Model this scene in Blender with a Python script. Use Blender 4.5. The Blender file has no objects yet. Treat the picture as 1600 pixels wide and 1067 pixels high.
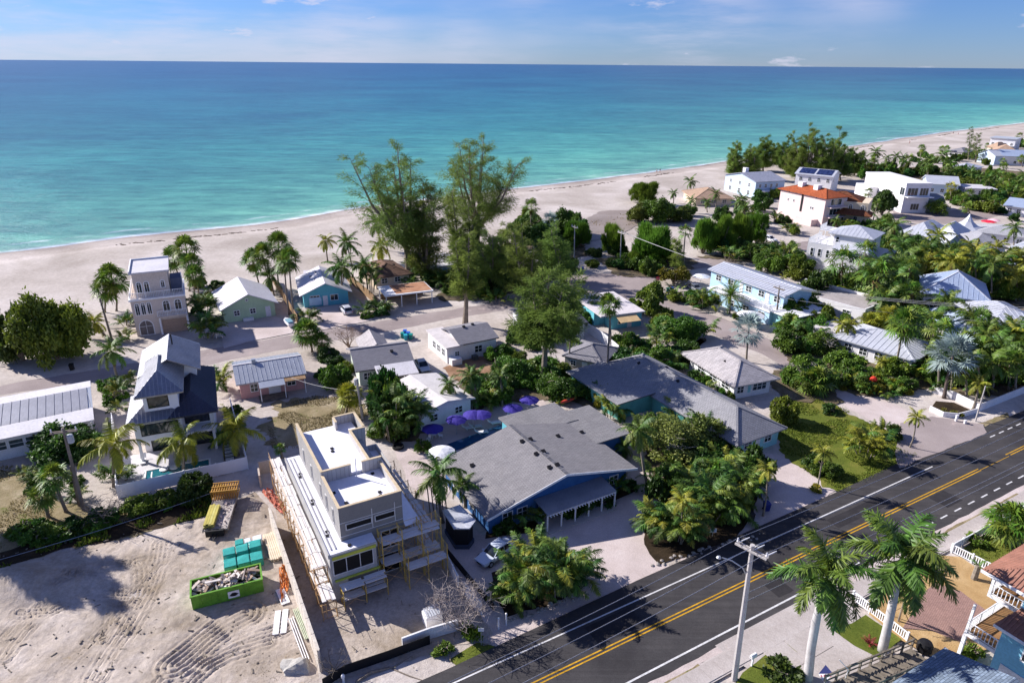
import bpy, bmesh, math, random
import numpy as np
from mathutils import Vector, Matrix, noise as mnoise
SC = bpy.context.scene
COL = SC.collection
CAM_H = 46.0
FPX = 1067.0
PITCH = math.atan(433.5 / FPX)
ROLL = math.radians(0.5)
CP, SP = math.cos(PITCH), math.sin(PITCH)
cr, sr = math.cos(ROLL), math.sin(ROLL)
_R, _U, _F = Vector((1, 0, 0)), Vector((0, SP, CP)), Vector((0, CP, -SP))
_r = cr * _R + sr * _U
_u = -sr * _R + cr * _U
camd = bpy.data.cameras.new('camera')
camd.sensor_width = 36.0
camd.lens = 36.0 * FPX / 1600.0
camd.clip_start = 0.5
camd.clip_end = 200000.0
cam = bpy.data.objects.new('camera', camd)
COL.objects.link(cam)
cam.matrix_world = Matrix(((_r.x, _u.x, -_F.x, 0), (_r.y, _u.y, -_F.y, 0), (_r.z, _u.z, -_F.z, CAM_H), (0, 0, 0, 1)))
SC.camera = cam
SUN_EL = math.radians(31.0)
SUN_DIR = Vector((-0.91, 0.415, 0)).normalized()          # towards the sun, on the ground
SUN_V = Vector((SUN_DIR.x * math.cos(SUN_EL), SUN_DIR.y * math.cos(SUN_EL), math.sin(SUN_EL)))
sund = bpy.data.lights.new('sun', 'SUN')
sund.energy = 5.0
sund.angle = math.radians(0.5)
sund.color = (1.0, 0.955, 0.92)
sun = bpy.data.objects.new('sun', sund)
COL.objects.link(sun)
sun.rotation_euler = (-SUN_V).to_track_quat('-Z', 'Y').to_euler()
world = bpy.data.worlds.new("World")
SC.world = world
world.use_nodes = True
wn, wl = world.node_tree.nodes, world.node_tree.links
wn.clear()
w_out = wn.new('ShaderNodeOutputWorld')
w_bg = wn.new('ShaderNodeBackground')
w_bg.inputs['Strength'].default_value = 0.052
w_sky = wn.new('ShaderNodeTexSky')
w_sky.sky_type = 'NISHITA'
w_sky.sun_disc = False
w_sky.sun_elevation = SUN_EL
w_sky.sun_rotation = math.atan2(SUN_DIR.x, SUN_DIR.y)
w_sky.altitude = 0.0
w_sky.air_density = 1.0
w_sky.dust_density = 0.0
w_sky.ozone_density = 6.0
w_tc = wn.new('ShaderNodeTexCoord')
def wnoise(scale, sc3, det, lo, hi, off=(0, 0, 0)):
    mp = wn.new('ShaderNodeMapping'); mp.inputs['Scale'].default_value = sc3; mp.inputs['Location'].default_value = off
    wl.new(w_tc.outputs['Generated'], mp.inputs['Vector'])
    nz = wn.new('ShaderNodeTexNoise'); nz.inputs['Scale'].default_value = scale
    nz.inputs['Detail'].default_value = det; nz.inputs['Roughness'].default_value = 0.6
    wl.new(mp.outputs[0], nz.inputs['Vector'])
    r = wn.new('ShaderNodeMapRange'); r.interpolation_type = 'SMOOTHSTEP'
    r.inputs['From Min'].default_value = lo; r.inputs['From Max'].default_value = hi
    wl.new(nz.outputs['Fac'], r.inputs['Value'])
    return r.outputs[0]
CL_SMALL = dict(off=(2.2, 8.7, 3.35), lo=0.595, hi=0.68)
CL_BIG = dict(off=(3, 9, 4), lo=0.47, hi=0.66)
c1 = wnoise(8.0, (1, 1, 3.4), 6, CL_SMALL['lo'], CL_SMALL['hi'], CL_SMALL['off'])
c2 = wnoise(1.6, (1, 1, 1.6), 3, CL_BIG['lo'], CL_BIG['hi'], CL_BIG['off'])
c3 = wnoise(4.0, (1, 1, 7.0), 6, 0.30, 0.66, (0.2, 5.5, 0.9))
w_m = wn.new('ShaderNodeMath'); w_m.operation = 'MULTIPLY'
wl.new(c2, w_m.inputs[0]); wl.new(c3, w_m.inputs[1])
w_mx = wn.new('ShaderNodeMath'); w_mx.operation = 'MAXIMUM'
wl.new(c1, w_mx.inputs[0]); wl.new(w_m.outputs[0], w_mx.inputs[1])
w_am = wn.new('ShaderNodeMath'); w_am.operation = 'MULTIPLY'; w_am.inputs[1].default_value = 0.6
wl.new(w_mx.outputs[0], w_am.inputs[0])
w_mix = wn.new('ShaderNodeMix'); w_mix.data_type = 'RGBA'
wl.new(w_am.outputs[0], w_mix.inputs['Factor'])
w_tint = wn.new('ShaderNodeMix'); w_tint.data_type = 'RGBA'; w_tint.blend_type = 'MULTIPLY'
w_tint.inputs['Factor'].default_value = 1.0
w_tint.inputs['B'].default_value = (0.66, 0.86, 1.42, 1)
wl.new(w_sky.outputs[0], w_tint.inputs['A'])
wl.new(w_tint.outputs['Result'], w_mix.inputs['A'])
w_mix.inputs['B'].default_value = (8.6, 8.5, 10.4, 1)
wl.new(w_mix.outputs['Result'], w_bg.inputs['Color'])
wl.new(w_bg.outputs[0], w_out.inputs['Surface'])
SC.view_settings.view_transform = 'Standard'
SC.view_settings.look = 'None'
SC.view_settings.exposure = 0.75
SC.view_settings.gamma = 1.0
SC.view_settings.use_curve_mapping = False
SC.cycles.max_bounces = 6
SC.cycles.diffuse_bounces = 3
SC.cycles.glossy_bounces = 3
SC.cycles.transmission_bounces = 4
SC.cycles.transparent_max_bounces = 6
SC.cycles.use_denoising = True
def ray(px, py):
    a = (px - 800) / FPX; b = (533.5 - py) / FPX
    return _F + a * _r + b * _u
def G(px, py, z=0.0):
    """the point of the place at height z that the surveyed picture position shows"""
    d = ray(px, py); t = (z - CAM_H) / d.z
    return Vector((d.x * t, d.y * t, z))
def PX(p):
    """pixels per metre at a point"""
    return FPX / max(1.0, (Vector(p) - Vector((0, 0, CAM_H))).dot(_F))
def on_vertical(base, px, py):
    """point over/near base (same distance ahead) seen at px,py"""
    d = ray(px, py); t = base.y / d.y
    return Vector((d.x * t, base.y, CAM_H + d.z * t))
def s2l(c):
    c = c / 255.0
    return c / 12.92 if c <= 0.04045 else ((c + 0.055) / 1.055) ** 2.4
def C(r, g, b): return (s2l(r), s2l(g), s2l(b), 1.0)
def link(o, parent=None):
    COL.objects.link(o)
    if parent is not None: o.parent = parent
    return o
def tag(o, label=None, cat=None, group=None, kind=None):
    if label: o['label'] = label
    if cat: o['category'] = cat
    if group: o['group'] = group
    if kind: o['kind'] = kind
    return o
def thing(name, label, cat, loc=(0, 0, 0), rz=0.0, group=None):
    o = bpy.data.objects.new(name, None)
    o.empty_display_size = 0.5
    COL.objects.link(o)
    o.location = loc; o.rotation_euler = (0, 0, rz)
    return tag(o, label, cat, group)
def copy_tree(o, parent=None):
    c = o.copy(); COL.objects.link(c)
    if parent is not None: c.parent = parent
    for ch in o.children: copy_tree(ch, c)
    return c
class MB:
    """collects plain shapes into one mesh"""
    def __init__(s): s.v = []; s.f = []; s.m = []; s.mi = 0
    def add(s, vs, fs):
        n = len(s.v); s.v += [tuple(v) for v in vs]
        s.f += [tuple(i + n for i in f) for f in fs]; s.m += [s.mi] * len(fs); return s
    def box(s, x0, y0, z0, x1, y1, z1):
        return s.add([(x0, y0, z0), (x1, y0, z0), (x1, y1, z0), (x0, y1, z0), (x0, y0, z1), (x1, y0, z1), (x1, y1, z1), (x0, y1, z1)],
                     [(0, 3, 2, 1), (4, 5, 6, 7), (0, 1, 5, 4), (1, 2, 6, 5), (2, 3, 7, 6), (3, 0, 4, 7)])
    def bar(s, a, b, w, h=None, up=(0, 0, 1)):
        """square bar from a to b"""
        h = h or w; a = Vector(a); b = Vector(b); d = b - a
        if d.length < 1e-6: return s
        d.normalize(); u = Vector(up)
        if abs(d.dot(u)) > 0.98: u = Vector((1, 0, 0))
        e = d.cross(u).normalized() * w / 2; g = e.cross(d).normalized() * h / 2
        return s.add([a - e - g, a + e - g, a + e + g, a - e + g, b - e - g, b + e - g, b + e + g, b - e + g],
                     [(0, 1, 2, 3), (7, 6, 5, 4), (0, 4, 5, 1), (1, 5, 6, 2), (2, 6, 7, 3), (3, 7, 4, 0)])
    def tube(s, pts, rad, n=6, caps=True):
        pts = [Vector(p) for p in pts]
        if not isinstance(rad, (list, tuple)): rad = [rad] * len(pts)
        b = len(s.v); vs = []; fs = []
        for i, p in enumerate(pts):
            d = (pts[min(i + 1, len(pts) - 1)] - pts[max(i - 1, 0)])
            d = d.normalized() if d.length > 1e-9 else Vector((0, 0, 1))
            u = Vector((0, 0, 1)) if abs(d.z) < 0.9 else Vector((1, 0, 0))
            e = d.cross(u).normalized(); g = e.cross(d)
            for k in range(n):
                a = 2 * math.pi * k / n
                vs.append(p + (e * math.cos(a) + g * math.sin(a)) * rad[i])
        for i in range(len(pts) - 1):
            for k in range(n):
                k2 = (k + 1) % n
                fs.append((i * n + k, i * n + k2, (i + 1) * n + k2, (i + 1) * n + k))
        if caps:
            fs.append(tuple(range(n))[::-1]); fs.append(tuple((len(pts) - 1) * n + k for k in range(n)))
        return s.add(vs, fs)
    def prism(s, poly, z0, z1):
        n = len(poly)
        return s.add([(p[0], p[1], z0) for p in poly] + [(p[0], p[1], z1) for p in poly],
                     [tuple(range(n))[::-1], tuple(range(n, 2 * n))] + [(i, (i + 1) % n, n + (i + 1) % n, n + i) for i in range(n)])
    def slab(s, poly, t):
        """thickened planar polygon (3D points), thickness downwards"""
        n = len(poly)
        top = [Vector(p) for p in poly]; bot = [p - Vector((0, 0, t)) for p in top]
        return s.add(top + bot, [tuple(range(n)), tuple(range(n, 2 * n))[::-1]] + [(i, n + i, n + (i + 1) % n, (i + 1) % n) for i in range(n)])
    def shell(s, polys, t):
        """roof of several top faces sharing edges, with thickness t"""
        key = {}; vs = []; fs = []
        def vid(p):
            k = tuple(round(c, 4) for c in p)
            if k not in key: key[k] = len(vs); vs.append(Vector(p))
            return key[k]
        tops = [[vid(p) for p in q] for q in polys]; n = len(vs)
        allv = vs + [v - Vector((0, 0, t)) for v in vs]; ed = {}
        for q in tops:
            fs.append(tuple(q)); fs.append(tuple(i + n for i in q[::-1]))
            for i in range(len(q)):
                a, b = q[i], q[(i + 1) % len(q)]
                if (b, a) in ed: ed.pop((b, a))
                else: ed[(a, b)] = 1
        for a, b in ed: fs.append((a, a + n, b + n, b))
        return s.add(allv, fs)
    def lathe(s, prof, n=12, c=(0, 0)):
        vs = []; fs = []
        for r, z in prof:
            for k in range(n):
                a = 2 * math.pi * k / n; vs.append((c[0] + r * math.cos(a), c[1] + r * math.sin(a), z))
        for i in range(len(prof) - 1):
            for k in range(n):
                k2 = (k + 1) % n; fs.append((i * n + k, i * n + k2, (i + 1) * n + k2, (i + 1) * n + k))
        fs.append(tuple(range(n))[::-1]); fs.append(tuple((len(prof) - 1) * n + k for k in range(n)))
        return s.add(vs, fs)
    def mesh(s, name, mats):
        me = bpy.data.meshes.new(name); me.from_pydata(s.v, [], s.f)
        if not isinstance(mats, (list, tuple)): mats = [mats]
        for m in mats: me.materials.append(m)
        if len(mats) > 1: me.polygons.foreach_set('material_index', s.m)
        me.update(); return me
    def build(s, name, mats, parent=None, smooth=False):
        me = s.mesh(name, mats)
        if smooth: me.polygons.foreach_set('use_smooth', [True] * len(me.polygons))
        return link(bpy.data.objects.new(name, me), parent)
def np_mesh(name, verts, quads, mat, tint=None, smooth=False):
    verts = np.asarray(verts, dtype=np.float32); quads = np.asarray(quads, dtype=np.int32)
    me = bpy.data.meshes.new(name)
    me.vertices.add(len(verts)); me.vertices.foreach_set('co', verts.ravel())
    k = quads.shape[1]
    me.loops.add(quads.size); me.loops.foreach_set('vertex_index', quads.ravel())
    me.polygons.add(len(quads))
    me.polygons.foreach_set('loop_start', np.arange(0, quads.size, k, dtype=np.int32))
    me.polygons.foreach_set('loop_total', np.full(len(quads), k, dtype=np.int32))
    if smooth: me.polygons.foreach_set('use_smooth', np.ones(len(quads), dtype=bool))
    me.update(calc_edges=True)
    if tint is not None:
        at = me.attributes.new('tint', 'FLOAT', 'POINT'); at.data.foreach_set('value', np.asarray(tint, dtype=np.float32))
    me.materials.append(mat); return me
MATS = {}
def nodes(name):
    m = bpy.data.materials.new(name); m.use_nodes = True
    nt = m.node_tree; nt.nodes.clear()
    o = nt.nodes.new('ShaderNodeOutputMaterial'); return m, nt.nodes, nt.links, o
def N(nn, t, **kw):
    n = nn.new(t)
    for k, v in kw.items():
        if k in n.inputs: n.inputs[k].default_value = v
        else: setattr(n, k, v)
    return n
def ramp(nn, stops):
    r = nn.new('ShaderNodeValToRGB'); e = r.color_ramp.elements
    e[0].position, e[0].color = stops[0]; e[1].position, e[1].color = stops[-1]
    for p, c in stops[1:-1]:
        x = e.new(p); x.color = c
    return r
def paint(col, rough=0.7, var=0.12, scale=0.7, bump=0.0, bscale=20, metal=0.0, spec=0.3, dirt=0.15):
    """painted / plain surface with stains and uneven colour"""
    key = ('paint', col, rough, var, scale, bump, bscale, metal, spec, dirt)
    if key in MATS: return MATS[key]
    m, nn, ll, o = nodes('surface'); b = N(nn, 'ShaderNodeBsdfPrincipled', Roughness=rough, Metallic=metal)
    b.inputs['Specular IOR Level'].default_value = spec
    tc = N(nn, 'ShaderNodeTexCoord')
    n1 = N(nn, 'ShaderNodeTexNoise', Scale=scale, Detail=6.0, Roughness=0.65); ll.new(tc.outputs['Object'], n1.inputs['Vector'])
    n2 = N(nn, 'ShaderNodeTexNoise', Scale=scale * 9, Detail=3.0); ll.new(tc.outputs['Object'], n2.inputs['Vector'])
    dk = tuple(c * (1 - var * 1.6) for c in col[:3]) + (1,); lt = tuple(min(1, c * (1 + var * 0.7)) for c in col[:3]) + (1,)
    r = ramp(nn, [(0.3, dk), (0.62, lt)]); ll.new(n1.outputs['Fac'], r.inputs[0])
    mx = N(nn, 'ShaderNodeMix', data_type='RGBA', blend_type='MULTIPLY'); mx.inputs['Factor'].default_value = 1.0
    r2 = ramp(nn, [(0.35, (1 - dirt, 1 - dirt, 1 - dirt * 1.1, 1)), (0.6, (1, 1, 1, 1))]); ll.new(n2.outputs['Fac'], r2.inputs[0])
    ll.new(r.outputs[0], mx.inputs['A']); ll.new(r2.outputs[0], mx.inputs['B']); ll.new(mx.outputs['Result'], b.inputs['Base Color'])
    if bump:
        n3 = N(nn, 'ShaderNodeTexNoise', Scale=bscale, Detail=4.0); ll.new(tc.outputs['Object'], n3.inputs['Vector'])
        bp = N(nn, 'ShaderNodeBump', Strength=bump, Distance=0.05); ll.new(n3.outputs['Fac'], bp.inputs['Height']); ll.new(bp.outputs[0], b.inputs['Normal'])
    ll.new(b.outputs[0], o.inputs['Surface']); MATS[key] = m; return m
def shingle(col, var=0.35, bw=0.9, rh=0.28):
    key = ('sh', col, var, bw, rh)
    if key in MATS: return MATS[key]
    m, nn, ll, o = nodes('shingles'); b = N(nn, 'ShaderNodeBsdfPrincipled', Roughness=0.9)
    b.inputs['Specular IOR Level'].default_value = 0.15
    tc = N(nn, 'ShaderNodeTexCoord')
    br = N(nn, 'ShaderNodeTexBrick', Scale=1.0); br.inputs['Brick Width'].default_value = bw; br.inputs['Row Height'].default_value = rh
    br.inputs['Mortar Size'].default_value = 0.018; br.inputs['Mortar Smooth'].default_value = 0.3; br.inputs['Bias'].default_value = 0.0
    br.inputs['Color1'].default_value = tuple(c * (1 + var) for c in col[:3]) + (1,)
    br.inputs['Color2'].default_value = tuple(c * (1 - var) for c in col[:3]) + (1,)
    br.inputs['Mortar'].default_value = tuple(c * 0.45 for c in col[:3]) + (1,)
    ll.new(tc.outputs['Object'], br.inputs['Vector'])
    n1 = N(nn, 'ShaderNodeTexNoise', Scale=0.5, Detail=6.0, Roughness=0.7); ll.new(tc.outputs['Object'], n1.inputs['Vector'])
    r2 = ramp(nn, [(0.3, (0.88, 0.88, 0.89, 1)), (0.66, (1.06, 1.05, 1.04, 1))]); ll.new(n1.outputs['Fac'], r2.inputs[0])
    n2 = N(nn, 'ShaderNodeTexNoise', Scale=14.0, Detail=4.0, Roughness=0.8); ll.new(tc.outputs['Object'], n2.inputs['Vector'])
    r3 = ramp(nn, [(0.3, (0.78, 0.78, 0.79, 1)), (0.7, (1.18, 1.18, 1.17, 1))]); ll.new(n2.outputs['Fac'], r3.inputs[0])
    mx = N(nn, 'ShaderNodeMix', data_type='RGBA', blend_type='MULTIPLY'); mx.inputs['Factor'].default_value = 1.0
    mx2 = N(nn, 'ShaderNodeMix', data_type='RGBA', blend_type='MULTIPLY'); mx2.inputs['Factor'].default_value = 1.0
    ll.new(br.outputs['Color'], mx.inputs['A']); ll.new(r2.outputs[0], mx.inputs['B'])
    ll.new(mx.outputs['Result'], mx2.inputs['A']); ll.new(r3.outputs[0], mx2.inputs['B']); ll.new(mx2.outputs['Result'], b.inputs['Base Color'])
    bp = N(nn, 'ShaderNodeBump', Strength=0.6, Distance=0.03); ll.new(br.outputs['Fac'], bp.inputs['Height']); bp.invert = True
    ll.new(bp.outputs[0], b.inputs['Normal']); ll.new(b.outputs[0], o.inputs['Surface']); MATS[key] = m; return m
def glass(col=(0.012, 0.018, 0.02, 1), rough=0.06):
    key = ('gl', col, rough)
    if key in MATS: return MATS[key]
    m, nn, ll, o = nodes('window_glass'); b = N(nn, 'ShaderNodeBsdfPrincipled', Roughness=rough)
    tc = N(nn, 'ShaderNodeTexCoord'); n1 = N(nn, 'ShaderNodeTexNoise', Scale=1.3, Detail=2.0); ll.new(tc.outputs['Object'], n1.inputs['Vector'])
    r = ramp(nn, [(0.35, col), (0.7, tuple(min(1, c * 2.6 + 0.01) for c in col[:3]) + (1,))]); ll.new(n1.outputs['Fac'], r.inputs[0]); ll.new(r.outputs[0], b.inputs['Base Color'])
    b.inputs['Specular IOR Level'].default_value = 0.6
    ll.new(b.outputs[0], o.inputs['Surface']); MATS[key] = m; return m
def earth(name, cols, scale=0.25, fine=6.0, bump=0.5, rough=0.95, spots=None, spot_thr=0.6, streak=None, dist=0.08):
    """ground: broad patches of several colours, fine grain, relief"""
    m, nn, ll, o = nodes(name); b = N(nn, 'ShaderNodeBsdfPrincipled', Roughness=rough)
    b.inputs['Specular IOR Level'].default_value = 0.12
    tc = N(nn, 'ShaderNodeTexCoord')
    n1 = N(nn, 'ShaderNodeTexNoise', Scale=scale, Detail=8.0, Roughness=0.68, Distortion=0.3); ll.new(tc.outputs['Object'], n1.inputs['Vector'])
    k = len(cols); r = ramp(nn, [(0.3 + 0.4 * i / (k - 1), c) for i, c in enumerate(cols)]); ll.new(n1.outputs['Fac'], r.inputs[0])
    n2 = N(nn, 'ShaderNodeTexNoise', Scale=fine, Detail=5.0, Roughness=0.75); ll.new(tc.outputs['Object'], n2.inputs['Vector'])
    r2 = ramp(nn, [(0.28, (0.74, 0.73, 0.72, 1)), (0.68, (1.14, 1.14, 1.14, 1))]); ll.new(n2.outputs['Fac'], r2.inputs[0])
    mx = N(nn, 'ShaderNodeMix', data_type='RGBA', blend_type='MULTIPLY'); mx.inputs['Factor'].default_value = 1.0
    ll.new(r.outputs[0], mx.inputs['A']); ll.new(r2.outputs[0], mx.inputs['B']); out = mx.outputs['Result']
    if spots:
        n3 = N(nn, 'ShaderNodeTexNoise', Scale=scale * 3.3, Detail=9.0, Roughness=0.75); ll.new(tc.outputs['Object'], n3.inputs['Vector'])
        mr = N(nn, 'ShaderNodeMapRange'); mr.inputs['From Min'].default_value = spot_thr; mr.inputs['From Max'].default_value = spot_thr + 0.09
        ll.new(n3.outputs['Fac'], mr.inputs['Value'])
        m3 = N(nn, 'ShaderNodeMix', data_type='RGBA'); ll.new(mr.outputs[0], m3.inputs['Factor']); ll.new(out, m3.inputs['A']); m3.inputs['B'].default_value = spots; out = m3.outputs['Result']
    ll.new(out, b.inputs['Base Color'])
    if streak:
        mp = N(nn, 'ShaderNodeMapping'); mp.inputs['Rotation'].default_value = (0, 0, streak[0]); mp.inputs['Scale'].default_value = (streak[1], streak[2], 1)
        ll.new(tc.outputs['Object'], mp.inputs['Vector'])
        n4 = N(nn, 'ShaderNodeTexNoise', Scale=1.0, Detail=6.0, Roughness=0.7); ll.new(mp.outputs[0], n4.inputs['Vector'])
        r4 = ramp(nn, [(0.3, (0.78, 0.77, 0.77, 1)), (0.65, (1.1, 1.1, 1.1, 1))]); ll.new(n4.outputs['Fac'], r4.inputs[0])
        m4 = N(nn, 'ShaderNodeMix', data_type='RGBA', blend_type='MULTIPLY'); m4.inputs['Factor'].default_value = 1.0
        ll.new(out, m4.inputs['A']); ll.new(r4.outputs[0], m4.inputs['B']); ll.new(m4.outputs['Result'], b.inputs['Base Color'])
    bp = N(nn, 'ShaderNodeBump', Strength=bump, Distance=dist)
    ad = N(nn, 'ShaderNodeMath', operation='ADD'); ll.new(n1.outputs['Fac'], ad.inputs[0]); ll.new(n2.outputs['Fac'], ad.inputs[1]); ll.new(ad.outputs[0], bp.inputs['Height'])
    ll.new(bp.outputs[0], b.inputs['Normal']); ll.new(b.outputs[0], o.inputs['Surface']); return m
def leafmat(name, dark, light, old=None, trans=0.28, gloss=0.35, hue=0.10):
    m, nn, ll, o = nodes(name)
    at = N(nn, 'ShaderNodeAttribute', attribute_name='tint'); oi = N(nn, 'ShaderNodeObjectInfo')
    stops = [(0.0, dark), (0.7, light)] + ([(1.0, old)] if old else [])
    r = ramp(nn, stops); ll.new(at.outputs['Fac'], r.inputs[0])
    hs = N(nn, 'ShaderNodeHueSaturation'); ll.new(r.outputs[0], hs.inputs['Color'])
    mr = N(nn, 'ShaderNodeMapRange'); mr.inputs['To Min'].default_value = 0.5 - hue * 0.45; mr.inputs['To Max'].default_value = 0.5 + hue * 0.3
    ll.new(oi.outputs['Random'], mr.inputs['Value']); ll.new(mr.outputs[0], hs.inputs['Hue'])
    m2 = N(nn, 'ShaderNodeMath', operation='MULTIPLY'); m2.inputs[1].default_value = 7.31; ll.new(oi.outputs['Random'], m2.inputs[0])
    fr = N(nn, 'ShaderNodeMath', operation='FRACT'); ll.new(m2.outputs[0], fr.inputs[0])
    mv = N(nn, 'ShaderNodeMapRange'); mv.inputs['To Min'].default_value = 0.75; mv.inputs['To Max'].default_value = 1.3
    ll.new(fr.outputs[0], mv.inputs['Value']); ll.new(mv.outputs[0], hs.inputs['Value'])
    b = N(nn, 'ShaderNodeBsdfPrincipled', Roughness=0.55); b.inputs['Specular IOR Level'].default_value = gloss
    ll.new(hs.outputs[0], b.inputs['Base Color'])
    t = N(nn, 'ShaderNodeBsdfTranslucent'); ll.new(hs.outputs[0], t.inputs['Color'])
    ms = N(nn, 'ShaderNodeMixShader'); ms.inputs[0].default_value = trans
    ll.new(b.outputs[0], ms.inputs[1]); ll.new(t.outputs[0], ms.inputs[2]); ll.new(ms.outputs[0], o.inputs['Surface']); return m
WHITE = C(236, 234, 236)
M_white = paint(C(232, 230, 231), 0.6, 0.06)
M_trim = paint(C(240, 240, 242), 0.5, 0.04)
M_glass = glass()
M_dark = paint(C(28, 27, 30), 0.6, 0.2)
M_metal = paint(C(176, 180, 188), 0.42, 0.06, metal=0.55, spec=0.5)
M_wood = paint(C(150, 120, 88), 0.85, 0.3, 1.5, 0.3)
M_greywood = paint(C(128, 118, 106), 0.9, 0.3, 1.2, 0.3)
M_block = paint(C(176, 172, 166), 0.9, 0.12, 1.0, 0.3)
M_bark = paint(C(134, 122, 110), 0.95, 0.3, 2.0, 0.5)
M_palmbark = paint(C(138, 128, 116), 0.95, 0.25, 3.0, 0.4)
M_royal = paint(C(190, 186, 184), 0.85, 0.12, 1.5, 0.2)
M_rubber = paint(C(22, 22, 24), 0.8, 0.2)
M_leaf = leafmat('leaf_green', C(34, 62, 18), C(106, 136, 42), C(156, 158, 66))
M_leafdark = leafmat('leaf_dark', C(24, 50, 18), C(70, 106, 38), C(116, 132, 56))
M_leafyel = leafmat('leaf_yellow', C(62, 78, 20), C(140, 138, 34), C(196, 170, 40), hue=0.05)
M_palm = leafmat('palm_green', C(36, 66, 20), C(108, 140, 46), C(164, 162, 74), gloss=0.5)
M_palmyel = leafmat('palm_yellow', C(66, 88, 22), C(156, 158, 46), C(190, 164, 54), gloss=0.45, hue=0.05)
M_dead = leafmat('dead_frond', C(72, 54, 36), C(134, 106, 70), trans=0.15, gloss=0.1, hue=0.03)
M_pale = leafmat('leaf_pale', C(70, 88, 34), C(128, 142, 66), C(168, 166, 96), hue=.06)
M_silver = leafmat('silver_palm', C(104, 124, 124), C(160, 176, 172), trans=0.2, hue=0.03)
M_needle = leafmat('needle_green', C(78, 100, 44), C(128, 148, 70), C(160, 164, 94), trans=0.45, gloss=0.15, hue=0.05)
M_feather = leafmat('feather_green', C(50, 82, 26), C(108, 140, 48), C(146, 158, 70), trans=0.4, gloss=0.15, hue=0.05)
RN = Vector((0.86728, 0.49782, 0)); RM = Vector((-0.49782, 0.86728, 0)); RA = Vector((2.817, 40.72, 0))
def RD(s, t, z=0.0): return RA + RN * s + RM * t + Vector((0, 0, z))
SHORE_PX = [(0, 393), (50, 386), (101, 380), (150, 375.5), (202, 371), (260, 364), (330, 357), (400, 350), (450, 343), (500, 333), (568, 323), (630, 316), (700, 307),
            (798, 294), (850, 289), (900, 283), (951, 277), (1027, 267), (1128, 253), (1200, 242), (1270, 234.5), (1345, 226), (1450, 210), (1520, 201), (1600, 192)]
shore = [G(*p) for p in SHORE_PX]
d0 = (shore[0] - shore[4]).normalized(); d1 = (shore[-1] - shore[-4]).normalized()
shore = [shore[0] + d0 * k for k in (900, 400, 150, 60)] + shore + [shore[-1] + d1 * k for k in (100, 300, 800, 2500)]
def resample(pts, step):
    out = [pts[0]]
    for a, b in zip(pts, pts[1:]):
        n = max(1, min(160, int((b - a).length / step)))
        out += [a.lerp(b, (i + 1) / n) for i in range(n)]
    return out
shore = resample(shore, 4.0)
for _ in range(6):
    shore = [shore[0]] + [(shore[i - 1] + shore[i] * 2 + shore[i + 1]) / 4 for i in range(1, len(shore) - 1)] + [shore[-1]]
shore_n = []
for i in range(len(shore)):
    d = (shore[min(i + 1, len(shore) - 1)] - shore[max(i - 1, 0)]).normalized()
    shore_n.append(Vector((-d.y, d.x, 0)))             # seaward
def cusp(i):
    p = shore[i]
    return 2.2 * mnoise.noise(Vector((p.x * 0.035, p.y * 0.035, 0))) + 0.8 * mnoise.noise(Vector((p.x * 0.12, p.y * 0.12, 3)))
SEA_Z = -0.30
shore_w = [shore[i] + shore_n[i] * cusp(i) for i in range(len(shore))]
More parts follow.
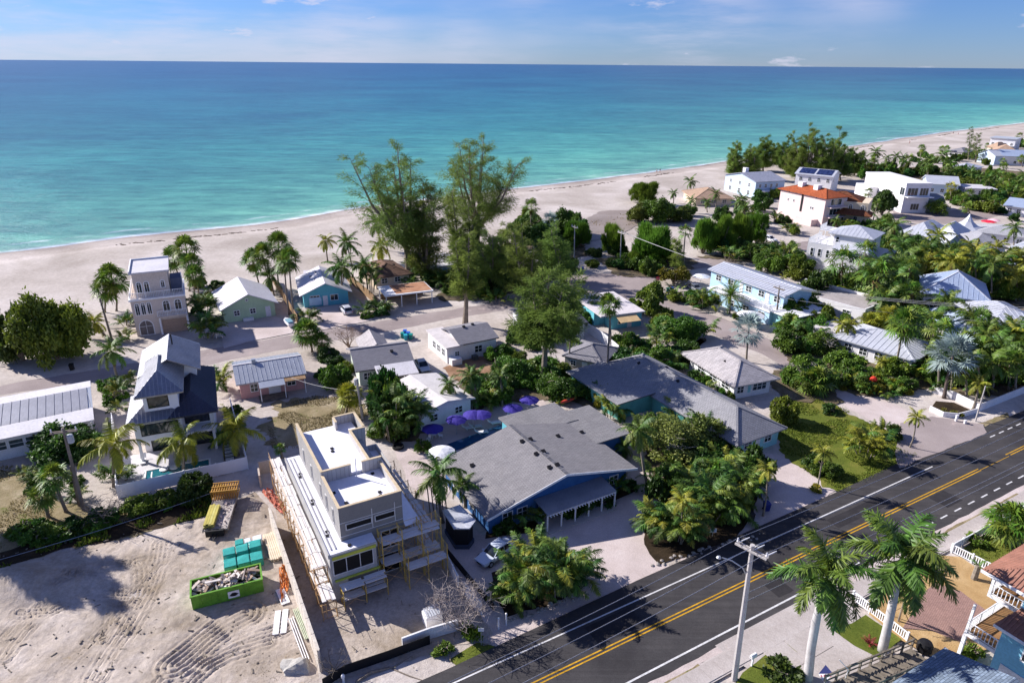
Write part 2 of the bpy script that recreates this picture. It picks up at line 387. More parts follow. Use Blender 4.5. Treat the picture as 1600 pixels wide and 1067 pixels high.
def sandmat():
    m, nn, ll, o = nodes('beach_sand'); b = N(nn, 'ShaderNodeBsdfPrincipled'); b.inputs['Specular IOR Level'].default_value = 0.15
    tc = N(nn, 'ShaderNodeTexCoord'); sh = N(nn, 'ShaderNodeAttribute', attribute_name='shore')
    n1 = N(nn, 'ShaderNodeTexNoise', Scale=0.05, Detail=9.0, Roughness=0.62, Distortion=0.4); ll.new(tc.outputs['Object'], n1.inputs['Vector'])
    r1 = ramp(nn, [(0.32, C(170, 160, 150)), (0.5, C(190, 180, 171)), (0.66, C(208, 199, 192))]); ll.new(n1.outputs['Fac'], r1.inputs[0])
    n2 = N(nn, 'ShaderNodeTexNoise', Scale=1.2, Detail=8.0, Roughness=0.8); ll.new(tc.outputs['Object'], n2.inputs['Vector'])
    r2 = ramp(nn, [(0.28, (0.74, 0.72, 0.71, 1)), (0.62, (1.08, 1.08, 1.08, 1))]); ll.new(n2.outputs['Fac'], r2.inputs[0])
    mx = N(nn, 'ShaderNodeMix', data_type='RGBA', blend_type='MULTIPLY'); mx.inputs['Factor'].default_value = 1.0
    ll.new(r1.outputs[0], mx.inputs['A']); ll.new(r2.outputs[0], mx.inputs['B'])
    n3 = N(nn, 'ShaderNodeTexNoise', Scale=0.07, Detail=5.0); ll.new(tc.outputs['Object'], n3.inputs['Vector'])
    ad = N(nn, 'ShaderNodeMath', operation='MULTIPLY_ADD'); ll.new(n3.outputs['Fac'], ad.inputs[0]); ad.inputs[1].default_value = 9.0; ll.new(sh.outputs['Fac'], ad.inputs[2])
    mr = N(nn, 'ShaderNodeMapRange'); mr.inputs['From Min'].default_value = 0.0; mr.inputs['From Max'].default_value = 60.0; ll.new(ad.outputs[0], mr.inputs['Value'])
    r3 = ramp(nn, [(0.0, (0.50, 0.47, 0.45, 1)), (0.09, (0.60, 0.56, 0.54, 1)), (0.14, (0.80, 0.77, 0.76, 1)), (0.22, (0.90, 0.88, 0.87, 1)), (0.26, (1.12, 1.11, 1.11, 1)), (0.32, (0.95, 0.94, 0.93, 1)), (0.5, (0.93, 0.92, 0.92, 1)), (1.0, (1, 1, 1, 1))])
    ll.new(mr.outputs[0], r3.inputs[0])
    m2 = N(nn, 'ShaderNodeMix', data_type='RGBA', blend_type='MULTIPLY'); m2.inputs['Factor'].default_value = 1.0
    ll.new(mx.outputs['Result'], m2.inputs['A']); ll.new(r3.outputs[0], m2.inputs['B']); ll.new(m2.outputs['Result'], b.inputs['Base Color'])
    rr = N(nn, 'ShaderNodeMapRange'); rr.inputs['From Min'].default_value = 3.0; rr.inputs['From Max'].default_value = 12.0; rr.inputs['To Min'].default_value = 0.45; rr.inputs['To Max'].default_value = 0.95
    ll.new(ad.outputs[0], rr.inputs['Value']); ll.new(rr.outputs[0], b.inputs['Roughness'])
    bp = N(nn, 'ShaderNodeBump', Strength=0.55, Distance=0.25); ll.new(n2.outputs['Fac'], bp.inputs['Height']); ll.new(bp.outputs[0], b.inputs['Normal'])
    ll.new(b.outputs[0], o.inputs['Surface']); return m
M_sand = sandmat()
offs = [-60, -12, -3, 0, 3, 7, 12, 20, 28, 34]
zz = [-3.2, -1.1, -0.55, SEA_Z, -0.14, -0.04, -0.012, 0, 0, 0]
vs, fs, sv = [], [], []
for i in range(len(shore)):
    for k, (of, z) in enumerate(zip(offs, zz)):
        w = shore[i] - shore_n[i] * of + shore_n[i] * (cusp(i) if of <= 3 else cusp(i) * max(0, 1 - of / 20))
        vs.append((w.x, w.y, z)); sv.append(of)
K = len(offs)
for i in range(len(shore) - 1):
    for k in range(K - 1):
        a = i * K + k
        fs.append((a, a + 1, a + K + 1, a + K))
inner = [i * K + K - 1 for i in range(len(shore))]
n0 = len(vs)
far = [(4000, -1500), (1500, -3000), (-2500, -3000), (-2500, -400)]
for q in far: vs.append((q[0], q[1], 0)); sv.append(200)
fs.append(tuple(inner) + tuple(n0 + i for i in range(4)))
me = bpy.data.meshes.new('ground'); me.from_pydata(vs, [], fs)
at = me.attributes.new('shore', 'FLOAT', 'POINT'); at.data.foreach_set('value', np.array(sv, dtype=np.float32))
me.materials.append(M_sand); me.update()
bm = bmesh.new(); bm.from_mesh(me)
bmesh.ops.recalc_face_normals(bm, faces=bm.faces)
if sum(f.normal.z * f.calc_area() for f in bm.faces) < 0: bmesh.ops.reverse_faces(bm, faces=bm.faces)
bm.to_mesh(me); bm.free()
tag(link(bpy.data.objects.new('ground', me)), kind='structure')
ang = np.radians(np.linspace(-20, 200, 331)); dist = np.concatenate([np.linspace(90, 1000, 300), np.geomspace(1020, 90000, 60)])
A, D = np.meshgrid(ang, dist, indexing='ij')
X = D * np.cos(A); Y = D * np.sin(A)
sp = np.array([(p.x, p.y) for p in shore_w]); P2 = np.stack([X.ravel(), Y.ravel()], 1)
dmin = np.full(len(P2), 1e9); side = np.zeros(len(P2))
for i in range(len(sp) - 1):
    a, b = sp[i], sp[i + 1]; e = b - a; L2 = e @ e
    t = np.clip(((P2 - a) @ e) / L2, 0, 1); q = P2 - a - t[:, None] * e
    dd = np.hypot(q[:, 0], q[:, 1]); up = dd < dmin
    cr_ = e[0] * (P2[:, 1] - a[1]) - e[1] * (P2[:, 0] - a[0])
    dmin = np.where(up, dd, dmin); side = np.where(up, np.sign(cr_), side)
sd = dmin * side
na, nd = A.shape
idx = np.arange(na * nd).reshape(na, nd)
q = np.stack([idx[:-1, :-1].ravel(), idx[:-1, 1:].ravel(), idx[1:, 1:].ravel(), idx[1:, :-1].ravel()], 1)
keep = (sd[q] > -25).any(1); q = q[keep][:, ::-1]
def seamat():
    m, nn, ll, o = nodes('sea_water'); b = N(nn, 'ShaderNodeBsdfPrincipled'); b.inputs['IOR'].default_value = 1.33
    tc = N(nn, 'ShaderNodeTexCoord'); sh = N(nn, 'ShaderNodeAttribute', attribute_name='tint')
    mp = N(nn, 'ShaderNodeMapping'); mp.inputs['Rotation'].default_value = (0, 0, -0.62); mp.inputs['Scale'].default_value = (0.006, 0.03, 1); ll.new(tc.outputs['Object'], mp.inputs['Vector'])
    n1 = N(nn, 'ShaderNodeTexNoise', Scale=1.0, Detail=6.0, Roughness=0.6); ll.new(mp.outputs[0], n1.inputs['Vector'])
    lg = N(nn, 'ShaderNodeMath', operation='LOGARITHM'); lg.inputs[1].default_value = 10.0
    mxm = N(nn, 'ShaderNodeMath', operation='MAXIMUM'); mxm.inputs[1].default_value = 1.0; ll.new(sh.outputs['Fac'], mxm.inputs[0]); ll.new(mxm.outputs[0], lg.inputs[0])
    ad = N(nn, 'ShaderNodeMath', operation='MULTIPLY_ADD'); ll.new(n1.outputs['Fac'], ad.inputs[0]); ad.inputs[1].default_value = 0.5; ll.new(lg.outputs[0], ad.inputs[2])
    mr = N(nn, 'ShaderNodeMapRange'); mr.inputs['From Min'].default_value = 0.25; mr.inputs['From Max'].default_value = 4.25; ll.new(ad.outputs[0], mr.inputs['Value'])
    r = ramp(nn, SEA_STOPS); ll.new(mr.outputs[0], r.inputs[0])
    mp2 = N(nn, 'ShaderNodeMapping'); mp2.inputs['Rotation'].default_value = (0, 0, -0.5); mp2.inputs['Scale'].default_value = (0.07, 0.22, 1); ll.new(tc.outputs['Object'], mp2.inputs['Vector'])
    n2 = N(nn, 'ShaderNodeTexNoise', Scale=1.0, Detail=7.0, Roughness=0.72); ll.new(mp2.outputs[0], n2.inputs['Vector'])
    mp3 = N(nn, 'ShaderNodeMapping'); mp3.inputs['Scale'].default_value = (0.09, 0.09, 1); ll.new(tc.outputs['Object'], mp3.inputs['Vector'])
    n3 = N(nn, 'ShaderNodeTexNoise', Scale=1.0, Detail=8.0, Roughness=0.75); ll.new(mp3.outputs[0], n3.inputs['Vector'])
    wv = N(nn, 'ShaderNodeMath', operation='MULTIPLY_ADD'); ll.new(n3.outputs['Fac'], wv.inputs[0]); wv.inputs[1].default_value = -9.0; ll.new(sh.outputs['Fac'], wv.inputs[2])
    n7 = N(nn, 'ShaderNodeTexNoise', Scale=1.0, Detail=3.0, Roughness=.5); mp7 = N(nn, 'ShaderNodeMapping'); mp7.inputs['Rotation'].default_value = (0, 0, -.75); mp7.inputs['Scale'].default_value = (.018, .07, 1); ll.new(tc.outputs['Object'], mp7.inputs['Vector']); ll.new(mp7.outputs[0], n7.inputs['Vector'])
    f1 = N(nn, 'ShaderNodeMapRange'); f1.inputs['From Min'].default_value = -1.3; f1.inputs['From Max'].default_value = -4.6; ll.new(wv.outputs[0], f1.inputs['Value'])
    ab = N(nn, 'ShaderNodeMath', operation='ADD'); ab.inputs[1].default_value = -4.2; ll.new(wv.outputs[0], ab.inputs[0])
    ab2 = N(nn, 'ShaderNodeMath', operation='ABSOLUTE'); ll.new(ab.outputs[0], ab2.inputs[0])
    f2 = N(nn, 'ShaderNodeMapRange'); f2.inputs['From Min'].default_value = 1.3; f2.inputs['From Max'].default_value = 0.2; f2.inputs['To Max'].default_value = 0.55; ll.new(ab2.outputs[0], f2.inputs['Value'])
    f3 = N(nn, 'ShaderNodeMapRange'); f3.inputs['From Min'].default_value = .46; f3.inputs['From Max'].default_value = .58; ll.new(n3.outputs['Fac'], f3.inputs['Value']); f4 = N(nn, 'ShaderNodeMath', operation='MULTIPLY'); ll.new(f2.outputs[0], f4.inputs[0]); ll.new(f3.outputs[0], f4.inputs[1])
    fg = N(nn, 'ShaderNodeMath', operation='MAXIMUM'); ll.new(f1.outputs[0], fg.inputs[0]); ll.new(f4.outputs[0], fg.inputs[1])
    fm = N(nn, 'ShaderNodeMix', data_type='RGBA'); ll.new(fg.outputs[0], fm.inputs['Factor']); ll.new(r.outputs[0], fm.inputs['A']); fm.inputs['B'].default_value = C(228, 230, 234)
    r2 = ramp(nn, [(0.36, (0.6, 0.67, 0.74, 1)), (0.64, (1.36, 1.3, 1.24, 1))]); ll.new(n2.outputs['Fac'], r2.inputs[0])  # wave glints painted into the water colour as light and dark streaks
    m2 = N(nn, 'ShaderNodeMix', data_type='RGBA', blend_type='MULTIPLY'); m2.inputs['Factor'].default_value = 1.0
    n5 = N(nn, 'ShaderNodeTexNoise', Scale=.0032, Detail=4.0, Distortion=.6); ll.new(tc.outputs['Object'], n5.inputs['Vector']); r5 = ramp(nn, [(0.36, (.72, .76, .84, 1)), (0.62, (1.1, 1.1, 1.06, 1))]); ll.new(n5.outputs['Fac'], r5.inputs[0])
    m6 = N(nn, 'ShaderNodeMix', data_type='RGBA', blend_type='MULTIPLY'); m6.inputs['Factor'].default_value = 1.0; r7 = ramp(nn, [(0.4, (.84, .88, .92, 1)), (0.6, (1.12, 1.1, 1.08, 1))]); ll.new(n7.outputs['Fac'], r7.inputs[0]); m7 = N(nn, 'ShaderNodeMix', data_type='RGBA', blend_type='MULTIPLY'); m7.inputs['Factor'].default_value = 1.0; ll.new(fm.outputs['Result'], m7.inputs['A']); ll.new(r7.outputs[0], m7.inputs['B']); ll.new(m7.outputs['Result'], m6.inputs['A']); ll.new(r5.outputs[0], m6.inputs['B'])
    ll.new(m6.outputs['Result'], m2.inputs['A']); ll.new(r2.outputs[0], m2.inputs['B'])
    ll.new(m2.outputs['Result'], b.inputs['Base Color'])
    b.inputs['Roughness'].default_value = 0.28; b.inputs['Specular IOR Level'].default_value = SEA_SPEC
    bp = N(nn, 'ShaderNodeBump', Strength=0.7, Distance=1.6); ll.new(n2.outputs['Fac'], bp.inputs['Height']); ll.new(bp.outputs[0], b.inputs['Normal'])
    ll.new(b.outputs[0], o.inputs['Surface']); return m
SEA_SPEC = 0.15
SEA_STOPS = [(0.0, C(156, 190, 170)), (0.27, C(112, 174, 154)), (0.47, C(84, 154, 142)), (0.57, C(60, 134, 134)), (0.67, C(42, 112, 126)), (0.77, C(32, 96, 120)), (0.88, C(28, 84, 116)), (1.0, C(28, 80, 114))]
M_sea = seamat()
me = np_mesh('sea', np.stack([X.ravel(), Y.ravel(), np.full(X.size, SEA_Z)], 1), q, M_sea, tint=np.clip(sd, -30, 1e6))
tag(link(bpy.data.objects.new('sea', me)), kind='structure')
LAYER = [0.004]
def wobbly(pts, amp, step=0.45, seed=0.0):
    out = []
    n = len(pts)
    for i in range(n):
        a, b = pts[i], pts[(i + 1) % n]; L = (b - a).length; k = max(1, min(220, int(L / step)))
        d = (b - a).normalized(); nn_ = Vector((-d.y, d.x, 0))
        for j in range(k):
            p = a.lerp(b, j / k)
            s = mnoise.noise(Vector((p.x * 0.3, p.y * 0.3, seed))) * amp * 1.5 + mnoise.noise(Vector((p.x * 1.1, p.y * 1.1, seed + 9))) * amp + mnoise.noise(Vector((p.x * 3.1, p.y * 3.1, seed + 4))) * amp * .5
            out.append(p + nn_ * s)
    return out
def sheet(name, pts, mat, amp=0.0, step=0.8, z=None, kind='structure', parent=None):
    if z is None: LAYER[0] += 0.004; z = LAYER[0]
    if amp: pts = wobbly(pts, amp, step, z * 1000)
    me = bpy.data.meshes.new(name); me.from_pydata([(p.x, p.y, z) for p in pts], [], [tuple(range(len(pts)))])
    me.materials.append(mat); me.update()
    if me.polygons[0].normal.z < 0: me.flip_normals()
    return tag(link(bpy.data.objects.new(name, me), parent), kind=kind)
def gp(*px): return [G(*p) for p in px]
M_asph = earth('asphalt', [C(56, 54, 56), C(68, 66, 67), C(80, 77, 77)], 0.15, 9.0, 0.3, 0.85, streak=(math.radians(29.85), 0.05, 2.2), dist=0.02)
M_asph_old = earth('old_asphalt', [C(138, 126, 124), C(152, 140, 137), C(164, 152, 149)], 0.12, 7.0, 0.3, 0.9, spots=C(176, 160, 154), spot_thr=0.58, dist=0.02)
M_gravel = earth('shell_gravel', [C(178, 164, 158), C(196, 182, 177), C(208, 196, 192)], 0.2, 9.0, 0.7, 0.95, spots=C(158, 144, 138), spot_thr=0.63, dist=0.03)
M_dirt = earth('lot_sand', [C(140, 126, 108), C(176, 163, 150), C(202, 190, 180)], 0.16, 3.0, 0.9, 0.95, spots=C(140, 122, 90), spot_thr=0.62)
M_brown = earth('brown_soil', [C(120, 92, 70), C(150, 118, 94), C(168, 140, 118)], 0.2, 5.0, 0.7, 0.95)
M_lawn = earth('lawn_soil', [C(66, 80, 28), C(98, 108, 42), C(132, 126, 62)], 0.14, 5.0, 0.9, 0.95, spots=C(136, 120, 72), spot_thr=0.60)
M_drygrass = earth('dry_grass', [C(112, 102, 72), C(144, 130, 100), C(174, 160, 134)], 0.22, 5.0, 0.9, 0.95, spots=C(98, 104, 50), spot_thr=0.57)
M_mulch_shade = earth('shaded_mulch', [C(38, 32, 24), C(56, 46, 34), C(78, 64, 48)], 0.4, 8.0, 0.9, 0.95)  # mulch brown, darkened so its colour carries the black shade under plants
M_conc = earth('concrete', [C(166, 156, 150), C(180, 171, 166), C(192, 184, 180)], 0.25, 8.0, 0.2, 0.85, dist=0.01)
M_tan = earth('tan_pebbles', [C(166, 132, 88), C(186, 154, 108), C(202, 172, 128)], 0.4, 12.0, 0.8, 0.95)
M_brick = shingle(C(172, 138, 128), 0.12, 0.22, 0.11)
M_yel = paint(C(206, 156, 34), 0.7, 0.2, 0.6, dirt=0.3)
M_line = paint(C(214, 212, 212), 0.7, 0.12, 0.6, dirt=0.25)
sheet('back_street', gp((-200, 640), (0, 603), (101, 585), (202, 569), (301, 550), (350, 541), (400, 533), (461, 523), (552, 509), (603, 500), (680, 488), (750, 477), (800, 466), (850, 452), (890, 436), (930, 428), (990, 428), (1035, 462),
      (1076, 479), (1152, 506), (1210, 535), (1260, 560), (1300, 584), (1290, 600), (1240, 585), (1192, 553), (1157, 541), (1111, 521), (1050, 491), (1000, 468), (950, 470), (900, 471), (860, 472), (800, 483), (717, 496), (603, 518), (517, 533), (461, 543), (350, 564), (329, 570), (192, 590), (0, 617), (-200, 660)), M_asph_old, 0.25, 1.2)
sheet('beach_lane', gp((930, 432), (1000, 420), (1078, 404), (1140, 398), (1205, 384), (1300, 372), (1305, 384), (1212, 398), (1140, 412), (1085, 421), (1020, 440), (990, 445)), M_asph_old, 0.2, 1.5)
sheet('side_street', gp((1293, 584), (1330, 600), (1400, 632), (1440, 655), (1470, 668), (1500, 668), (1492, 690), (1440, 700), (1395, 676), (1330, 640), (1285, 606)), M_gravel, 0.25)
sheet('far_street', gp((1395, 330), (1470, 332), (1540, 318), (1600, 322), (1600, 330), (1500, 350), (1460, 350), (1400, 345)), M_asph_old, 0.2, 2)
sheet('gravel_drive', gp((690, 790), (758, 838), (900, 800), (985, 750), (990, 690), (1010, 700), (1030, 740), (1062, 765), (1015, 800), (1008, 850), (1030, 878), (1075, 895), (1090, 905), (900, 1000), (780, 1040), (735, 930), (700, 860)), M_gravel, 0.3)
sheet('gravel_parking', gp((1150, 700), (1228, 712), (1305, 768), (1250, 800), (1140, 858), (1050, 900), (1080, 820)), M_gravel, 0.3)
sheet('lot_soil', gp((430, 770), (700, 880), (770, 990), (640, 1030), (520, 1067), (430, 830)), M_dirt, 0.3)
sheet('pool_terrace', gp((600, 640), (700, 600), (850, 625), (865, 650), (720, 720), (690, 800), (640, 760), (615, 700)), M_gravel, 0.2)
lawn_px = [(1205, 640), (1225, 612), (1262, 600), (1320, 640), (1380, 672), (1428, 694), (1432, 712), (1318, 772), (1226, 716), (1215, 690)]
sheet('lawn', [G(*p) for p in lawn_px], M_lawn, 0.7, .4)
yard_px = [(415, 655), (440, 632), (490, 618), (540, 622), (575, 640), (560, 668), (500, 676), (470, 700), (425, 700)]
sheet('dry_yard', [G(*p) for p in yard_px], M_drygrass, 1.3, .3)
left_px = [(-60, 728), (20, 728), (70, 745), (115, 792), (170, 800), (250, 780), (330, 762), (345, 790), (200, 838), (100, 856), (0, 884), (-60, 890)]
sheet('left_yard', [G(*p) for p in left_px], M_drygrass, 1.0, .3)
sheet('shaded_hedge_soil', gp((0, 862), (100, 835), (200, 815), (300, 780), (345, 772), (350, 800), (240, 828), (110, 858), (0, 892)), M_mulch_shade, 0.4)  # soil strip with the hedge's dark shade put into its colour
sheet('brown_yard', gp((690, 575), (740, 556), (800, 560), (850, 585), (820, 600), (720, 600)), M_brown, 0.4)
sheet('verge_grass', gp((1395, 668), (1440, 658), (1500, 672), (1575, 645), (1578, 655), (1530, 668), (1475, 680)), M_drygrass, 0.2)
sheet('street_verge', gp((700, 1030), (745, 1005), (775, 1010), (800, 1020), (720, 1045)), M_lawn, 0.2)
sheet('planting_bed', gp((768, 895), (800, 880), (860, 870), (905, 880), (918, 915), (860, 945), (790, 965), (770, 930)), M_mulch_shade, 0.25)
sheet('planting_bed', gp((1003, 850), (1010, 800), (1055, 772), (1070, 720), (1130, 700), (1180, 720), (1190, 760), (1175, 800), (1150, 840), (1095, 862), (1032, 882)), M_mulch_shade, 0.3)
sheet('planting_bed', gp((758, 842), (850, 830), (930, 800), (990, 768), (996, 752), (930, 772), (840, 812), (760, 832)), M_mulch_shade, 0.15)
sheet('front_drive', gp((350, 545), (345, 512), (430, 494), (452, 505), (461, 520), (400, 532)), M_gravel, 0.15)
sheet('front_drive', gp((473, 500), (480, 484), (545, 474), (570, 492), (585, 500), (552, 507), (480, 520)), M_gravel, 0.15)
sheet('beach_scrub', gp((900, 350), (940, 330), (990, 328), (1000, 350), (960, 372), (905, 380)), M_sand, 0.5)
M_litter = earth('leaf_litter', [C(74, 66, 50), C(108, 96, 78), C(140, 126, 108)], .35, 6.0, .9, .95, spots=C(74, 84, 40), spot_thr=.55)
for q in (((1262, 452), (1300, 430), (1380, 440), (1420, 400), (1500, 415), (1640, 425), (1640, 585), (1560, 620), (1490, 618), (1440, 608), (1400, 625), (1340, 618), (1300, 600), (1240, 580), (1230, 520), (1270, 490)), ((1330, 268), (1420, 262), (1520, 262), (1640, 272), (1640, 316), (1560, 314), (1480, 290), (1400, 280)), ((680, 440), (780, 420), (880, 396), (905, 425), (840, 448), (760, 470), (690, 470)), ((590, 650), (690, 606), (760, 596), (860, 584), (950, 600), (950, 640), (845, 622), (720, 640), (660, 680), (610, 700)), ((985, 580), (1030, 545), (1105, 530), (1060, 565), (1000, 606)), ((1000, 700), (1060, 655), (1150, 700), (1180, 720), (1060, 770), (1015, 745)), ((930, 405), (1060, 395), (1090, 410), (1060, 438), (960, 430)), ((1215, 575), (1300, 590), (1300, 632), (1240, 625), (1200, 600)), ((1090, 402), (1190, 392), (1262, 402), (1250, 425), (1180, 412)), ((820, 345), (910, 350), (915, 400), (840, 420), (800, 400)), ((1290, 360), (1390, 350), (1400, 382), (1330, 376))): sheet('leaf_litter', gp(*q), M_litter, 1.0, .7)
def rpoly(sts): return [RD(s, t) for s, t in sts]
road_left = [(-70, 4.7), (-6, 4.75), (14, 5.3), (44, 5.5), (58, 5.9), (64, 6.4), (75, 5.6), (140, 5.4), (300, 5.4)]
z_road = LAYER[0] = LAYER[0] + 0.004
sheet('main_road', rpoly(road_left + [(300, -4.5), (-70, -4.5)]), M_asph, 0.0, z=z_road)
sheet('side_apron', rpoly([(55, 5.0), (58, 7.5), (66, 12), (72, 11), (76, 6.2), (74, 4.6)]), M_asph_old, 0.15, z=z_road + 0.004)
LAYER[0] += 0.008
def strip(name, s0, s1, t, w, mat):
    z = z_road + 0.009
    return sheet(name, rpoly([(s0, t - w / 2), (s1, t - w / 2), (s1, t + w / 2), (s0, t + w / 2)]), mat, z=z)
strip('yellow_line', -70, 63.4, 0.17, 0.13, M_yel); strip('yellow_line', -70, 63.4, -0.17, 0.13, M_yel)
strip('yellow_line', 63.4, 70, -0.1, 0.07, M_yel); strip('yellow_line', 70, 300, 0.3, 0.13, M_yel); strip('yellow_line', 70.5, 300, -0.04, 0.13, M_yel)
M_patch = earth('road_patch', [C(44, 43, 46), C(52, 50, 52), C(60, 58, 60)], .5, 9.0, .2)
for s0, s1, t0, t1 in ((6, 11, .6, 2.9), (24, 26, -3, -1), (38, 47, 1.0, 2.6), (-8, -3, -2.8, -.8), (52, 55, -2.6, -.4)): sheet('road_patch', rpoly([(s0, t0), (s1, t0), (s1, t1), (s0, t1)]), M_patch, .04, .5, z=z_road + .004)
strip('edge_line', -70, 59.0, 3.25, 0.14, M_line)
strip('edge_line', -70, 35.0, -3.55, 0.17, M_line)
for k in range(14): strip('dash_line', 73 + k * 2.2, 74.2 + k * 2.2, 3.72, 0.16, M_line)
for k in range(14): strip('dash_line', 46.6 + k * 2.7, 47.9 + k * 2.7, -3.36, 0.16, M_line)
sheet('road_verge', rpoly([(-70, -4.4), (300, -4.4), (300, -5.1), (-70, -5.1)]), M_gravel, 0.12, z=z_road + 0.004)
sheet('verge_strip', rpoly([(-30, -5.0), (12, -4.9), (12, -5.3), (-30, -5.4)]), M_drygrass, 0.1, z=z_road + 0.008)
sheet('verge_strip', rpoly([(40, -4.9), (62, -4.9), (62, -5.25), (40, -5.25)]), M_drygrass, 0.1, z=z_road + 0.008)
pav = tag(sheet('pavement', rpoly([(-70, -5.0), (300, -5.0), (300, -6.9), (-70, -6.9)]), M_conc, z=z_road + 0.006), kind='structure')
slab_mb = MB().box(-0.74, -0.80, 0, 0.74, 0.80, 0.05); slab_me = slab_mb.mesh('slab', M_conc)
ARZ = math.atan2(RN.y, RN.x)
for k in range(72):
    s = 2.0 + k * 1.5
    o = link(bpy.data.objects.new('slab', slab_me), pav); o.location = RD(s, -5.95, z_road + 0.002 + 0.006 * random.random()); o.rotation_euler = (0, 0, ARZ)
drive = sheet('concrete_drive', rpoly([(14.6, -4.2), (30.0, -4.2), (28.5, -8), (24.8, -13), (24.0, -20), (15.3, -20), (15.3, -8)]), M_conc, z=z_road + 0.010)
for (s0, s1, t0, t1) in [(15.4, 20.1, -4.6, -6.6), (20.15, 24.6, -4.6, -6.6), (17.6, 20.1, -6.65, -9.2), (20.15, 23.4, -6.65, -9.2), (17.0, 20.1, -9.25, -12.6), (20.15, 23.4, -9.25, -12.6), (16.6, 20.1, -12.65, -16.5), (20.15, 23.4, -12.65, -16.5), (24.65, 28.2, -4.6, -7.6)]:
    MB().prism([tuple(RD(s, t).xy) for s, t in ((s0, t0), (s0, t1), (s1, t1), (s1, t0))], z_road + 0.012, z_road + 0.05).build('slab', M_conc, drive)
sheet('corner_lawn', gp((1135, 1090), (1160, 1052), (1200, 1020), (1243, 1003), (1249, 1090)), M_lawn, 0.06, z=z_road + 0.03)
sheet('front_lawn', gp((1330, 975), (1352, 962), (1408, 1000), (1372, 1030), (1335, 1010), (1300, 985)), M_lawn, 0.08, z=z_road + 0.03)
sheet('tan_yard', gp((1352, 945), (1395, 905), (1450, 868), (1500, 872), (1548, 905), (1560, 960), (1545, 1015), (1480, 1040), (1410, 1002), (1358, 962)), M_tan, 0.1, z=z_road + 0.026)
sheet('brick_path', gp((1408, 985), (1445, 925), (1462, 912), (1500, 925), (1540, 955), (1540, 985), (1500, 1005), (1450, 985)), M_brick, 0.03, z=z_road + 0.032)
sheet('garden', gp((1500, 862), (1560, 820), (1640, 800), (1640, 850), (1550, 890)), M_lawn, 0.2, z=z_road + 0.03)
ALLH = []
class House:
    def __init__(s): ALLH.append(s)
CACHE = {}
def win_meshes(w, h, style, fm, gm):
    key = ('win', round(w, 2), round(h, 2), style, fm.name_full, gm.name_full)
    if key in CACHE: return CACHE[key]
    f = MB(); p = MB(); t = 0.09; y0, y1 = -0.07, 0.02
    if style.startswith('arch'):
        k = 10; r = w / 2; zc = h - r
        outer = [(-w / 2, 0), (w / 2, 0)] + [(r * math.cos(math.pi * i / k), zc + r * math.sin(math.pi * i / k)) for i in range(k + 1)]
        ri = r - 0.13
        inner = [(-ri, 0.1), (ri, 0.1)] + [(ri * math.cos(math.pi * i / k), zc + ri * math.sin(math.pi * i / k)) for i in range(k + 1)]
        n = len(outer)
        vs = [(x, y0, z) for x, z in outer] + [(x, y0, z) for x, z in inner] + [(x, y1, z) for x, z in outer] + [(x, y1, z) for x, z in inner]
        fs = []
        for i in range(n):
            j = (i + 1) % n
            fs += [(i, j, n + j, n + i), (2 * n + i, i, j, 2 * n + j)[::-1], (n + i, n + j, 3 * n + j, 3 * n + i)]
        f.add(vs, fs); f.box(-0.03, y0 + 0.01, 0.1, 0.03, y1, zc + ri - 0.01)
        if h > 1.2: f.box(-ri, y0 + 0.015, zc - 0.03, ri, y1, zc + 0.03)
        p.add([(x, -0.03, z) for x, z in inner], [tuple(range(n))])
    else:
        f.box(-w / 2, y0, 0, -w / 2 + t, y1, h); f.box(w / 2 - t, y0, 0, w / 2, y1, h)
        f.box(-w / 2 + t, y0, 0, w / 2 - t, y1, t); f.box(-w / 2 + t, y0, h - t, w / 2 - t, y1, h)
        if 'm' in style: f.box(-w / 2 + t, y0 + 0.015, h / 2 - 0.03, w / 2 - t, y1, h / 2 + 0.03)
        k = int(style[-1]) if style[-1].isdigit() else 1
        for i in range(1, k):
            x = -w / 2 + w * i / k; f.box(x - 0.035, y0 + 0.012, t, x + 0.035, y1, h - t)
        p.box(-w / 2 + t - 0.01, -0.03, t - 0.01, w / 2 - t + 0.01, 0.015, h - t + 0.01)
    CACHE[key] = (f.mesh('window', fm), p.mesh('pane', gm)); return CACHE[key]
def place_on(H, o, wall, u, z):
    W, D = H.W, H.D; e = 0.0
    if wall == 'f': o.location = (u, -e, z)
    elif wall == 'r': o.location = (W + e, u, z); o.rotation_euler = (0, 0, math.pi / 2)
    elif wall == 'l': o.location = (-e, u, z); o.rotation_euler = (0, 0, -math.pi / 2)
    else: o.location = (u, D + e, z); o.rotation_euler = (0, 0, math.pi)
def win(H, wall, u, z, w, h, style='m1', fm=None, gm=None, yoff=0.0, name='window'):
    fm = fm or M_trim; gm = gm or M_glass
    a, b = win_meshes(w, h, style, fm, gm)
    o = link(bpy.data.objects.new(name, a), H.root); place_on(H, o, wall, u, z)
    if yoff:
        d = {'f': (0, yoff), 'b': (0, -yoff), 'l': (yoff, 0), 'r': (-yoff, 0)}[wall]
        o.location.x += d[0]; o.location.y += d[1]
    link(bpy.data.objects.new('pane', b), o)
    return o
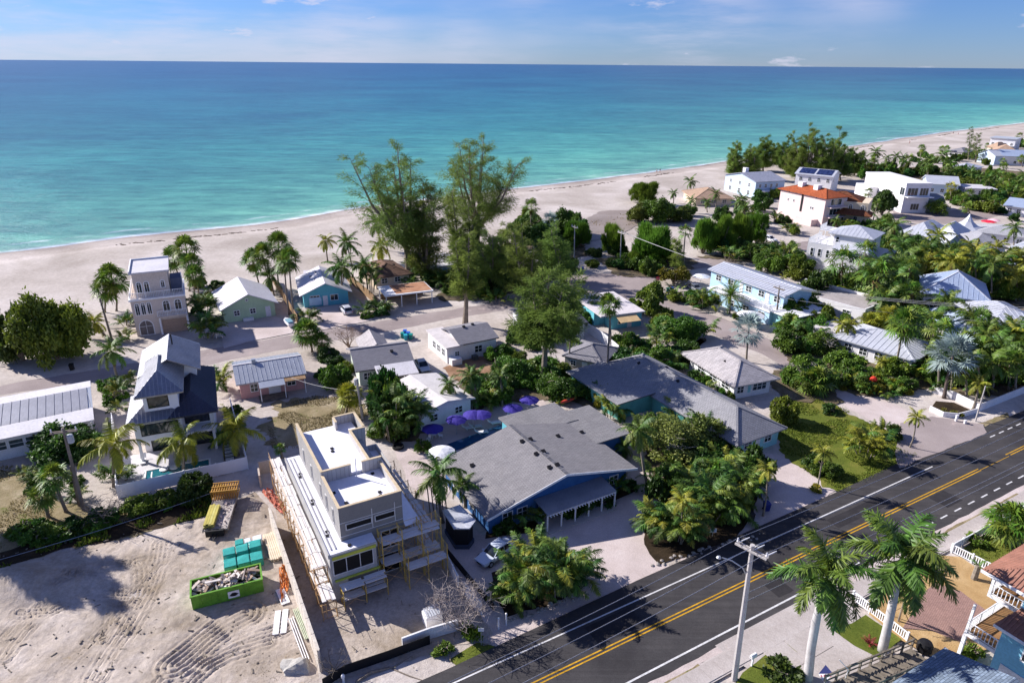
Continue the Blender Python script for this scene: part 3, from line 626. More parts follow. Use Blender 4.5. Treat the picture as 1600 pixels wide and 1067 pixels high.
def door(H, wall, u, w, h, mat, z=0.05, yoff=0.0):
    key = ('door', w, h, mat.name_full)
    if key not in CACHE:
        d = MB(); d.box(-w / 2, -0.05, 0, w / 2, 0.02, h)
        for sx in (-1, 1):
            for zz0, zz1 in ((0.15, h * 0.45), (h * 0.52, h - 0.15)): d.box(sx * w / 4 - w * 0.17, -0.07, zz0, sx * w / 4 + w * 0.17, -0.045, zz1)
        hd = MB(); hd.box(w / 2 - 0.16, -0.11, h * 0.45, w / 2 - 0.10, -0.05, h * 0.45 + 0.14)
        CACHE[key] = (d.mesh('door', mat), hd.mesh('handle', M_metal))
    o = link(bpy.data.objects.new('door', CACHE[key][0]), H.root); place_on(H, o, wall, u, z)
    if yoff: o.location.y += yoff
    link(bpy.data.objects.new('handle', CACHE[key][1]), o); return o
def roof_polys(kind, x0, y0, x1, y1, h, rise, over):
    """top faces; h = height at the wall line"""
    V = Vector
    W, D = x1 - x0, y1 - y0
    if kind == 'gable_y':
        dz = rise / (W / 2) * over; xm = (x0 + x1) / 2
        a, b = V((x0 - over, y0 - over, h - dz)), V((x0 - over, y1 + over, h - dz)); c, d = V((xm, y0 - over, h + rise)), V((xm, y1 + over, h + rise))
        e, f = V((x1 + over, y0 - over, h - dz)), V((x1 + over, y1 + over, h - dz)); return [[a, c, d, b], [c, e, f, d]]
    if kind == 'gable_x':
        dz = rise / (D / 2) * over; ym = (y0 + y1) / 2
        a, b = V((x0 - over, y0 - over, h - dz)), V((x1 + over, y0 - over, h - dz)); c, d = V((x0 - over, ym, h + rise)), V((x1 + over, ym, h + rise))
        e, f = V((x0 - over, y1 + over, h - dz)), V((x1 + over, y1 + over, h - dz)); return [[a, b, d, c], [c, d, f, e]]
    if kind == 'hip':
        dz = rise / (min(W, D) / 2) * over
        A, B, Cc, Dd = V((x0 - over, y0 - over, h - dz)), V((x1 + over, y0 - over, h - dz)), V((x1 + over, y1 + over, h - dz)), V((x0 - over, y1 + over, h - dz))
        if W >= D + 0.05:
            p, q = V((x0 + D / 2, (y0 + y1) / 2, h + rise)), V((x1 - D / 2, (y0 + y1) / 2, h + rise)); return [[A, B, q, p], [B, Cc, q], [Cc, Dd, p, q], [Dd, A, p]]
        if D > W + 0.05:
            p, q = V(((x0 + x1) / 2, y0 + W / 2, h + rise)), V(((x0 + x1) / 2, y1 - W / 2, h + rise)); return [[A, B, p], [B, Cc, q, p], [Cc, Dd, q], [Dd, A, p, q]]
        p = V(((x0 + x1) / 2, (y0 + y1) / 2, h + rise)); return [[A, B, p], [B, Cc, p], [Cc, Dd, p], [Dd, A, p]]
    if kind == 'shed':      # high at the back
        a, b, c, d = V((x0 - over, y0 - over, h)), V((x1 + over, y0 - over, h)), V((x1 + over, y1 + over, h + rise)), V((x0 - over, y1 + over, h + rise)); return [[a, b, c, d]]
    if kind == 'shed_f':    # high at the front
        a, b, c, d = V((x0 - over, y0 - over, h + rise)), V((x1 + over, y0 - over, h + rise)), V((x1 + over, y1 + over, h)), V((x0 - over, y1 + over, h)); return [[a, b, c, d]]
    a, b, c, d = V((x0 - over, y0 - over, h)), V((x1 + over, y0 - over, h)), V((x1 + over, y1 + over, h)), V((x0 - over, y1 + over, h)); return [[a, b, c, d]]
def ribs(mb, poly, spacing, w=0.05, hgt=0.06, along=None):
    """standing seams down a roof face"""
    P3 = [Vector(p) for p in poly]; n = (P3[1] - P3[0]).cross(P3[2] - P3[0]).normalized()
    if n.z < 0: n = -n
    dn = Vector((n.x, n.y, 0))
    if along is not None: dn = Vector(along); dn -= n * dn.dot(n); dn.normalize()
    elif dn.length < 1e-3: dn = Vector((0, 1, 0))
    else: dn = (dn.normalized() - n * dn.normalized().dot(n)).normalized()
    e = n.cross(dn); o = P3[0]
    us = [(p - o).dot(e) for p in P3]; vv = [(p - o).dot(dn) for p in P3]
    k = math.ceil(min(us) / spacing)
    while k * spacing < max(us):
        u = k * spacing; hits = []
        for i in range(len(P3)):
            j = (i + 1) % len(P3)
            if (us[i] - u) * (us[j] - u) < 0:
                t = (u - us[i]) / (us[j] - us[i]); hits.append(vv[i] + t * (vv[j] - vv[i]))
        if len(hits) >= 2 and max(hits) - min(hits) > 0.15:
            a = o + e * u + dn * min(hits) + n * hgt * 0.3; b = o + e * u + dn * max(hits) + n * hgt * 0.3
            mb.bar(a, b, w, hgt, up=n)
        k += 1
def add_roof(H, kind, x0, y0, x1, y1, h, rise=0, over=0.5, mat=None, t=0.18, seam=None, name='roof', ridge=None, seam_mat=None, gable_mat=None):
    ps = roof_polys(kind, x0, y0, x1, y1, h + t, rise, over)
    r = MB().shell(ps, t).build(name, mat or M_metal, H.root)
    if seam:
        sm = MB()
        for q in ps: ribs(sm, q, seam)
        sm.build('seams', seam_mat or mat or M_metal, r)
    if ridge:
        rb = MB(); seen = {}
        for q in ps:
            for i in range(len(q)):
                a, b = q[i], q[(i + 1) % len(q)]
                k = tuple(sorted([tuple(round(c, 3) for c in a), tuple(round(c, 3) for c in b)]))
                seen[k] = seen.get(k, 0) + 1
        for (a, b), c in seen.items():
            if c == 2: rb.bar(Vector(a) + Vector((0, 0, .02)), Vector(b) + Vector((0, 0, .02)), 0.28, 0.07)
        rb.build('ridge_cap', ridge, r)
    if gable_mat is not None:
        g = MB()
        if kind == 'gable_y':
            xm = (x0 + x1) / 2
            for y in (y0 + 0.001, y1 - 0.12): g.add([(x0 + .02, y, h - 0.02), (x1 - .02, y, h - 0.02), (xm, y, h + rise - 0.02), (x0 + .02, y + 0.12, h - 0.02), (x1 - .02, y + 0.12, h - 0.02), (xm, y + 0.12, h + rise - 0.02)], [(0, 1, 2), (5, 4, 3), (0, 3, 4, 1), (1, 4, 5, 2), (2, 5, 3, 0)])
        if kind == 'gable_x':
            ym = (y0 + y1) / 2
            for x in (x0 + 0.001, x1 - 0.12): g.add([(x, y0 + .02, h - 0.02), (x, y1 - .02, h - 0.02), (x, ym, h + rise - 0.02), (x + 0.12, y0 + .02, h - 0.02), (x + 0.12, y1 - .02, h - 0.02), (x + 0.12, ym, h + rise - 0.02)], [(0, 2, 1), (3, 4, 5), (0, 1, 4, 3), (1, 2, 5, 4), (2, 0, 3, 5)])
        g.build('gable', gable_mat, H.root)
    return r
def vents(H, pts, mat=None, name='vent'):
    """small roof vents at local points"""
    key = 'vent_mesh'
    if key not in CACHE:
        v = MB(); v.box(-0.22, -0.2, -0.05, 0.22, 0.2, 0.12); v.add([(-0.24, -0.24, 0.12), (0.24, -0.24, 0.12), (0.24, 0.2, 0.26), (-0.24, 0.2, 0.26), (-0.24, 0.2, 0.12), (0.24, 0.2, 0.12)], [(0, 1, 2, 3), (3, 2, 5, 4), (0, 3, 4), (1, 5, 2), (0, 4, 5, 1)])
        CACHE[key] = v.mesh('vent', M_dark)
    for p in pts:
        o = link(bpy.data.objects.new(name, CACHE[key]), H.root); o.location = p
def rail(H, pts, h=1.0, step=1.4, mat=None, bal=0.26, name='railing', z0=0.0):
    mat = mat or M_trim; b = MB()
    for a, c in zip(pts, pts[1:]):
        a = Vector(a); c = Vector(c); L = (c - a).length; n = max(1, round(L / step)); up = Vector((0, 0, 1))
        for i in range(n + 1):
            p = a.lerp(c, i / n); b.bar(p, p + up * (h + 0.06), 0.09, 0.09)
        b.bar(a + up * h, c + up * h, 0.08, 0.07); b.bar(a + up * 0.12, c + up * 0.12, 0.05, 0.05)
        if bal:
            k = int(L / bal)
            for i in range(1, k):
                p = a.lerp(c, i / k); b.bar(p + up * 0.12, p + up * h, 0.07, 0.05, up=(c - a))
    return b.build(name, mat, H.root)
def frame_house(name, label, pA, pB, z, D, h, wall, cat='house', group=None, base=True, angle=None, W=None, back=False):
    """walls box from the two front corners as surveyed at height z"""
    A = G(*pA, z); B = G(*pB, z); A.z = 0; B.z = 0
    H = House(); H.W = W or (B - A).length; H.D = D; H.h = h
    H.rz = math.atan2(B.y - A.y, B.x - A.x) if angle is None else angle
    H.root = thing(name, label, cat, A, H.rz, group)
    H.A = A; H.wall = wall
    if base: MB().box(0, 0, 0, H.W, D, h).build('wall', wall, H.root)
    return H
def to_local(H, px, py, z):
    p = G(px, py, z) - H.A; c, s = math.cos(H.rz), math.sin(H.rz)
    return Vector((p.x * c + p.y * s, -p.x * s + p.y * c, z))
ROOF_GREY = shingle(C(152, 151, 154), .1, .5, .2); ROOF_GREY2 = shingle(C(140, 138, 144), .1, .5, .2); ROOF_LIGHT = shingle(C(178, 172, 172), 0.15); ROOF_BROWN = shingle(C(122, 96, 82), 0.2)
ROOF_WHITE = paint(C(208, 204, 208), 0.55, 0.06, 0.4); ROOF_TILE = shingle(C(172, 92, 58), 0.2, 0.4, 0.35); ROOF_TILEB = shingle(C(118, 74, 52), 0.3, 0.4, 0.35)
ROOF_TAN = shingle(C(178, 150, 128), 0.15); ROOF_METALB = paint(C(176, 190, 214), 0.4, 0.05, 0.5, metal=0.3, spec=0.5); ROOF_METALW = paint(C(204, 206, 214), 0.42, 0.05, 0.5, metal=0.25, spec=0.5)
ROOF_NAVY = paint(C(160, 160, 166), 0.44, 0.08, 0.5, metal=0.85, spec=0.5); SEAM_GLINT = paint(C(190, 188, 190), .35, .1, .5, metal=.5)  # seams given a paler colour to paint in their reflections
W_GREEN = paint(C(184, 208, 172), 0.8, 0.07); W_TURQ = paint(C(104, 184, 198), 0.8, 0.08); W_PINK = paint(C(206, 158, 156), 0.8, 0.08); W_PALEG = paint(C(206, 216, 202), 0.8, 0.06)
W_BLUE = paint(C(58, 104, 160), 0.75, 0.1); W_SKY = paint(C(176, 208, 230), 0.8, 0.06); W_TEAL = paint(C(104, 176, 168), 0.8, 0.1); W_AQUA = paint(C(150, 206, 210), 0.8, 0.07)
W_CREAM = paint(C(222, 204, 178), 0.8, 0.07); W_BEIGE = paint(C(216, 202, 190), 0.85, 0.06); W_SALM = paint(C(228, 204, 200), 0.8, 0.05); W_LBLUE = paint(C(188, 206, 224), 0.8, 0.05)
H = frame_house('villa', 'tall beige three-storey villa with arched windows and white roof on the beach', (215, 526), (297, 515), 0, 10.5, 6.9, W_BEIGE)
W = H.W
MB().box(0.9, 1.2, 6.9, W * 0.76, 9.4, 11.2).build('upper_storey', W_BEIGE, H.root)
MB().box(0.5, 0.7, 11.2, W * 0.8, 10.0, 11.5).build('roof', ROOF_WHITE, H.root)
MB().box(0.5, 0.7, 11.5, 0.7, 10.0, 11.8).box(0.7, 9.8, 11.5, W * 0.8, 10.0, 11.8).build('parapet', M_white, H.root)
MB().box(-0.25, -0.25, 6.62, W + 0.25, 0.0, 6.95).box(-0.25, 0.0, 6.62, -0.0, 10.5, 6.95).box(W, 0, 6.62, W + 0.25, 10.5, 6.95).build('cornice', M_trim, H.root)
MB().box(W * 0.45 , -0.9, 3.2, W + 0.1, -0.0, 3.45).build('balcony', W_BEIGE, H.root)
rail(H, [(W * 0.45, -0.8, 3.45), (W, -0.8, 3.45)], 1.0)
rail(H, [(0.05, 10.0, 6.95), (0.05, 0.05, 6.95), (W * 0.44, 0.05, 6.95), (W - 0.05, 0.05, 6.95), (W - 0.05, 10.0, 6.95)], 1.05)
for f in (.10, .21, .32): win(H, 'f', W * f, 3.9, 0.85, 2.3, 'arch')
for f in (.64, .86): win(H, 'f', W * f, 4.0, 1.25, 2.2, 'arch')
for f in (.20, .34): win(H, 'f', W * f, 7.6, 0.95, 2.1, 'arch', yoff=1.2)
win(H, 'f', W * .64, 8.2, 0.8, 1.5, 'arch', yoff=1.2)
win(H, 'f', W * .20, 0.05, 2.4, 2.9, 'arch', gm=paint(C(120, 112, 110), 0.7, 0.2))
win(H, 'r', 4, 7.6, 1.6, 2.2, 'm1'); win(H, 'l', 3, 3.8, 1.1, 2.0, 'arch'); win(H, 'l', 7, 3.8, 1.1, 2.0, 'arch')
g = MB()
for k in range(4): g.box(W * .50, -0.06 - 0.012 * (k % 2), 0.05 + k * 0.62, W * .97, 0.0, 0.05 + k * 0.62 + 0.60)
g.build('garage_door', paint(C(176, 152, 132), 0.7, 0.05), H.root)
MB().box(W * .455, -0.7, 0, W * .49, -0.2, 3.2).box(W * .975, -0.7, 0, W * 1.01, -0.2, 3.2).build('column', M_trim, H.root)
MB().box(W * .78, 2.2, 6.95, W * .99, 6.0, 9.4).build('recess_shade', paint(C(90, 96, 116), 0.8, 0.1), H.root)  # solid block in shade grey, painted to read as the dark upper recess
H = frame_house('cottage', 'pale green cottage with white gable roof, next to the beige villa', (352, 505), (431, 493), 0, 11.5, 2.9, W_GREEN)
add_roof(H, 'gable_y', 0, 0, H.W, H.D, 2.9, 2.2, 0.7, ROOF_WHITE, gable_mat=W_GREEN)
for u in (2.3, 5.2): win(H, 'f', u, 1.1, 1.1, 1.1, 'm2')
win(H, 'f', H.W / 2 - 0.3, 3.7, 0.5, 0.5, 'x'); win(H, 'r', 3, 1, 1.2, 1.1, 'm2'); door(H, 'f', H.W - 1.3, 0.95, 2.1, M_white)
MB().box(3.2, -0.9, 0, 5.1, -0.1, 0.55).build('planter', M_white, H.root)
H = frame_house('cottage', 'turquoise cottage with pale gable roof behind a white gravel drive', (476, 481), (545, 474), 0, 12.0, 2.9, W_TURQ)
add_roof(H, 'gable_y', 0, 0, H.W, H.D, 2.9, 1.9, 0.8, paint(C(206, 202, 206), 0.7, 0.07), gable_mat=W_TURQ)
win(H, 'f', 2.2, 0.9, 1.9, 1.5, 'x3'); win(H, 'f', 6.0, 1.0, 1.6, 1.3, 'x2'); door(H, 'f', 4.2, 0.95, 2.1, M_white)
MB().box(1.0, -0.25, 0.4, 3.4, -0.12, 2.0).build('shutter', W_SKY, H.root)
MB().box(1.5, 12.0, 0, 8.0, 16, 2.9).build('rear_wing', M_white, H.root)
MB().box(1.2, 12.02, 2.9, 8.3, 16.4, 3.15).build('rear_roof', ROOF_WHITE, H.root)
vents(H, [(3.0, 5, 4.15), (2.2, 8, 3.9), (3.4, 9, 4.4)])
H = frame_house('bungalow', 'brown shingle bungalow among palms at the beach edge', (588, 452), (640, 444), 0, 11, 2.7, W_CREAM)
add_roof(H, 'hip', 0, 0, H.W, H.D, 2.7, 1.6, 0.7, ROOF_BROWN, ridge=ROOF_BROWN)
win(H, 'f', 2, 1, 1.4, 1.2, 'm2'); win(H, 'f', 5, 1, 1.4, 1.2, 'm2')
vents(H, [(5, 2, 3.5), (5.8, 4, 3.7), (3.0, 2.0, 3.5)])
H = frame_house('carport', 'low open carport with brown gravel roof and white posts', (604, 482), (676, 473), 0, 6.5, 2.6, M_white, cat='carport', base=False)
W = H.W
MB().box(-0.2, -0.3, 2.5, W + 0.2, 6.5, 2.75).build('roof', M_white, H.root)
MB().box(2.2, 0.2, 2.75, W, 6.3, 2.79).build('roof_gravel', earth('roof_gravel', [C(150, 108, 84), C(172, 128, 100), C(184, 146, 120)], 0.4, 9, 0.5), H.root)
for u in (0.0, 0.33, 0.66, 1.0):
    for y in (0, 6.2): MB().box(u * (W - 0.16), y, 0, u * (W - 0.16) + 0.16, y + 0.16, 2.5).build('post', M_trim, H.root)
MB().box(0.3, 6.0, 0, W - 0.3, 6.1, 1.2).build('back_fence', M_wood, H.root)
H = frame_house('bungalow', 'low white flat-roofed house half hidden between two tall feathery pines', (672, 437), (722, 430), 0, 10, 2.7, M_white)
MB().box(-0.4, -0.4, 2.7, H.W + 0.4, 10.4, 2.95).build('roof', ROOF_WHITE, H.root)
win(H, 'f', 2, 1, 1.4, 1.2, 'm2'); win(H, 'f', 5, 1, 1.4, 1.2, 'm2'); door(H, 'f', 3.7, 0.95, 2.1, W_TURQ)
H = frame_house('bungalow', 'grey roofed house in the shade behind the leaning pine', (770, 437), (842, 428), 0, 10, 2.7, W_LBLUE)
add_roof(H, 'gable_x', 0, 0, H.W, 10, 2.7, 1.3, 0.6, ROOF_LIGHT, gable_mat=W_LBLUE)
win(H, 'f', 2, 1, 1.4, 1.2, 'm2'); win(H, 'f', 6, 1, 1.4, 1.2, 'm2')
H = frame_house('cottage', 'small pink cottage with ribbed metal roof and white porch', (378, 624), (476, 607), 0, 8.0, 2.6, W_PINK)
W = H.W
add_roof(H, 'gable_x', 0, 0, W, 8.0, 2.6, 1.1, 0.5, M_metal, seam=0.62, ridge=ROOF_WHITE, gable_mat=W_PINK)
win(H, 'f', 1.9, 0.9, 1.1, 1.3, 'm2'); win(H, 'f', 8.0 if W > 9 else W - 1.8, 0.9, 1.3, 1.2, 'm2'); win(H, 'l', 3, 1, 1.1, 1.2, 'm2')
for u in (0.48, 0.57): door(H, 'f', W * u, 0.9, 2.1, M_white, yoff=0)
MB().slab([(W * .28, -2.4, 2.35), (W * .68, -2.4, 2.35), (W * .68, -0.02, 2.62), (W * .28, -0.02, 2.62)], 0.1).build('porch_roof', M_metal, H.root)
MB().slab([(W * .68, -1.6, 2.40), (W * 1.02, -1.6, 2.40), (W * 1.02, -0.02, 2.6), (W * .68, -0.02, 2.6)], 0.08).build('side_porch_roof', M_wood, H.root)
for u in (.29, .67, 1.0): MB().box(W * u - 0.06, -2.3 if u < .9 else -1.5, 0, W * u + 0.06, -2.18 if u < .9 else -1.38, 2.3).build('post', M_trim, H.root)
MB().box(W * .26, -2.4, 0.01, W * .7, -0.01, 0.14).build('porch_deck', M_greywood, H.root)
MB().box(2.2, 3.7, 3.7, 2.8, 4.3, 4.45).build('chimney', M_metal, H.root)
H = frame_house('house', 'grey shingle cottage with white screened sunroom beside a parked silver sedan', (563, 603), (643, 591), 0, 8.5, 2.8, W_PALEG)
W = H.W
add_roof(H, 'gable_x', 0, 0, W, 8.5, 2.8, 1.5, 0.6, ROOF_GREY2, ridge=ROOF_GREY2, gable_mat=W_PALEG)
add_roof(H, 'gable_y', W * 0.25, 6.0, W * 0.72, 12.0, 2.9, 1.25, 0.5, ROOF_LIGHT, gable_mat=W_PALEG, name='rear_roof')
MB().box(W * .25 + 0.05, 8.51, 0, W * 0.72 - .05, 12, 2.9).build('rear_wing', W_PALEG, H.root)
sx0, sx1, sy = W * 0.33, W * 1.0, -3.2
MB().slab([(sx0 - 0.3, sy - 0.4, 2.5), (sx1 + 0.4, sy - 0.4, 2.5), (sx1 + 0.4, -0.01, 3.0), (sx0 - 0.3, -0.01, 3.0)], 0.14).build('sunroom_roof', ROOF_WHITE, H.root)
s = MB(); n = 6
for i in range(n + 1):
    x = sx0 + (sx1 - sx0) * i / n; s.box(x - 0.05, sy - 0.05, 0, x + 0.05, sy + 0.05, 2.4)
for zz0 in (0.05, 1.15, 2.25): s.box(sx0, sy - 0.04, zz0, sx1, sy + 0.04, zz0 + 0.1)
for i in range(3):
    y = sy + (0 - sy) * i / 2.0; s.box(sx1 - 0.05, y - 0.05 if i else y + .06, 0, sx1 + 0.05, y + 0.05 if i < 2 else y - .01, 2.4)
s.build('sunroom_frame', M_trim, H.root)
MB().box(sx0 + 0.02, sy + 0.06, 0.1, sx1 - 0.06, sy + 0.08, 2.3).build('sunroom_screen', glass((0.02, 0.022, 0.022, 1), 0.4), H.root)
win(H, 'f', 1.2, 0.9, 1.2, 1.2, 'm2'); win(H, 'r', 3, 0.9, 1.2, 1.2, 'm2'); win(H, 'l', 3, 0.9, 1.2, 1.2, 'm2')
vents(H, [(W * .7, 2.5, 3.95)])
HW = frame_house('bungalow', 'low white flat-gabled bungalow behind the palms and plank fence', (657, 646), (735, 621), 2.7, 9.5, 2.6, M_white)
add_roof(HW, 'gable_y', 0, 0, HW.W, 9.5, 2.6, .8, .5, paint(C(214, 208, 206), .7, .08), gable_mat=M_white); win(HW, 'f', 2, .9, 1.3, 1.1, 'm2'); win(HW, 'f', HW.W - 2, .9, 1.3, 1.1, 'm2'); win(HW, 'l', 4, .9, 1.3, 1.1, 'm2')
H = frame_house('cottage', 'small white cottage with half white, half grey roof in the sandy lot', (699, 568), (775, 552), 0, 8.0, 2.8, M_white)
W = H.W
add_roof(H, 'gable_x', W * .3, 0.3, W, 8.0, 2.9, 1.15, 0.5, ROOF_GREY2, gable_mat=M_white)
add_roof(H, 'shed', 0, 0, W * .29, 8.0, 2.7, 0.35, 0.25, paint(C(212, 204, 202), 0.7, 0.1), name='flat_roof')
win(H, 'f', 1.8, 1.0, 0.9, 0.9, 'm2'); win(H, 'f', W * .63, 0.9, 1.5, 1.3, 'm2'); door(H, 'f', W * .40, 0.9, 2.1, M_white)
for y in (1.5, 3.4, 5.3): win(H, 'l', y, 0.9, 1.2, 1.3, 'm2')
MB().box(0.2, -1.5, 0, 2.0, -0.02, 1.1).build('bin_store', M_white, H.root)
o = MB().box(-0.45, -0.4, 0, 0.45, 0.4, 0.8).build('air_conditioner', paint(C(90, 92, 96), 0.7, 0.2), H.root); o.location = (W * .52, -0.7, 0)
vents(H, [(W * .55, 4.0, 4.2), (W * .75, 4.3, 4.2)], M_white)
H = frame_house('house', 'white two-level house behind the big court tree, with sliding doors onto a pale court', (842, 541), (912, 529), 0, 11, 3.2, M_white)
W = H.W
add_roof(H, 'gable_x', 0, 0, W, 11, 3.2, 1.2, 0.5, shingle(C(88, 90, 104)), gable_mat=M_white)
win(H, 'f', W * .62, 0.15, 2.2, 2.2, 'x3'); win(H, 'f', W * .25, 0.9, 1.3, 1.2, 'm2')
for y in (2, 5, 8): win(H, 'l', y, 0.9, 1.2, 1.3, 'm2')
sheet('court', gp((842, 543), (912, 530), (940, 545), (945, 556), (880, 570), (840, 560)), M_conc, 0.05)
H = frame_house('shed', 'low grey hip-roofed garage at the end of the pale court', (882, 577), (938, 590), 0, 7, 2.5, M_block, cat='garage')
add_roof(H, 'hip', 0, 0, H.W, 7, 2.5, 1.2, 0.4, ROOF_GREY2, ridge=ROOF_GREY2)
win(H, 'f', 1.5, 1, 1.0, 1.0, 'm2'); door(H, 'f', 3.5, 0.9, 2.0, M_white)
H = frame_house('house', 'turquoise flat-roofed house with tan awning near the street bend', (955, 515), (1001, 509), 0, 12, 2.8, W_TURQ)
W = H.W
MB().box(-2.5, -0.4, 2.8, W + 0.5, 12.4, 3.05).build('roof', paint(C(210, 202, 202), 0.7, 0.08), H.root)
MB().box(-2.2, 3, 0, -0.02, 12, 2.8).build('side_wing', W_TURQ, H.root)
MB().slab([(0.5, -2.6, 2.2), (W * .75, -2.6, 2.2), (W * .75, -0.42, 2.75), (0.5, -0.42, 2.75)], 0.05).build('awning', paint(C(206, 176, 130), 0.8, 0.1), H.root)
win(H, 'f', 2, 0.9, 1.4, 1.2, 'm2'); win(H, 'r', 3, 0.9, 1.4, 1.2, 'm2'); door(H, 'f', W * .6, 0.9, 2.1, M_white)
FL = G(1147, 691, 2.6); FR = G(1221, 664.5, 2.6)
H = frame_house('house', 'long grey shingle hip-roofed house with teal walls and a recessed court', (1151, 690), (1218, 666), 2.6, 27, 2.7, W_AQUA, base=False)
W = H.W
MB().box(0, 0, 0, W, 27, 2.7).build('wall', W_AQUA, H.root)
add_roof(H, 'hip', 0, 0, W, 27, 2.7, 1.9, 0.7, ROOF_GREY, ridge=ROOF_GREY)
MB().box(-6.2, 15.5, 0, -0.02, 27, 2.7).build('side_wing', W_TEAL, H.root)
ps = [[Vector((-6.8, 15.0, 2.75)), Vector((0.3, 15.0, 2.95)), Vector((0.3, 27.6, 2.95)), Vector((-6.8, 27.6, 2.75))]]
MB().shell(ps, 0.16).build('wing_roof', ROOF_GREY, H.root)
MB().box(-0.25, 9, 0, -0.03, 15.2, 2.6).build('court_wall', W_TEAL, H.root)
win(H, 'f', 2.2, 0.9, 1.4, 1.3, 'm2'); win(H, 'f', W - 2.0, 0.9, 1.4, 1.3, 'm2'); door(H, 'f', W / 2, 0.95, 2.1, M_white)
for y in (4, 9, 14, 20): win(H, 'r', y, 0.9, 1.4, 1.3, 'm2')
for y in (3, 6): win(H, 'l', y, 0.9, 1.4, 1.3, 'm2')
vents(H, [(W * .62, 9, 4.1), (W * .4, 14, 4.3), (W * .7, 19, 3.9), (W * .35, 22, 4.1), (W * .45, 5.5, 4.1)])
H = frame_house('cottage', 'white cottage with pale pyramid-like hip roof beside the green lawn', (1145, 624), (1201, 613), 0, 11, 2.8, M_white)
W = H.W
add_roof(H, 'hip', 0, 0, W, 12, 2.8, 1.5, 0.9, ROOF_LIGHT, ridge=ROOF_LIGHT)
win(H, 'f', W * .70, 0.8, 2.6, 1.4, 'm3', gm=glass((0.02, 0.03, 0.04, 1))); win(H, 'f', W * .17, 0.8, 1.3, 1.3, 'm2')
for u in (.38,): MB().box(W * u, -0.05, 0.7, W * u + 0.5, 0.0, 2.2).build('shutter', W_AQUA, H.root)
for y in (2, 5, 8): win(H, 'l', y, 0.9, 1.8, 1.1, 'm2')
vents(H, [(2.0, 5, 3.7), (3.0, 4, 4.0)], M_white)
A_, B_ = (1112, 421), (1226, 462)
H = frame_house('motel_block', 'pale blue two-storey motel block with metal roof and white balcony rail', A_, B_, 5.4, 7.5, 5.4, W_SKY, cat='motel')
W = H.W
add_roof(H, 'gable_x', 0, 0, W, 7.5, 5.4, 0.9, 0.6, ROOF_METALW, seam=0.8, ridge=ROOF_METALW, gable_mat=W_SKY)
MB().box(3, -3.6, 2.5, W + 0.2, -0.02, 2.75).build('balcony', M_white, H.root)
MB().box(3.2, -3.3, 0, W, -0.02, 2.5).build('lower_storey', W_SKY, H.root)
rail(H, [(W * .40, -3.45, 2.75), (W, -3.45, 2.75), (W, -0.1, 2.75)], 1.0, 1.6)
for u in (.12, .30, .55, .72, .92): win(H, 'f', W * u, 3.5, 1.6, 1.3, 'm2')
for u in (.45, .80): door(H, 'f', W * u, 0.95, 2.1, M_white, z=2.76)
for u in (.3, .5, .7, .9): win(H, 'f', W * u, 0.9, 1.6, 1.2, 'm2', yoff=-3.3)
MB().box(W + 0.02, -2.5, 0, W + 4.5, 7.0, 2.6).build('end_wing', W_AQUA, H.root); MB().box(W + 0.2, -3.0, 2.6, W + 5.0, 7.4, 2.82).build('end_roof', M_white, H.root)
H = frame_house('flat_block', 'flat grey-roofed motel block with long white parapet behind the pale blue one', (1222, 452), (1352, 487), 2.8, 9, 2.9, M_white, cat='motel')
W = H.W
MB().box(0.25, 0.25, 2.9, W - 0.25, 8.75, 2.95).build('roof', paint(C(168, 160, 158), 0.9, 0.12, 0.4), H.root)
MB().box(0, 8.75, 2.9, W, 9.0, 3.5).box(W - .25, 0, 2.9, W, 8.74, 3.3).box(0, 0, 2.9, W - .26, .25, 3.15).build('parapet', M_white, H.root)
for u in (.2, .5, .8): win(H, 'f', W * u, 1, 1.6, 1.2, 'm2')
H = frame_house('house', 'big white three-storey house with rooftop deck and side stair, metal hip roof', (1256, 417), (1348, 434), 0, 10, 6.2, M_white)
W = H.W
MB().box(W * .40, 1.0, 6.2, W, 9.5, 9.2).build('upper_storey', M_white, H.root)
add_roof(H, 'hip', W * .34, 1.0, W, 9.5, 9.2, 1.6, 0.6, ROOF_METALW, seam=0.9)
ps = [[Vector((W * .45, -1.6, 6.0)), Vector((W + 0.6, -1.6, 6.0)), Vector((W - 0.6, 0.98, 7.2)), Vector((W * .45, 0.98, 7.2))], [Vector((W + 0.6, -1.6, 6.0)), Vector((W + 0.62, 2.5, 6.0)), Vector((W - 0.6, 0.98, 7.2))]]
MB().shell(ps, 0.15).build('skirt_roof', ROOF_METALW, H.root)
MB().box(W * .45, -1.0, 0, W - 0.02, -0.02, 5.85).build('front_bay', M_white, H.root)
rail(H, [(0.05, 9.5, 6.2), (0.05, 0.05, 6.2), (W * .42, 0.05, 6.2)], 1.1, 1.6)
MB().box(0.8, 4.5, 8.6, W * .3, 9.4, 8.8).build('roof_deck', M_white, H.root)
for x in (0.9, W * .29):
    for y in (4.6, 9.2): MB().box(x - .08, y - .08, 6.2, x + .08, y + .08, 8.6).build('post', M_trim, H.root)
rail(H, [(0.85, 9.3, 8.8), (0.85, 4.6, 8.8), (W * .29, 4.6, 8.8)], 1.0, 1.4)
st = MB()
for k in range(9): st.box(W * .30 + k * 0.28, 2.2, 8.5 - k * 0.26, W * .30 + k * 0.28 + 0.32, 3.6, 8.62 - k * 0.26)
st.bar((W * .30, 2.2, 8.5), (W * .30 + 2.5, 2.2, 6.2), 0.1, 0.3).build('stair', M_trim, H.root)
for u in (.09, .22, .36): win(H, 'f', W * u, 3.2, 0.8, 1.9, 'm1')
win(H, 'f', W * .46, 6.9, 0.8, 1.6, 'm1', yoff=1.0)
win(H, 'f', W * .78, 3.2, 0.9, 1.8, 'm1', yoff=-1.0)
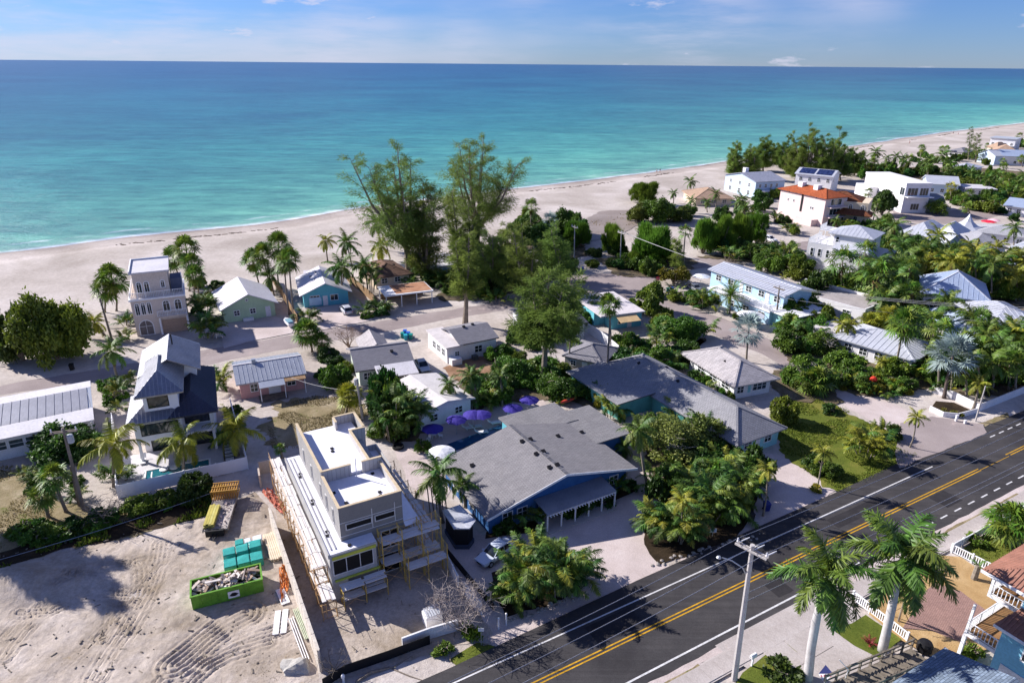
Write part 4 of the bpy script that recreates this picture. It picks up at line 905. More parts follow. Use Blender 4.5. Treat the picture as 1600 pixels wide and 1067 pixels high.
for y in (2.5, 4.5): win(H, 'r', y, 7.0, 0.8, 1.5, 'm1')
for y in (2, 6): win(H, 'r', y, 3.0, 0.8, 1.8, 'm1')
MB().box(W + 0.02, 4.0, 0, W + 4.0, 9.0, 4.6).build('side_wing', M_white, H.root)
add_roof(H, 'gable_x', W + 0.02, 4.0, W + 4.0, 9.0, 4.6, 1.4, 0.5, ROOF_METALW, gable_mat=M_white, name='wing_roof')
H = frame_house('townhouse', 'pale three-storey townhouse with bright orange tile roof and two white chimneys', (1214, 337), (1283, 355), 0, 9, 9.0, W_SALM)
W = H.W
add_roof(H, 'hip', 0, 0, W, 9, 9.0, 1.6, 0.8, ROOF_TILE, ridge=ROOF_TILE)
for u in (.28, .62):
    MB().box(W * u - .9, 2.6, 9.4, W * u + .9, 4.4, 11.6).build('chimney', M_white, H.root)
for u, z in ((.2, 5.6), (.33, 5.6), (.72, 4.6), (.76, 4.6), (.2, 8.1), (.5, 8.1), (.8, 8.1)): win(H, 'f', W * u, z, 0.6, 0.9, 'x')
MB().box(W * .49, -0.12, 3.2, W * .53, -0.01, 8.6).build('window_strip', M_dark, H.root)
MB().box(W + 0.01, 1.0, 2.9, W + 1.6, 8.0, 3.15).box(W + 0.01, 1.0, 5.9, W + 1.6, 8.0, 6.15).build('balcony', W_SALM, H.root)
for z in (0.4, 3.4, 6.4): win(H, 'r', 4.5, z, 4.5, 2.0, 'x3')
MB().box(W * .1, -2.5, 0, W * .9, -0.02, 2.0).build('entry_wall', W_SALM, H.root)
H = frame_house('villa', 'cream villa with two-tier brown tile roof behind the orange-roofed townhouse', (1297, 350), (1350, 356), 0, 11, 7.4, W_CREAM)
W = H.W
add_roof(H, 'hip', -4, 1, W * .75, 11, 7.4, 2.0, 0.9, ROOF_TILEB, ridge=ROOF_TILEB)
add_roof(H, 'hip', W * .1, -2, W + 1, 4, 4.2, 1.5, 0.7, ROOF_TILEB, name='lower_roof')
MB().box(W * .76, -1.8, 0, W + .9, 3.8, 4.2).build('porch_wing', W_CREAM, H.root)
for u in (.2, .5, .85): win(H, 'f', W * u, 5.2, 1.2, 1.6, 'arch')
for u in (.3, .7): win(H, 'f', W * u, 1.0, 1.4, 2.2, 'arch', yoff=-.0)
H = frame_house('modern_house', 'large plain white modern house with dark corner balcony behind a round tree', (1407, 333), (1446, 333), 0, 26, 9.2, M_white)
W = H.W
MB().box(-0.15, -0.15, 9.2, W + .15, 26.2, 10.0).build('parapet', M_white, H.root)
MB().box(W * .02, -2.0, 5.4, W + .5, -0.02, 5.65).build('balcony', M_white, H.root)
win(H, 'f', W * .3, 5.8, 3.6, 2.6, 'x3'); win(H, 'f', W * .75, 5.8, 3.0, 2.6, 'x3'); win(H, 'l', 1.6, 5.8, 2.6, 2.6, 'x2')
win(H, 'f', W * .5, 1.0, 3.0, 2.2, 'x3')
MB().box(-0.3, 14, 4.2, -0.02, 25, 4.5).build('ledge', paint(C(120, 120, 124), 0.8, 0.1), H.root)
MB().box(-3.2, 16, 0, -0.32, 25.9, 6.0).build('side_wing', M_white, H.root)
H = frame_house('house', 'white house with two dark solar arrays on its metal roof', (1240, 296), (1296, 302), 0, 11, 6.3, M_white)
W = H.W
add_roof(H, 'gable_x', 0, 0, W, 11, 6.3, 1.7, 0.5, ROOF_METALW, gable_mat=M_white)
for x0, x1 in ((.06, .48), (.54, .96)):
    p = [Vector((W * x0, 0.4, 6.72)), Vector((W * x1, 0.4, 6.72)), Vector((W * x1, 5.0, 8.14)), Vector((W * x0, 5.0, 8.14))]
    MB().slab(p, 0.06).build('solar_panel', glass((0.01, 0.015, 0.05, 1), 0.15), H.root)
for u in (.15, .4, .65, .9): win(H, 'f', W * u, 3.8, 1.2, 1.5, 'm2')
for u in (.3, .7): win(H, 'f', W * u, 0.8, 1.4, 1.6, 'm2')
win(H, 'r', 3, 3.8, 1.2, 1.5, 'm2')
H = frame_house('beach_house', 'light blue two-storey beach house with white chimney close to the sand', (1131, 297), (1178, 310), 0, 13, 6.0, W_LBLUE)
W = H.W
add_roof(H, 'gable_y', 0, 0, W, 13, 6.0, 2.0, 0.5, shingle(C(150, 154, 170), 0.1), gable_mat=W_LBLUE)
MB().box(W * .3, 3.5, 6.5, W * .3 + 1.6, 5.0, 9.4).build('chimney', M_white, H.root)
for u in (.2, .5, .8): win(H, 'f', W * u, 3.7, 1.1, 1.4, 'm2'); win(H, 'f', W * u, 0.8, 1.3, 1.6, 'm2')
for y in (2, 4.5, 7, 9.5): win(H, 'r', y, 3.7, 1.1, 1.4, 'm2')
MB().box(W + .02, 0, 2.6, W + 2.5, 13, 2.85).build('porch_roof', M_white, H.root)
H = frame_house('bungalow', 'low cream bungalow with wide tan hip roof at the edge of the beach', (1086, 322), (1142, 322), 0, 15, 2.8, W_CREAM)
add_roof(H, 'hip', 0, 0, H.W, 15, 2.8, 2.2, 0.8, ROOF_TAN, ridge=ROOF_TAN)
for u in (.2, .5, .8): win(H, 'f', H.W * u, 0.9, 1.5, 1.3, 'm2')
def simple(name, label, pA, pB, D, h, wall, kind, rise, over, rm, nwin=3, storeys=1, seam=None, group=None, cat='house'):
    H = frame_house(name, label, pA, pB, 0, D, h, wall, cat=cat, group=group)
    if kind == 'flat': MB().box(-over, -over, h, H.W + over, D + over, h + 0.25).build('roof', rm, H.root)
    else: add_roof(H, kind, 0, 0, H.W, D, h, rise, over, rm, seam=seam, gable_mat=wall if kind.startswith('gable') else None)
    for s in range(storeys):
        for i in range(nwin): win(H, 'f', H.W * (i + 0.5) / nwin, 0.9 + s * 2.9, 1.3, 1.4, 'm2')
        for y in (D * .3, D * .7): win(H, 'l', y, 0.9 + s * 2.9, 1.2, 1.4, 'm2'); win(H, 'r', y, 0.9 + s * 2.9, 1.2, 1.4, 'm2')
    return H
H = simple('beach_house', 'far white two-storey beach house with long balcony near the surf', (1543, 236), (1582, 239), 14, 7.5, M_white, 'flat', 0, 0.6, paint(C(170, 176, 186), 0.7, 0.08), 4, 2)
MB().box(0, -2, 3.6, H.W, -.02, 3.8).build('balcony', M_white, H.root)
simple('beach_house', 'far house with small tan pyramid roof left of the white beachfront house', (1541, 238), (1556, 240), 9, 3.5, W_CREAM, 'hip', 2.4, 0.6, ROOF_TAN, 1)
simple('beach_house', 'far yellowish house with broad tan pyramid roof below the white beachfront house', (1552, 245), (1588, 247), 13, 3.3, W_CREAM, 'hip', 3.0, 0.8, ROOF_TAN, 2)
simple('house', 'far grey-blue gabled house beside the dark conical pines', (1526, 253), (1552, 258), 13, 4.6, W_LBLUE, 'gable_y', 2.2, 0.6, ROOF_METALW, 2, 1)
simple('house', 'far white house with long pale ridge at the right picture edge', (1563, 258), (1606, 260), 13, 4.6, M_white, 'gable_x', 2.4, 0.6, ROOF_METALB, 3)
simple('house', 'far low grey roof just inland of the driftwood on the beach', (1478, 245), (1504, 248), 12, 3.2, M_white, 'hip', 1.8, 0.6, ROOF_GREY2, 2)
simple('house', 'far low pale-roofed house among palms behind the grey gable house', (1480, 270), (1514, 274), 12, 3.0, M_white, 'hip', 1.5, 0.6, ROOF_METALW, 2)
simple('house', 'pale grey gable house right of the plain white modern house', (1447, 303), (1494, 306), 14, 4.0, W_LBLUE, 'gable_x', 2.2, 0.6, ROOF_METALW, 3)
simple('house', 'white house with grey gable in the shade below the white modern house', (1437, 329), (1470, 331), 9, 3.4, M_white, 'gable_x', 1.8, 0.6, shingle(C(140, 142, 148), 0.1), 2)
simple('house', 'low white house with open carport right of the grey gable house', (1508, 307), (1552, 309), 10, 3.0, M_white, 'flat', 0, 0.6, ROOF_WHITE, 3)
simple('house', 'far white house with light blue roof at right edge above the red umbrellas', (1568, 335), (1612, 341), 10, 3.2, M_white, 'gable_x', 1.8, 0.7, ROOF_METALB, 3)
simple('house', 'white metal-roofed house with hips and dormers in the resort cluster', (1405, 384), (1448, 392), 13, 4.2, M_white, 'hip', 2.4, 0.7, ROOF_METALW, 3, 1, 0.9)
simple('house', 'white metal-roofed resort house touching the tent-like pavilion', (1452, 386), (1490, 392), 12, 4.0, M_white, 'hip', 2.2, 0.7, ROOF_METALW, 3, 1, 0.9)
simple('house', 'blue-walled gable house in the middle of the white resort roofs', (1474, 402), (1497, 404), 10, 3.8, W_LBLUE, 'gable_y', 2.2, 0.6, ROOF_METALW, 2)
simple('house', 'grey shingle resort house with a dark triangular dormer', (1512, 404), (1566, 406), 11, 3.4, W_LBLUE, 'hip', 2.3, 0.8, shingle(C(160, 160, 166), 0.1), 4)
simple('house', 'long low grey resort roof beyond the dormered resort house', (1520, 378), (1600, 388), 12, 3.0, M_white, 'hip', 1.6, 0.6, shingle(C(172, 172, 176), 0.1), 4)
simple('house', 'flat-topped pale grey house at the right edge behind a tall palm', (1572, 405), (1625, 415), 12, 3.0, W_LBLUE, 'hip', 1.6, 0.6, ROOF_METALW, 3)
simple('house', 'white garden house half hidden in the trees near the right edge', (1570, 443), (1612, 440), 9, 3.0, W_LBLUE, 'hip', 1.6, 0.6, ROOF_METALW, 2)
pv = G(1506, 372); T = thing('pavilion', 'small white tent-like pavilion with a pointed top among the resort roofs', 'pavilion', pv)
for dx in (-3, 3):
    for dy in (-3, 3): MB().box(dx - .1, dy - .1, 0, dx + .1, dy + .1, 3).build('post', M_trim, T)
prof = [(5.0, 2.9), (3.0, 3.7), (1.4, 4.9), (0.4, 6.3), (0.05, 7.0)]
MB().lathe(prof, 8).build('roof', ROOF_METALW, T)
H = frame_house('house', 'white garden house with steep pale blue metal hip roof', (1437, 486), (1533, 500), 0, 12, 4.4, M_white)
add_roof(H, 'hip', 0, 0, H.W, 12, 4.4, 3.2, 0.8, ROOF_METALB, seam=0.9, ridge=ROOF_METALW)
for u in (.2, .5, .8): win(H, 'f', H.W * u, 1, 1.4, 1.6, 'm2')
H = frame_house('house', 'lower pale blue metal roof wing in front of the steep blue garden roof', (1492, 548), (1552, 549), 0, 12, 3.2, M_white)
add_roof(H, 'hip', 0, 0, H.W, 12, 3.2, 2.2, 0.8, ROOF_METALB, seam=0.9, ridge=ROOF_METALW)
for u in (.3, .7): win(H, 'f', H.W * u, 0.9, 1.4, 1.4, 'm2')
H = frame_house('house', 'pale low-ridged metal roof at right edge behind feathery palms', (1545, 528), (1625, 530), 0, 12, 3.0, M_white)
add_roof(H, 'hip', 0, 0, H.W, 12, 3.0, 1.6, 0.8, ROOF_METALW, seam=0.9)
H = frame_house('house', 'long low house with pale ribbed metal roof behind the curving shrubs', (1300, 548), (1420, 586), 0, 9.5, 2.8, M_white)
add_roof(H, 'hip', 0, 0, H.W, 9.5, 2.8, 1.5, 0.6, ROOF_METALW, seam=0.9, ridge=ROOF_METALW)
for u in (.2, .4, .6, .8): win(H, 'f', H.W * u, 0.9, 1.4, 1.3, 'm2')
MB().box(-4.5, 1, 0, -0.4, 8, 2.6).build('side_wing', M_white, H.root); MB().box(-4.9, .6, 2.6, -.62, 8.4, 2.8).build('flat_roof', paint(C(206, 200, 198), .7, .1), H.root)
zE = 2.75
A = G(761, 812.5, zE); B = G(996, 731.5, zE)
H = House(); H.rz = math.atan2(B.y - A.y, B.x - A.x); wid = (B - A).length
ex = Vector((math.cos(H.rz), math.sin(H.rz), 0)); ey = Vector((-ex.y, ex.x, 0))
H.A = A + ex * 0.8 + ey * 1.0; H.A.z = 0; H.W = wid - 1.6
bl = G(713, 714, zE); H.D = (bl - A).dot(ey) - 1.6; H.root = thing('motel', 'wide motel with one big grey shingle gable roof and deep blue walls', 'motel', H.A, H.rz)
W, D = H.W, H.D
MB().box(0, 0, 0, W, D, 2.6).build('wall', W_BLUE, H.root)
pk = G(887, 751, 5.0) - H.A; xm = pk.x * ex.x + pk.y * ex.y
ps = [[Vector((-.8, -1.0, 2.75)), Vector((W * .5, -1.0, 5.1)), Vector((W * .5, D + .6, 5.1)), Vector((-.8, D + .6, 2.75))], [Vector((W * .5, -1.0, 5.1)), Vector((W + .8, -1.0, 2.75)), Vector((W + .8, D + .6, 2.75)), Vector((W * .5, D + .6, 5.1))]]
rf = MB().shell(ps, 0.16).build('roof', shingle(C(140, 137, 138), 0.1, .6, 0.2), H.root)
MB().bar((W * .5, -1.0, 5.12), (W * .5, D + .6, 5.12), 0.4, 0.06).build('ridge_cap', shingle(C(100, 100, 106)), rf)
MB().bar((-.8, -1.03, 2.66), (W * .5, -1.03, 5.01), 0.05, 0.26).bar((W * .5, -1.03, 5.01), (W + .8, -1.03, 2.66), 0.05, 0.26).build('fascia', M_trim, rf)
MB().add([(0.05, .0, 2.58), (W - .05, .0, 2.58), (W * .5, .0, 4.75), (0.05, .14, 2.58), (W - .05, .14, 2.58), (W * .5, .14, 4.75)], [(0, 1, 2), (5, 4, 3), (1, 4, 5, 2), (2, 5, 3, 0)]).build('gable', W_BLUE, H.root)
p1 = to_local(H, 860, 646, 3.0); p2 = to_local(H, 935, 636, 3.0); p3 = to_local(H, 980, 669, 3.0)
MB().box(W * .60, D + .62, 0, W + .6, D + 5.8, 2.9).build('rear_wing', W_TURQ, H.root)
MB().box(W * .58, D + .6, 2.9, W + 1.2, D + 6.2, 3.1).build('rear_roof', shingle(C(132, 130, 131), 0.1), H.root)
MB().box(W + .82, D - 5, 0, W + 4.5, D + 3.0, 2.9).build('side_wing', W_BLUE, H.root); MB().box(W - .5, D - 5.4, 2.86, W + 5.0, D + .55, 3.02).box(W + 1.25, D + .56, 2.86, W + 5.0, D + 3.4, 3.02).build('side_roof', shingle(C(132, 130, 131), 0.1), H.root)
px0, px1, pyf = W * .30, W * .80, -2.8
MB().slab([(px0, pyf, 2.25), (px1, pyf, 2.25), (px1, -0.02, 2.55), (px0, -0.02, 2.55)], 0.07).build('porch_roof', paint(C(150, 152, 160), .5, .08, metal=.3), H.root)
for u in np.linspace(0, 1, 6): MB().box(px0 + (px1 - px0 - .14) * u, pyf + .05, 0, px0 + (px1 - px0 - .14) * u + .14, pyf + .19, 2.15).build('post', M_trim, H.root)
b = MB(); b.box(px0, pyf + .02, 2.0, px1, pyf + .22, 2.14)
for i in range(24): x = px0 + .3 + (px1 - px0 - .6) * i / 23; b.box(x - .04, pyf - .28, 2.02, x + .04, pyf + .0, 2.12)
b.build('pergola_beam', M_trim, H.root)
for u in (.36, .50, .64): door(H, 'f', W * u, 0.95, 2.1, M_white)
for u in (.12, .22, .43, .57, .72, .90): win(H, 'f', W * u, 0.9, 1.3, 1.2, 'm2')
for y in (4, 8, 12): win(H, 'l', y, 0.9, 1.3, 1.2, 'm2')
MB().box(px0, -3.2, 0.01, px1, -0.01, 0.13).build('porch_floor', M_conc, H.root)
vp = []
for q in ((738, 728), (816, 690), (829, 687), (838, 710), (849, 706), (872, 682), (909, 676), (859, 731), (871, 727)):
    for z in np.linspace(2.8, 5.1, 60):
        l = to_local(H, q[0], q[1], z); zr = 2.75 + 2.35 * (1 - abs(l.x - W * .5) / (W * .5 + .8))
        if z >= zr: vp.append((l.x, l.y, zr)); break
vents(H, vp)
MOTEL = H
o = sheet('splash_pool', gp((849, 652), (862, 649), (878, 661), (858, 663)), paint(C(40, 140, 180), .1, .1), 0)
c = G(716, 826) ; K = thing('kiosk', 'small dark kiosk with pale metal faceted roof between motel and building site', 'kiosk', c, 0.0)
pts = [G(*p, 2.6) - c for p in ((691, 799), (718, 790), (743, 815), (734, 827), (709, 827))]
pts = [Vector((p.x, p.y, 0)) for p in pts]
MB().prism([(p.x, p.y) for p in pts], 2.6, 2.75).build('roof', ROOF_METALW, K)
ce = sum(pts, Vector()) / len(pts); ins = [ce + (p - ce) * .82 for p in pts]
MB().prism([(p.x, p.y) for p in ins], 0.5, 2.6).build('wall', M_dark, K)
MB().prism([(p.x * 1.0, p.y * 1.0) for p in [ce + (p - ce) * .9 for p in pts]], 0, 0.5).build('counter', paint(C(70, 78, 96), .7, .1), K)
sm = MB()
for p, q in ((0, 3), (1, 2)): sm.bar(Vector((pts[p].x, pts[p].y, 2.77)), Vector((pts[q].x, pts[q].y, 2.77)), .06, .05)
sm.build('seams', ROOF_METALW, K)
H = frame_house('house', 'white house at left edge with shallow ribbed metal roof and strip windows', (-60, 697), (140, 655), 3.0, 10.5, 3.1, M_white)
W = H.W
o3 = 0.5
e0, e1, e2, e3 = 3.15, 3.45, 4.0, 3.9
MB().slab([(-1, -.7, e0), (W + .5, -.7, e0), (W + .5, 2.6, e1), (-1, 2.6, e1)], .15).build('front_roof', ROOF_WHITE, H.root)
MB().slab([(-1, 8.4, e2), (W + .5, 8.4, e2), (W + .5, 11, e3), (-1, 11, e3)], .15).build('rear_roof', ROOF_WHITE, H.root)
rf = MB().slab([(-1, 2.6, e1 - .03), (W + .5, 2.6, e1 - .03), (W + .5, 8.4, e2 - .03), (-1, 8.4, e2 - .03)], .1).build('roof', M_metal, H.root)
pw = 0.95; n = int((W + 1.4) / pw); sl = math.atan2(e2 - e1, 5.8); L = 5.8 / math.cos(sl)
pm = MB().box(0.02, 0.03, 0, pw - .05, L - .03, .035).box(pw - .05, .03, 0, pw - .0, L - .03, .09).mesh('panel', paint(C(150, 150, 158), .45, .10, .5, metal=.45))
for k in range(n):
    o = link(bpy.data.objects.new('panel', pm), rf); o.location = (-.95 + k * pw, 2.6, e1 - .02); o.rotation_euler = (sl, 0, 0)
for k in range(9): win(H, 'f', W - 1.1 - k * 1.75, 1.3, 1.6, 1.2, 'm1', gm=glass((.03, .045, .05, 1)))
win(H, 'r', 3, 1.2, 1.2, 1.2, 'm2')
MB().tube([(W + .3, 2.8, 3.5), (W + .3, 2.8, 5.6)], .04).bar((W + .1, 2.8, 5.5), (W + .5, 2.8, 5.5), .03).build('mast', M_metal, H.root)
A = G(194.6, 661, 6.2); B = G(339.6, 637, 6.2)
H = House(); H.rz = math.atan2(B.y - A.y, B.x - A.x); ex = Vector((math.cos(H.rz), math.sin(H.rz), 0)); ey = Vector((-ex.y, ex.x, 0))
H.A = A + ex * .7 + ey * .7; H.A.z = 0; H.W = (B - A).length - 1.4; H.D = 13.0
H.root = thing('modern_house', 'white modern house with steep dark seamed hip roofs and a small pool', 'house', H.A, H.rz)
W, D = H.W, H.D
M_mw = paint(C(240, 239, 241), .6, .02, dirt=.03)
wl_ = W * .56
MB().box(0, 0, 2.9, wl_, D, 6.1).build('wall', M_mw, H.root)
MB().box(0.4, 2.6, 0, wl_ - .3, D, 2.9).build('lower_wall', M_mw, H.root)
MB().box(wl_ + .01, 2.2, 0, W, D, 6.1).build('side_wing', M_mw, H.root)
MB().box(wl_ + .02, 0.0, 2.85, W, 2.18, 3.1).build('balcony', M_mw, H.root)
for x in (wl_ + .05, W - .35): MB().box(x, 0.0, 0, x + .3, .3, 6.1).build('column', M_mw, H.root)
MB().box(0.05, 0.05, 0, .35, .35, 2.9).build('column', M_mw, H.root)
x0t, x1t = W * .17, W * .60
MB().box(x0t, .5, 6.1, x1t, D - .5, 9.4).build('tower', M_mw, H.root)
add_roof(H, 'hip', -.0, 0, wl_, 7.0, 6.1, 1.7, .7, ROOF_NAVY, seam=.45, name='lower_roof', seam_mat=SEAM_GLINT)
add_roof(H, 'hip', wl_ - .4, 0, W, D, 6.12, 1.5, .7, paint(C(74, 76, 92), .45, .1, .5, metal=.4), seam=.45, name='side_roof')
add_roof(H, 'hip', x0t, .5, x1t, 9.5, 9.4, 1.5, .8, ROOF_NAVY, seam=.45, name='tower_roof', seam_mat=SEAM_GLINT)
add_roof(H, 'gable_y', x0t, 6.0, W * .84, D + 1, 9.42, 1.6, .7, ROOF_NAVY, seam=.45, name='rear_roof', seam_mat=SEAM_GLINT)
MB().box(x1t + .02, 8.0, 6.1, W * .84, D, 9.4).build('rear_tower', M_mw, H.root)
bf = paint(C(24, 25, 28), .5, .1); gm = glass((.01, .02, .018, 1), .03)
win(H, 'f', (x0t + x1t) / 2 - .3, 7.0, 2.3, 1.8, 'x', bf, gm, yoff=.5)
win(H, 'f', wl_ / 2 + .3, 3.7, 4.2, 1.5, 'x', bf, gm)
win(H, 'f', wl_ + (W - wl_) / 2, 3.3, W - wl_ - 1.0, 2.3, 'x3', bf, glass((.02, .022, .03, 1)), yoff=2.2)
win(H, 'f', wl_ + (W - wl_) / 2, .1, W - wl_ - 1.0, 2.4, 'x3', bf, glass((.02, .022, .03, 1)), yoff=2.2)
win(H, 'f', wl_ / 2, .1, 2.6, 2.4, 'x2', bf, gm, yoff=2.6)
win(H, 'l', 5, 7.0, 1.2, 1.6, 'x', bf, gm, yoff=x0t); win(H, 'r', 5, 3.6, 1.4, 1.6, 'x', bf, gm)
MB().tube([(W * .56, 11, 11.0), (W * .56, 11, 12.4)], .09).build('flue', M_dark, H.root)
MOD = H
zt = LAYER[0] + .004
def lp(x, y, z=0): return H.A + ex * x + ey * y + Vector((0, 0, z))
sheet('pool_deck', [lp(-2.2, -6.2), lp(W + .4, -6.6), lp(W + .6, 2.0), lp(-2.2, 2.4)], paint(C(206, 202, 204), .8, .08), 0, z=zt)
T = thing('swimming_pool', 'narrow teal swimming pool in front of the modern white house', 'pool', lp(0, 0, zt), H.rz)
MB().box(.7, -5.6, .04, W - 1.2, -2.4, .06).build('water', paint(C(22, 104, 118), .06, .12, .6, spec=.5), T)
MB().box(.45, -5.85, .02, .69, -2.15, .12).box(.7, -2.39, .02, W - 1.2, -2.15, .12).box(.7, -5.85, .02, W - 1.2, -5.61, .12).box(W - 1.19, -5.85, .02, W - .95, -2.15, .12).build('coping', M_white, T)
MB().box(W * .52, -5.58, .03, W * .56, -2.42, .11).build('divider', M_white, T)
MB().box(1.2, -5.4, .065, 1.35, -2.8, .075).build('lane_mark', M_white, T)
for x in (2.6, 3.7):
    T2 = MB().lathe([(.42, 0), (.5, .05), (.5, .12), (.40, .16)], 12).build('float', M_white); tag(T2, 'round white float at the %s end of the teal pool' % ('left' if x < 3 else 'middle'), 'pool float', 'floats in the teal pool'); T2.location = lp(x, -2.9, zt + .07)
fa, fb = G(186, 779), G(388, 733)
def panel_fence(label, pts, h, pw, mat, posth=.1, name='panel_fence', post=True, z0=0.0, t=.06):
    T = thing(name, label, 'fence', pts[0])
    for a, b in zip(pts, pts[1:]):
        n = max(1, round((b - a).length / pw)); rz = math.atan2((b - a).y, (b - a).x); L = (b - a).length / n
        key = ('pf', round(L, 2), h, t, mat.name_full)
        if key not in CACHE:
            m_ = MB().box(.04, -t / 2, .06, L - .04, t / 2, h).box(.04, -t / 2 - .02, h - .14, L - .04, t / 2 + .02, h - .02)
            CACHE[key] = (m_.mesh('panel', mat), MB().box(-.06, -.06, 0, .06, .06, h + posth).mesh('post', mat))
        for k in range(n):
            p = a.lerp(b, k / n) - pts[0]
            o = link(bpy.data.objects.new('panel', CACHE[key][0]), T); o.location = p; o.rotation_euler = (0, 0, rz)
            if post: o = link(bpy.data.objects.new('post', CACHE[key][1]), T); o.location = p; o.rotation_euler = (0, 0, rz)
        if post: o = link(bpy.data.objects.new('post', CACHE[key][1]), T); o.location = b - pts[0]; o.rotation_euler = (0, 0, rz)
    return T
fl = G(181, 640); fr = G(358, 610)
panel_fence('white solid panel fence round the pool of the modern house', [G(178, 664), fa, fb, G(362, 640)], 1.75, 1.85, M_mw)
T = thing('stepping_stones', 'ladder-like row of white stepping stones right of the modern house', 'path', lp(W + 1.2, -4.5, zt), H.rz)
MB().box(-.6, -.3, .01, .6, 7.5, .06).build('base', M_dark, T)
for k in range(8): MB().box(-.5, k * .9, .065, .5, k * .9 + .62, .11).build('stone', M_white, T)
def lounge(loc, rz, label, mat, group):
    T = thing('sun_lounger', label, 'lounger', loc, rz, group)
    MB().box(-.32, -.9, .28, .32, .35, .38).build('seat', mat, T)
    MB().slab([(-.32, .35, .38), (.32, .35, .38), (.32, .95, .85), (-.32, .95, .85)], .09).build('backrest', mat, T)
    for x in (-.26, .26):
        for y in (-.8, .25): MB().box(x - .03, y - .03, 0, x + .03, y + .03, .28).build('leg', mat, T)
    return T
lounge(lp(-1.3, -3.2), H.rz + 1.4, 'white lounger on the narrow terrace at the left of the teal pool', M_white, None)
lounge(lp(.2, .3), H.rz, 'white lounger under the overhang of the modern house', M_white, None)
UO = Vector((-15.5, 51.1, 0)); UA = math.radians(28.9); ux = Vector((math.cos(UA), math.sin(UA), 0)); uy = Vector((-ux.y, ux.x, 0))
def UL(x, y, z=0): return UO + ux * x + uy * y + Vector((0, 0, z))
H = House(); H.A = UO; H.rz = UA; H.W = 6.0; H.D = 16.5
H.root = thing('unfinished_house', 'unfinished grey concrete house with white flat roofs and tan capped parapets', 'house', UO, UA)
M_roofw = paint(C(234, 232, 238), .6, .05, .35, dirt=.06); M_cap = paint(C(206, 186, 154), .8, .1, 1.0); M_cblk = shingle(C(190, 187, 184), .05, .42, .21)
M_cast = paint(C(174, 172, 170), .9, .08, .8, .2)
MB().box(0, 0, 0, 6, 16.5, 7.9).build('wall', M_cblk, H.root)
MB().box(-1.5, -1.35, 0.0, -.01, 16.9, 5.1).box(-.0, -1.35, 2.4, 2.8, -.01, 5.1).build('lower_storey', M_cast, H.root)
MB().box(-1.5, -1.4, 5.1, -.01, 16.9, 5.3).box(-.0, -1.4, 5.1, 2.85, -.01, 5.3).build('terrace_roof', M_roofw, H.root)
MB().box(-1.62, -1.5, 5.0, -1.5, 16.9, 5.42).box(-1.5, -1.5, 4.75, 2.9, -1.41, 5.25).build('terrace_edge', M_cast, H.root)
MB().box(-1.3, -1.56, 4.72, 2.75, -1.505, 5.05).box(-1.2, -1.5, 2.2, 3.0, -1.36, 2.4).build('form_board', paint(C(186, 190, 76), .8, .15), H.root)
MB().box(6.01, 7.0, 0, 7.4, 12.0, 6.6).build('side_block', M_cast, H.root)
MB().box(6.02, 7.05, 6.6, 7.35, 11.95, 6.66).build('side_roof', M_roofw, H.root)
MB().box(7.25, 7.0, 6.6, 7.4, 12, 7.3).box(6.02, 11.85, 6.6, 7.24, 12.0, 7.3).build('side_parapet', M_cblk, H.root)
MB().box(.2, .2, 7.9, 5.8, 6.0, 7.98).box(.2, 6.2, 7.9, 4.75, 16.4, 8.25).box(4.75, 12.9, 7.9, 6.0, 16.4, 8.25).build('roof', M_roofw, H.root)
def para(x0, y0, x1, y1, z0, z1):
    MB().box(x0, y0, z0, x1, y1, z1).build('parapet', M_cblk, H.root)
    e = .03; MB().box(x0 - e, y0 - e, z1 + .002, x1 + e, y1 + e, z1 + .07).build('parapet_cap', M_cap, H.root)
para(0, 0, 6, .2, 7.905, 8.85); para(0, .26, .2, 5.95, 7.905, 8.85); para(5.8, .26, 6.0, 5.95, 7.905, 8.85)
para(.0, 6.0, 2.96, 6.2, 7.905, 9.25); para(4.08, 6.0, 6.1, 6.2, 7.905, 9.25); para(0, 6.26, .2, 16.9, 7.905, 9.25)
para(4.75, 6.26, 4.95, 12.9, 7.905, 9.2); para(5.01, 12.7, 6.5, 12.9, 7.905, 9.2); para(6.3, 12.96, 6.5, 16.4, 7.905, 9.25); para(4.1, 16.4, 6.5, 16.6, 7.905, 9.25); para(3.9, 15.2, 4.1, 16.4, 8.255, 9.25)
MB().box(4.96, 12.9, 0, 6.3, 16.4, 7.9).build('rear_block', M_cblk, H.root) if False else None
MB().box(6.01, 12.72, 0, 6.48, 16.55, 7.9).build('rear_block', M_cblk, H.root)
MB().tube([(3.35, 5.6, 7.95), (3.35, 5.6, 10.1)], .05).build('vent_pipe', M_white, H.root)
vm = MB().box(-.16, -.14, 0, .16, .14, .1).box(-.08, -.22, .02, .02, -.14, .1).mesh('roof_drain', M_dark)
for p in ((1.2, 1.8, 7.98), (1.0, 1.2, 7.98), (4.5, 2.0, 7.98), (4.4, 1.4, 7.98), (4.9, 5.4, 7.98), (2.5, 11.6, 8.25), (2.4, 11.0, 8.25), (2.0, 7.0, 8.25), (.5, 7.2, 8.25), (-.8, 13, 5.3), (-.9, 12.4, 5.3), (-.8, 7.6, 5.3), (-.9, 7.0, 5.3), (-.8, 2.0, 5.3), (-.9, 1.4, 5.3), (.5, -.9, 5.3), (6.6, 10, 6.66), (6.6, 9.4, 6.66), (.6, 3.9, 7.98)):
    o = link(bpy.data.objects.new('roof_drain', vm), H.root); o.location = p
pl = MB()
for x in (-1.15, -.75): pl.bar((x, -.8, 5.36), (x, 16.5, 5.36), .1, .08)
pl.build('roof_batten', paint(C(170, 168, 172), .7, .1), H.root)
fw = paint(C(206, 204, 204), .7, .08); blk = paint(C(16, 16, 18), .7, .2)
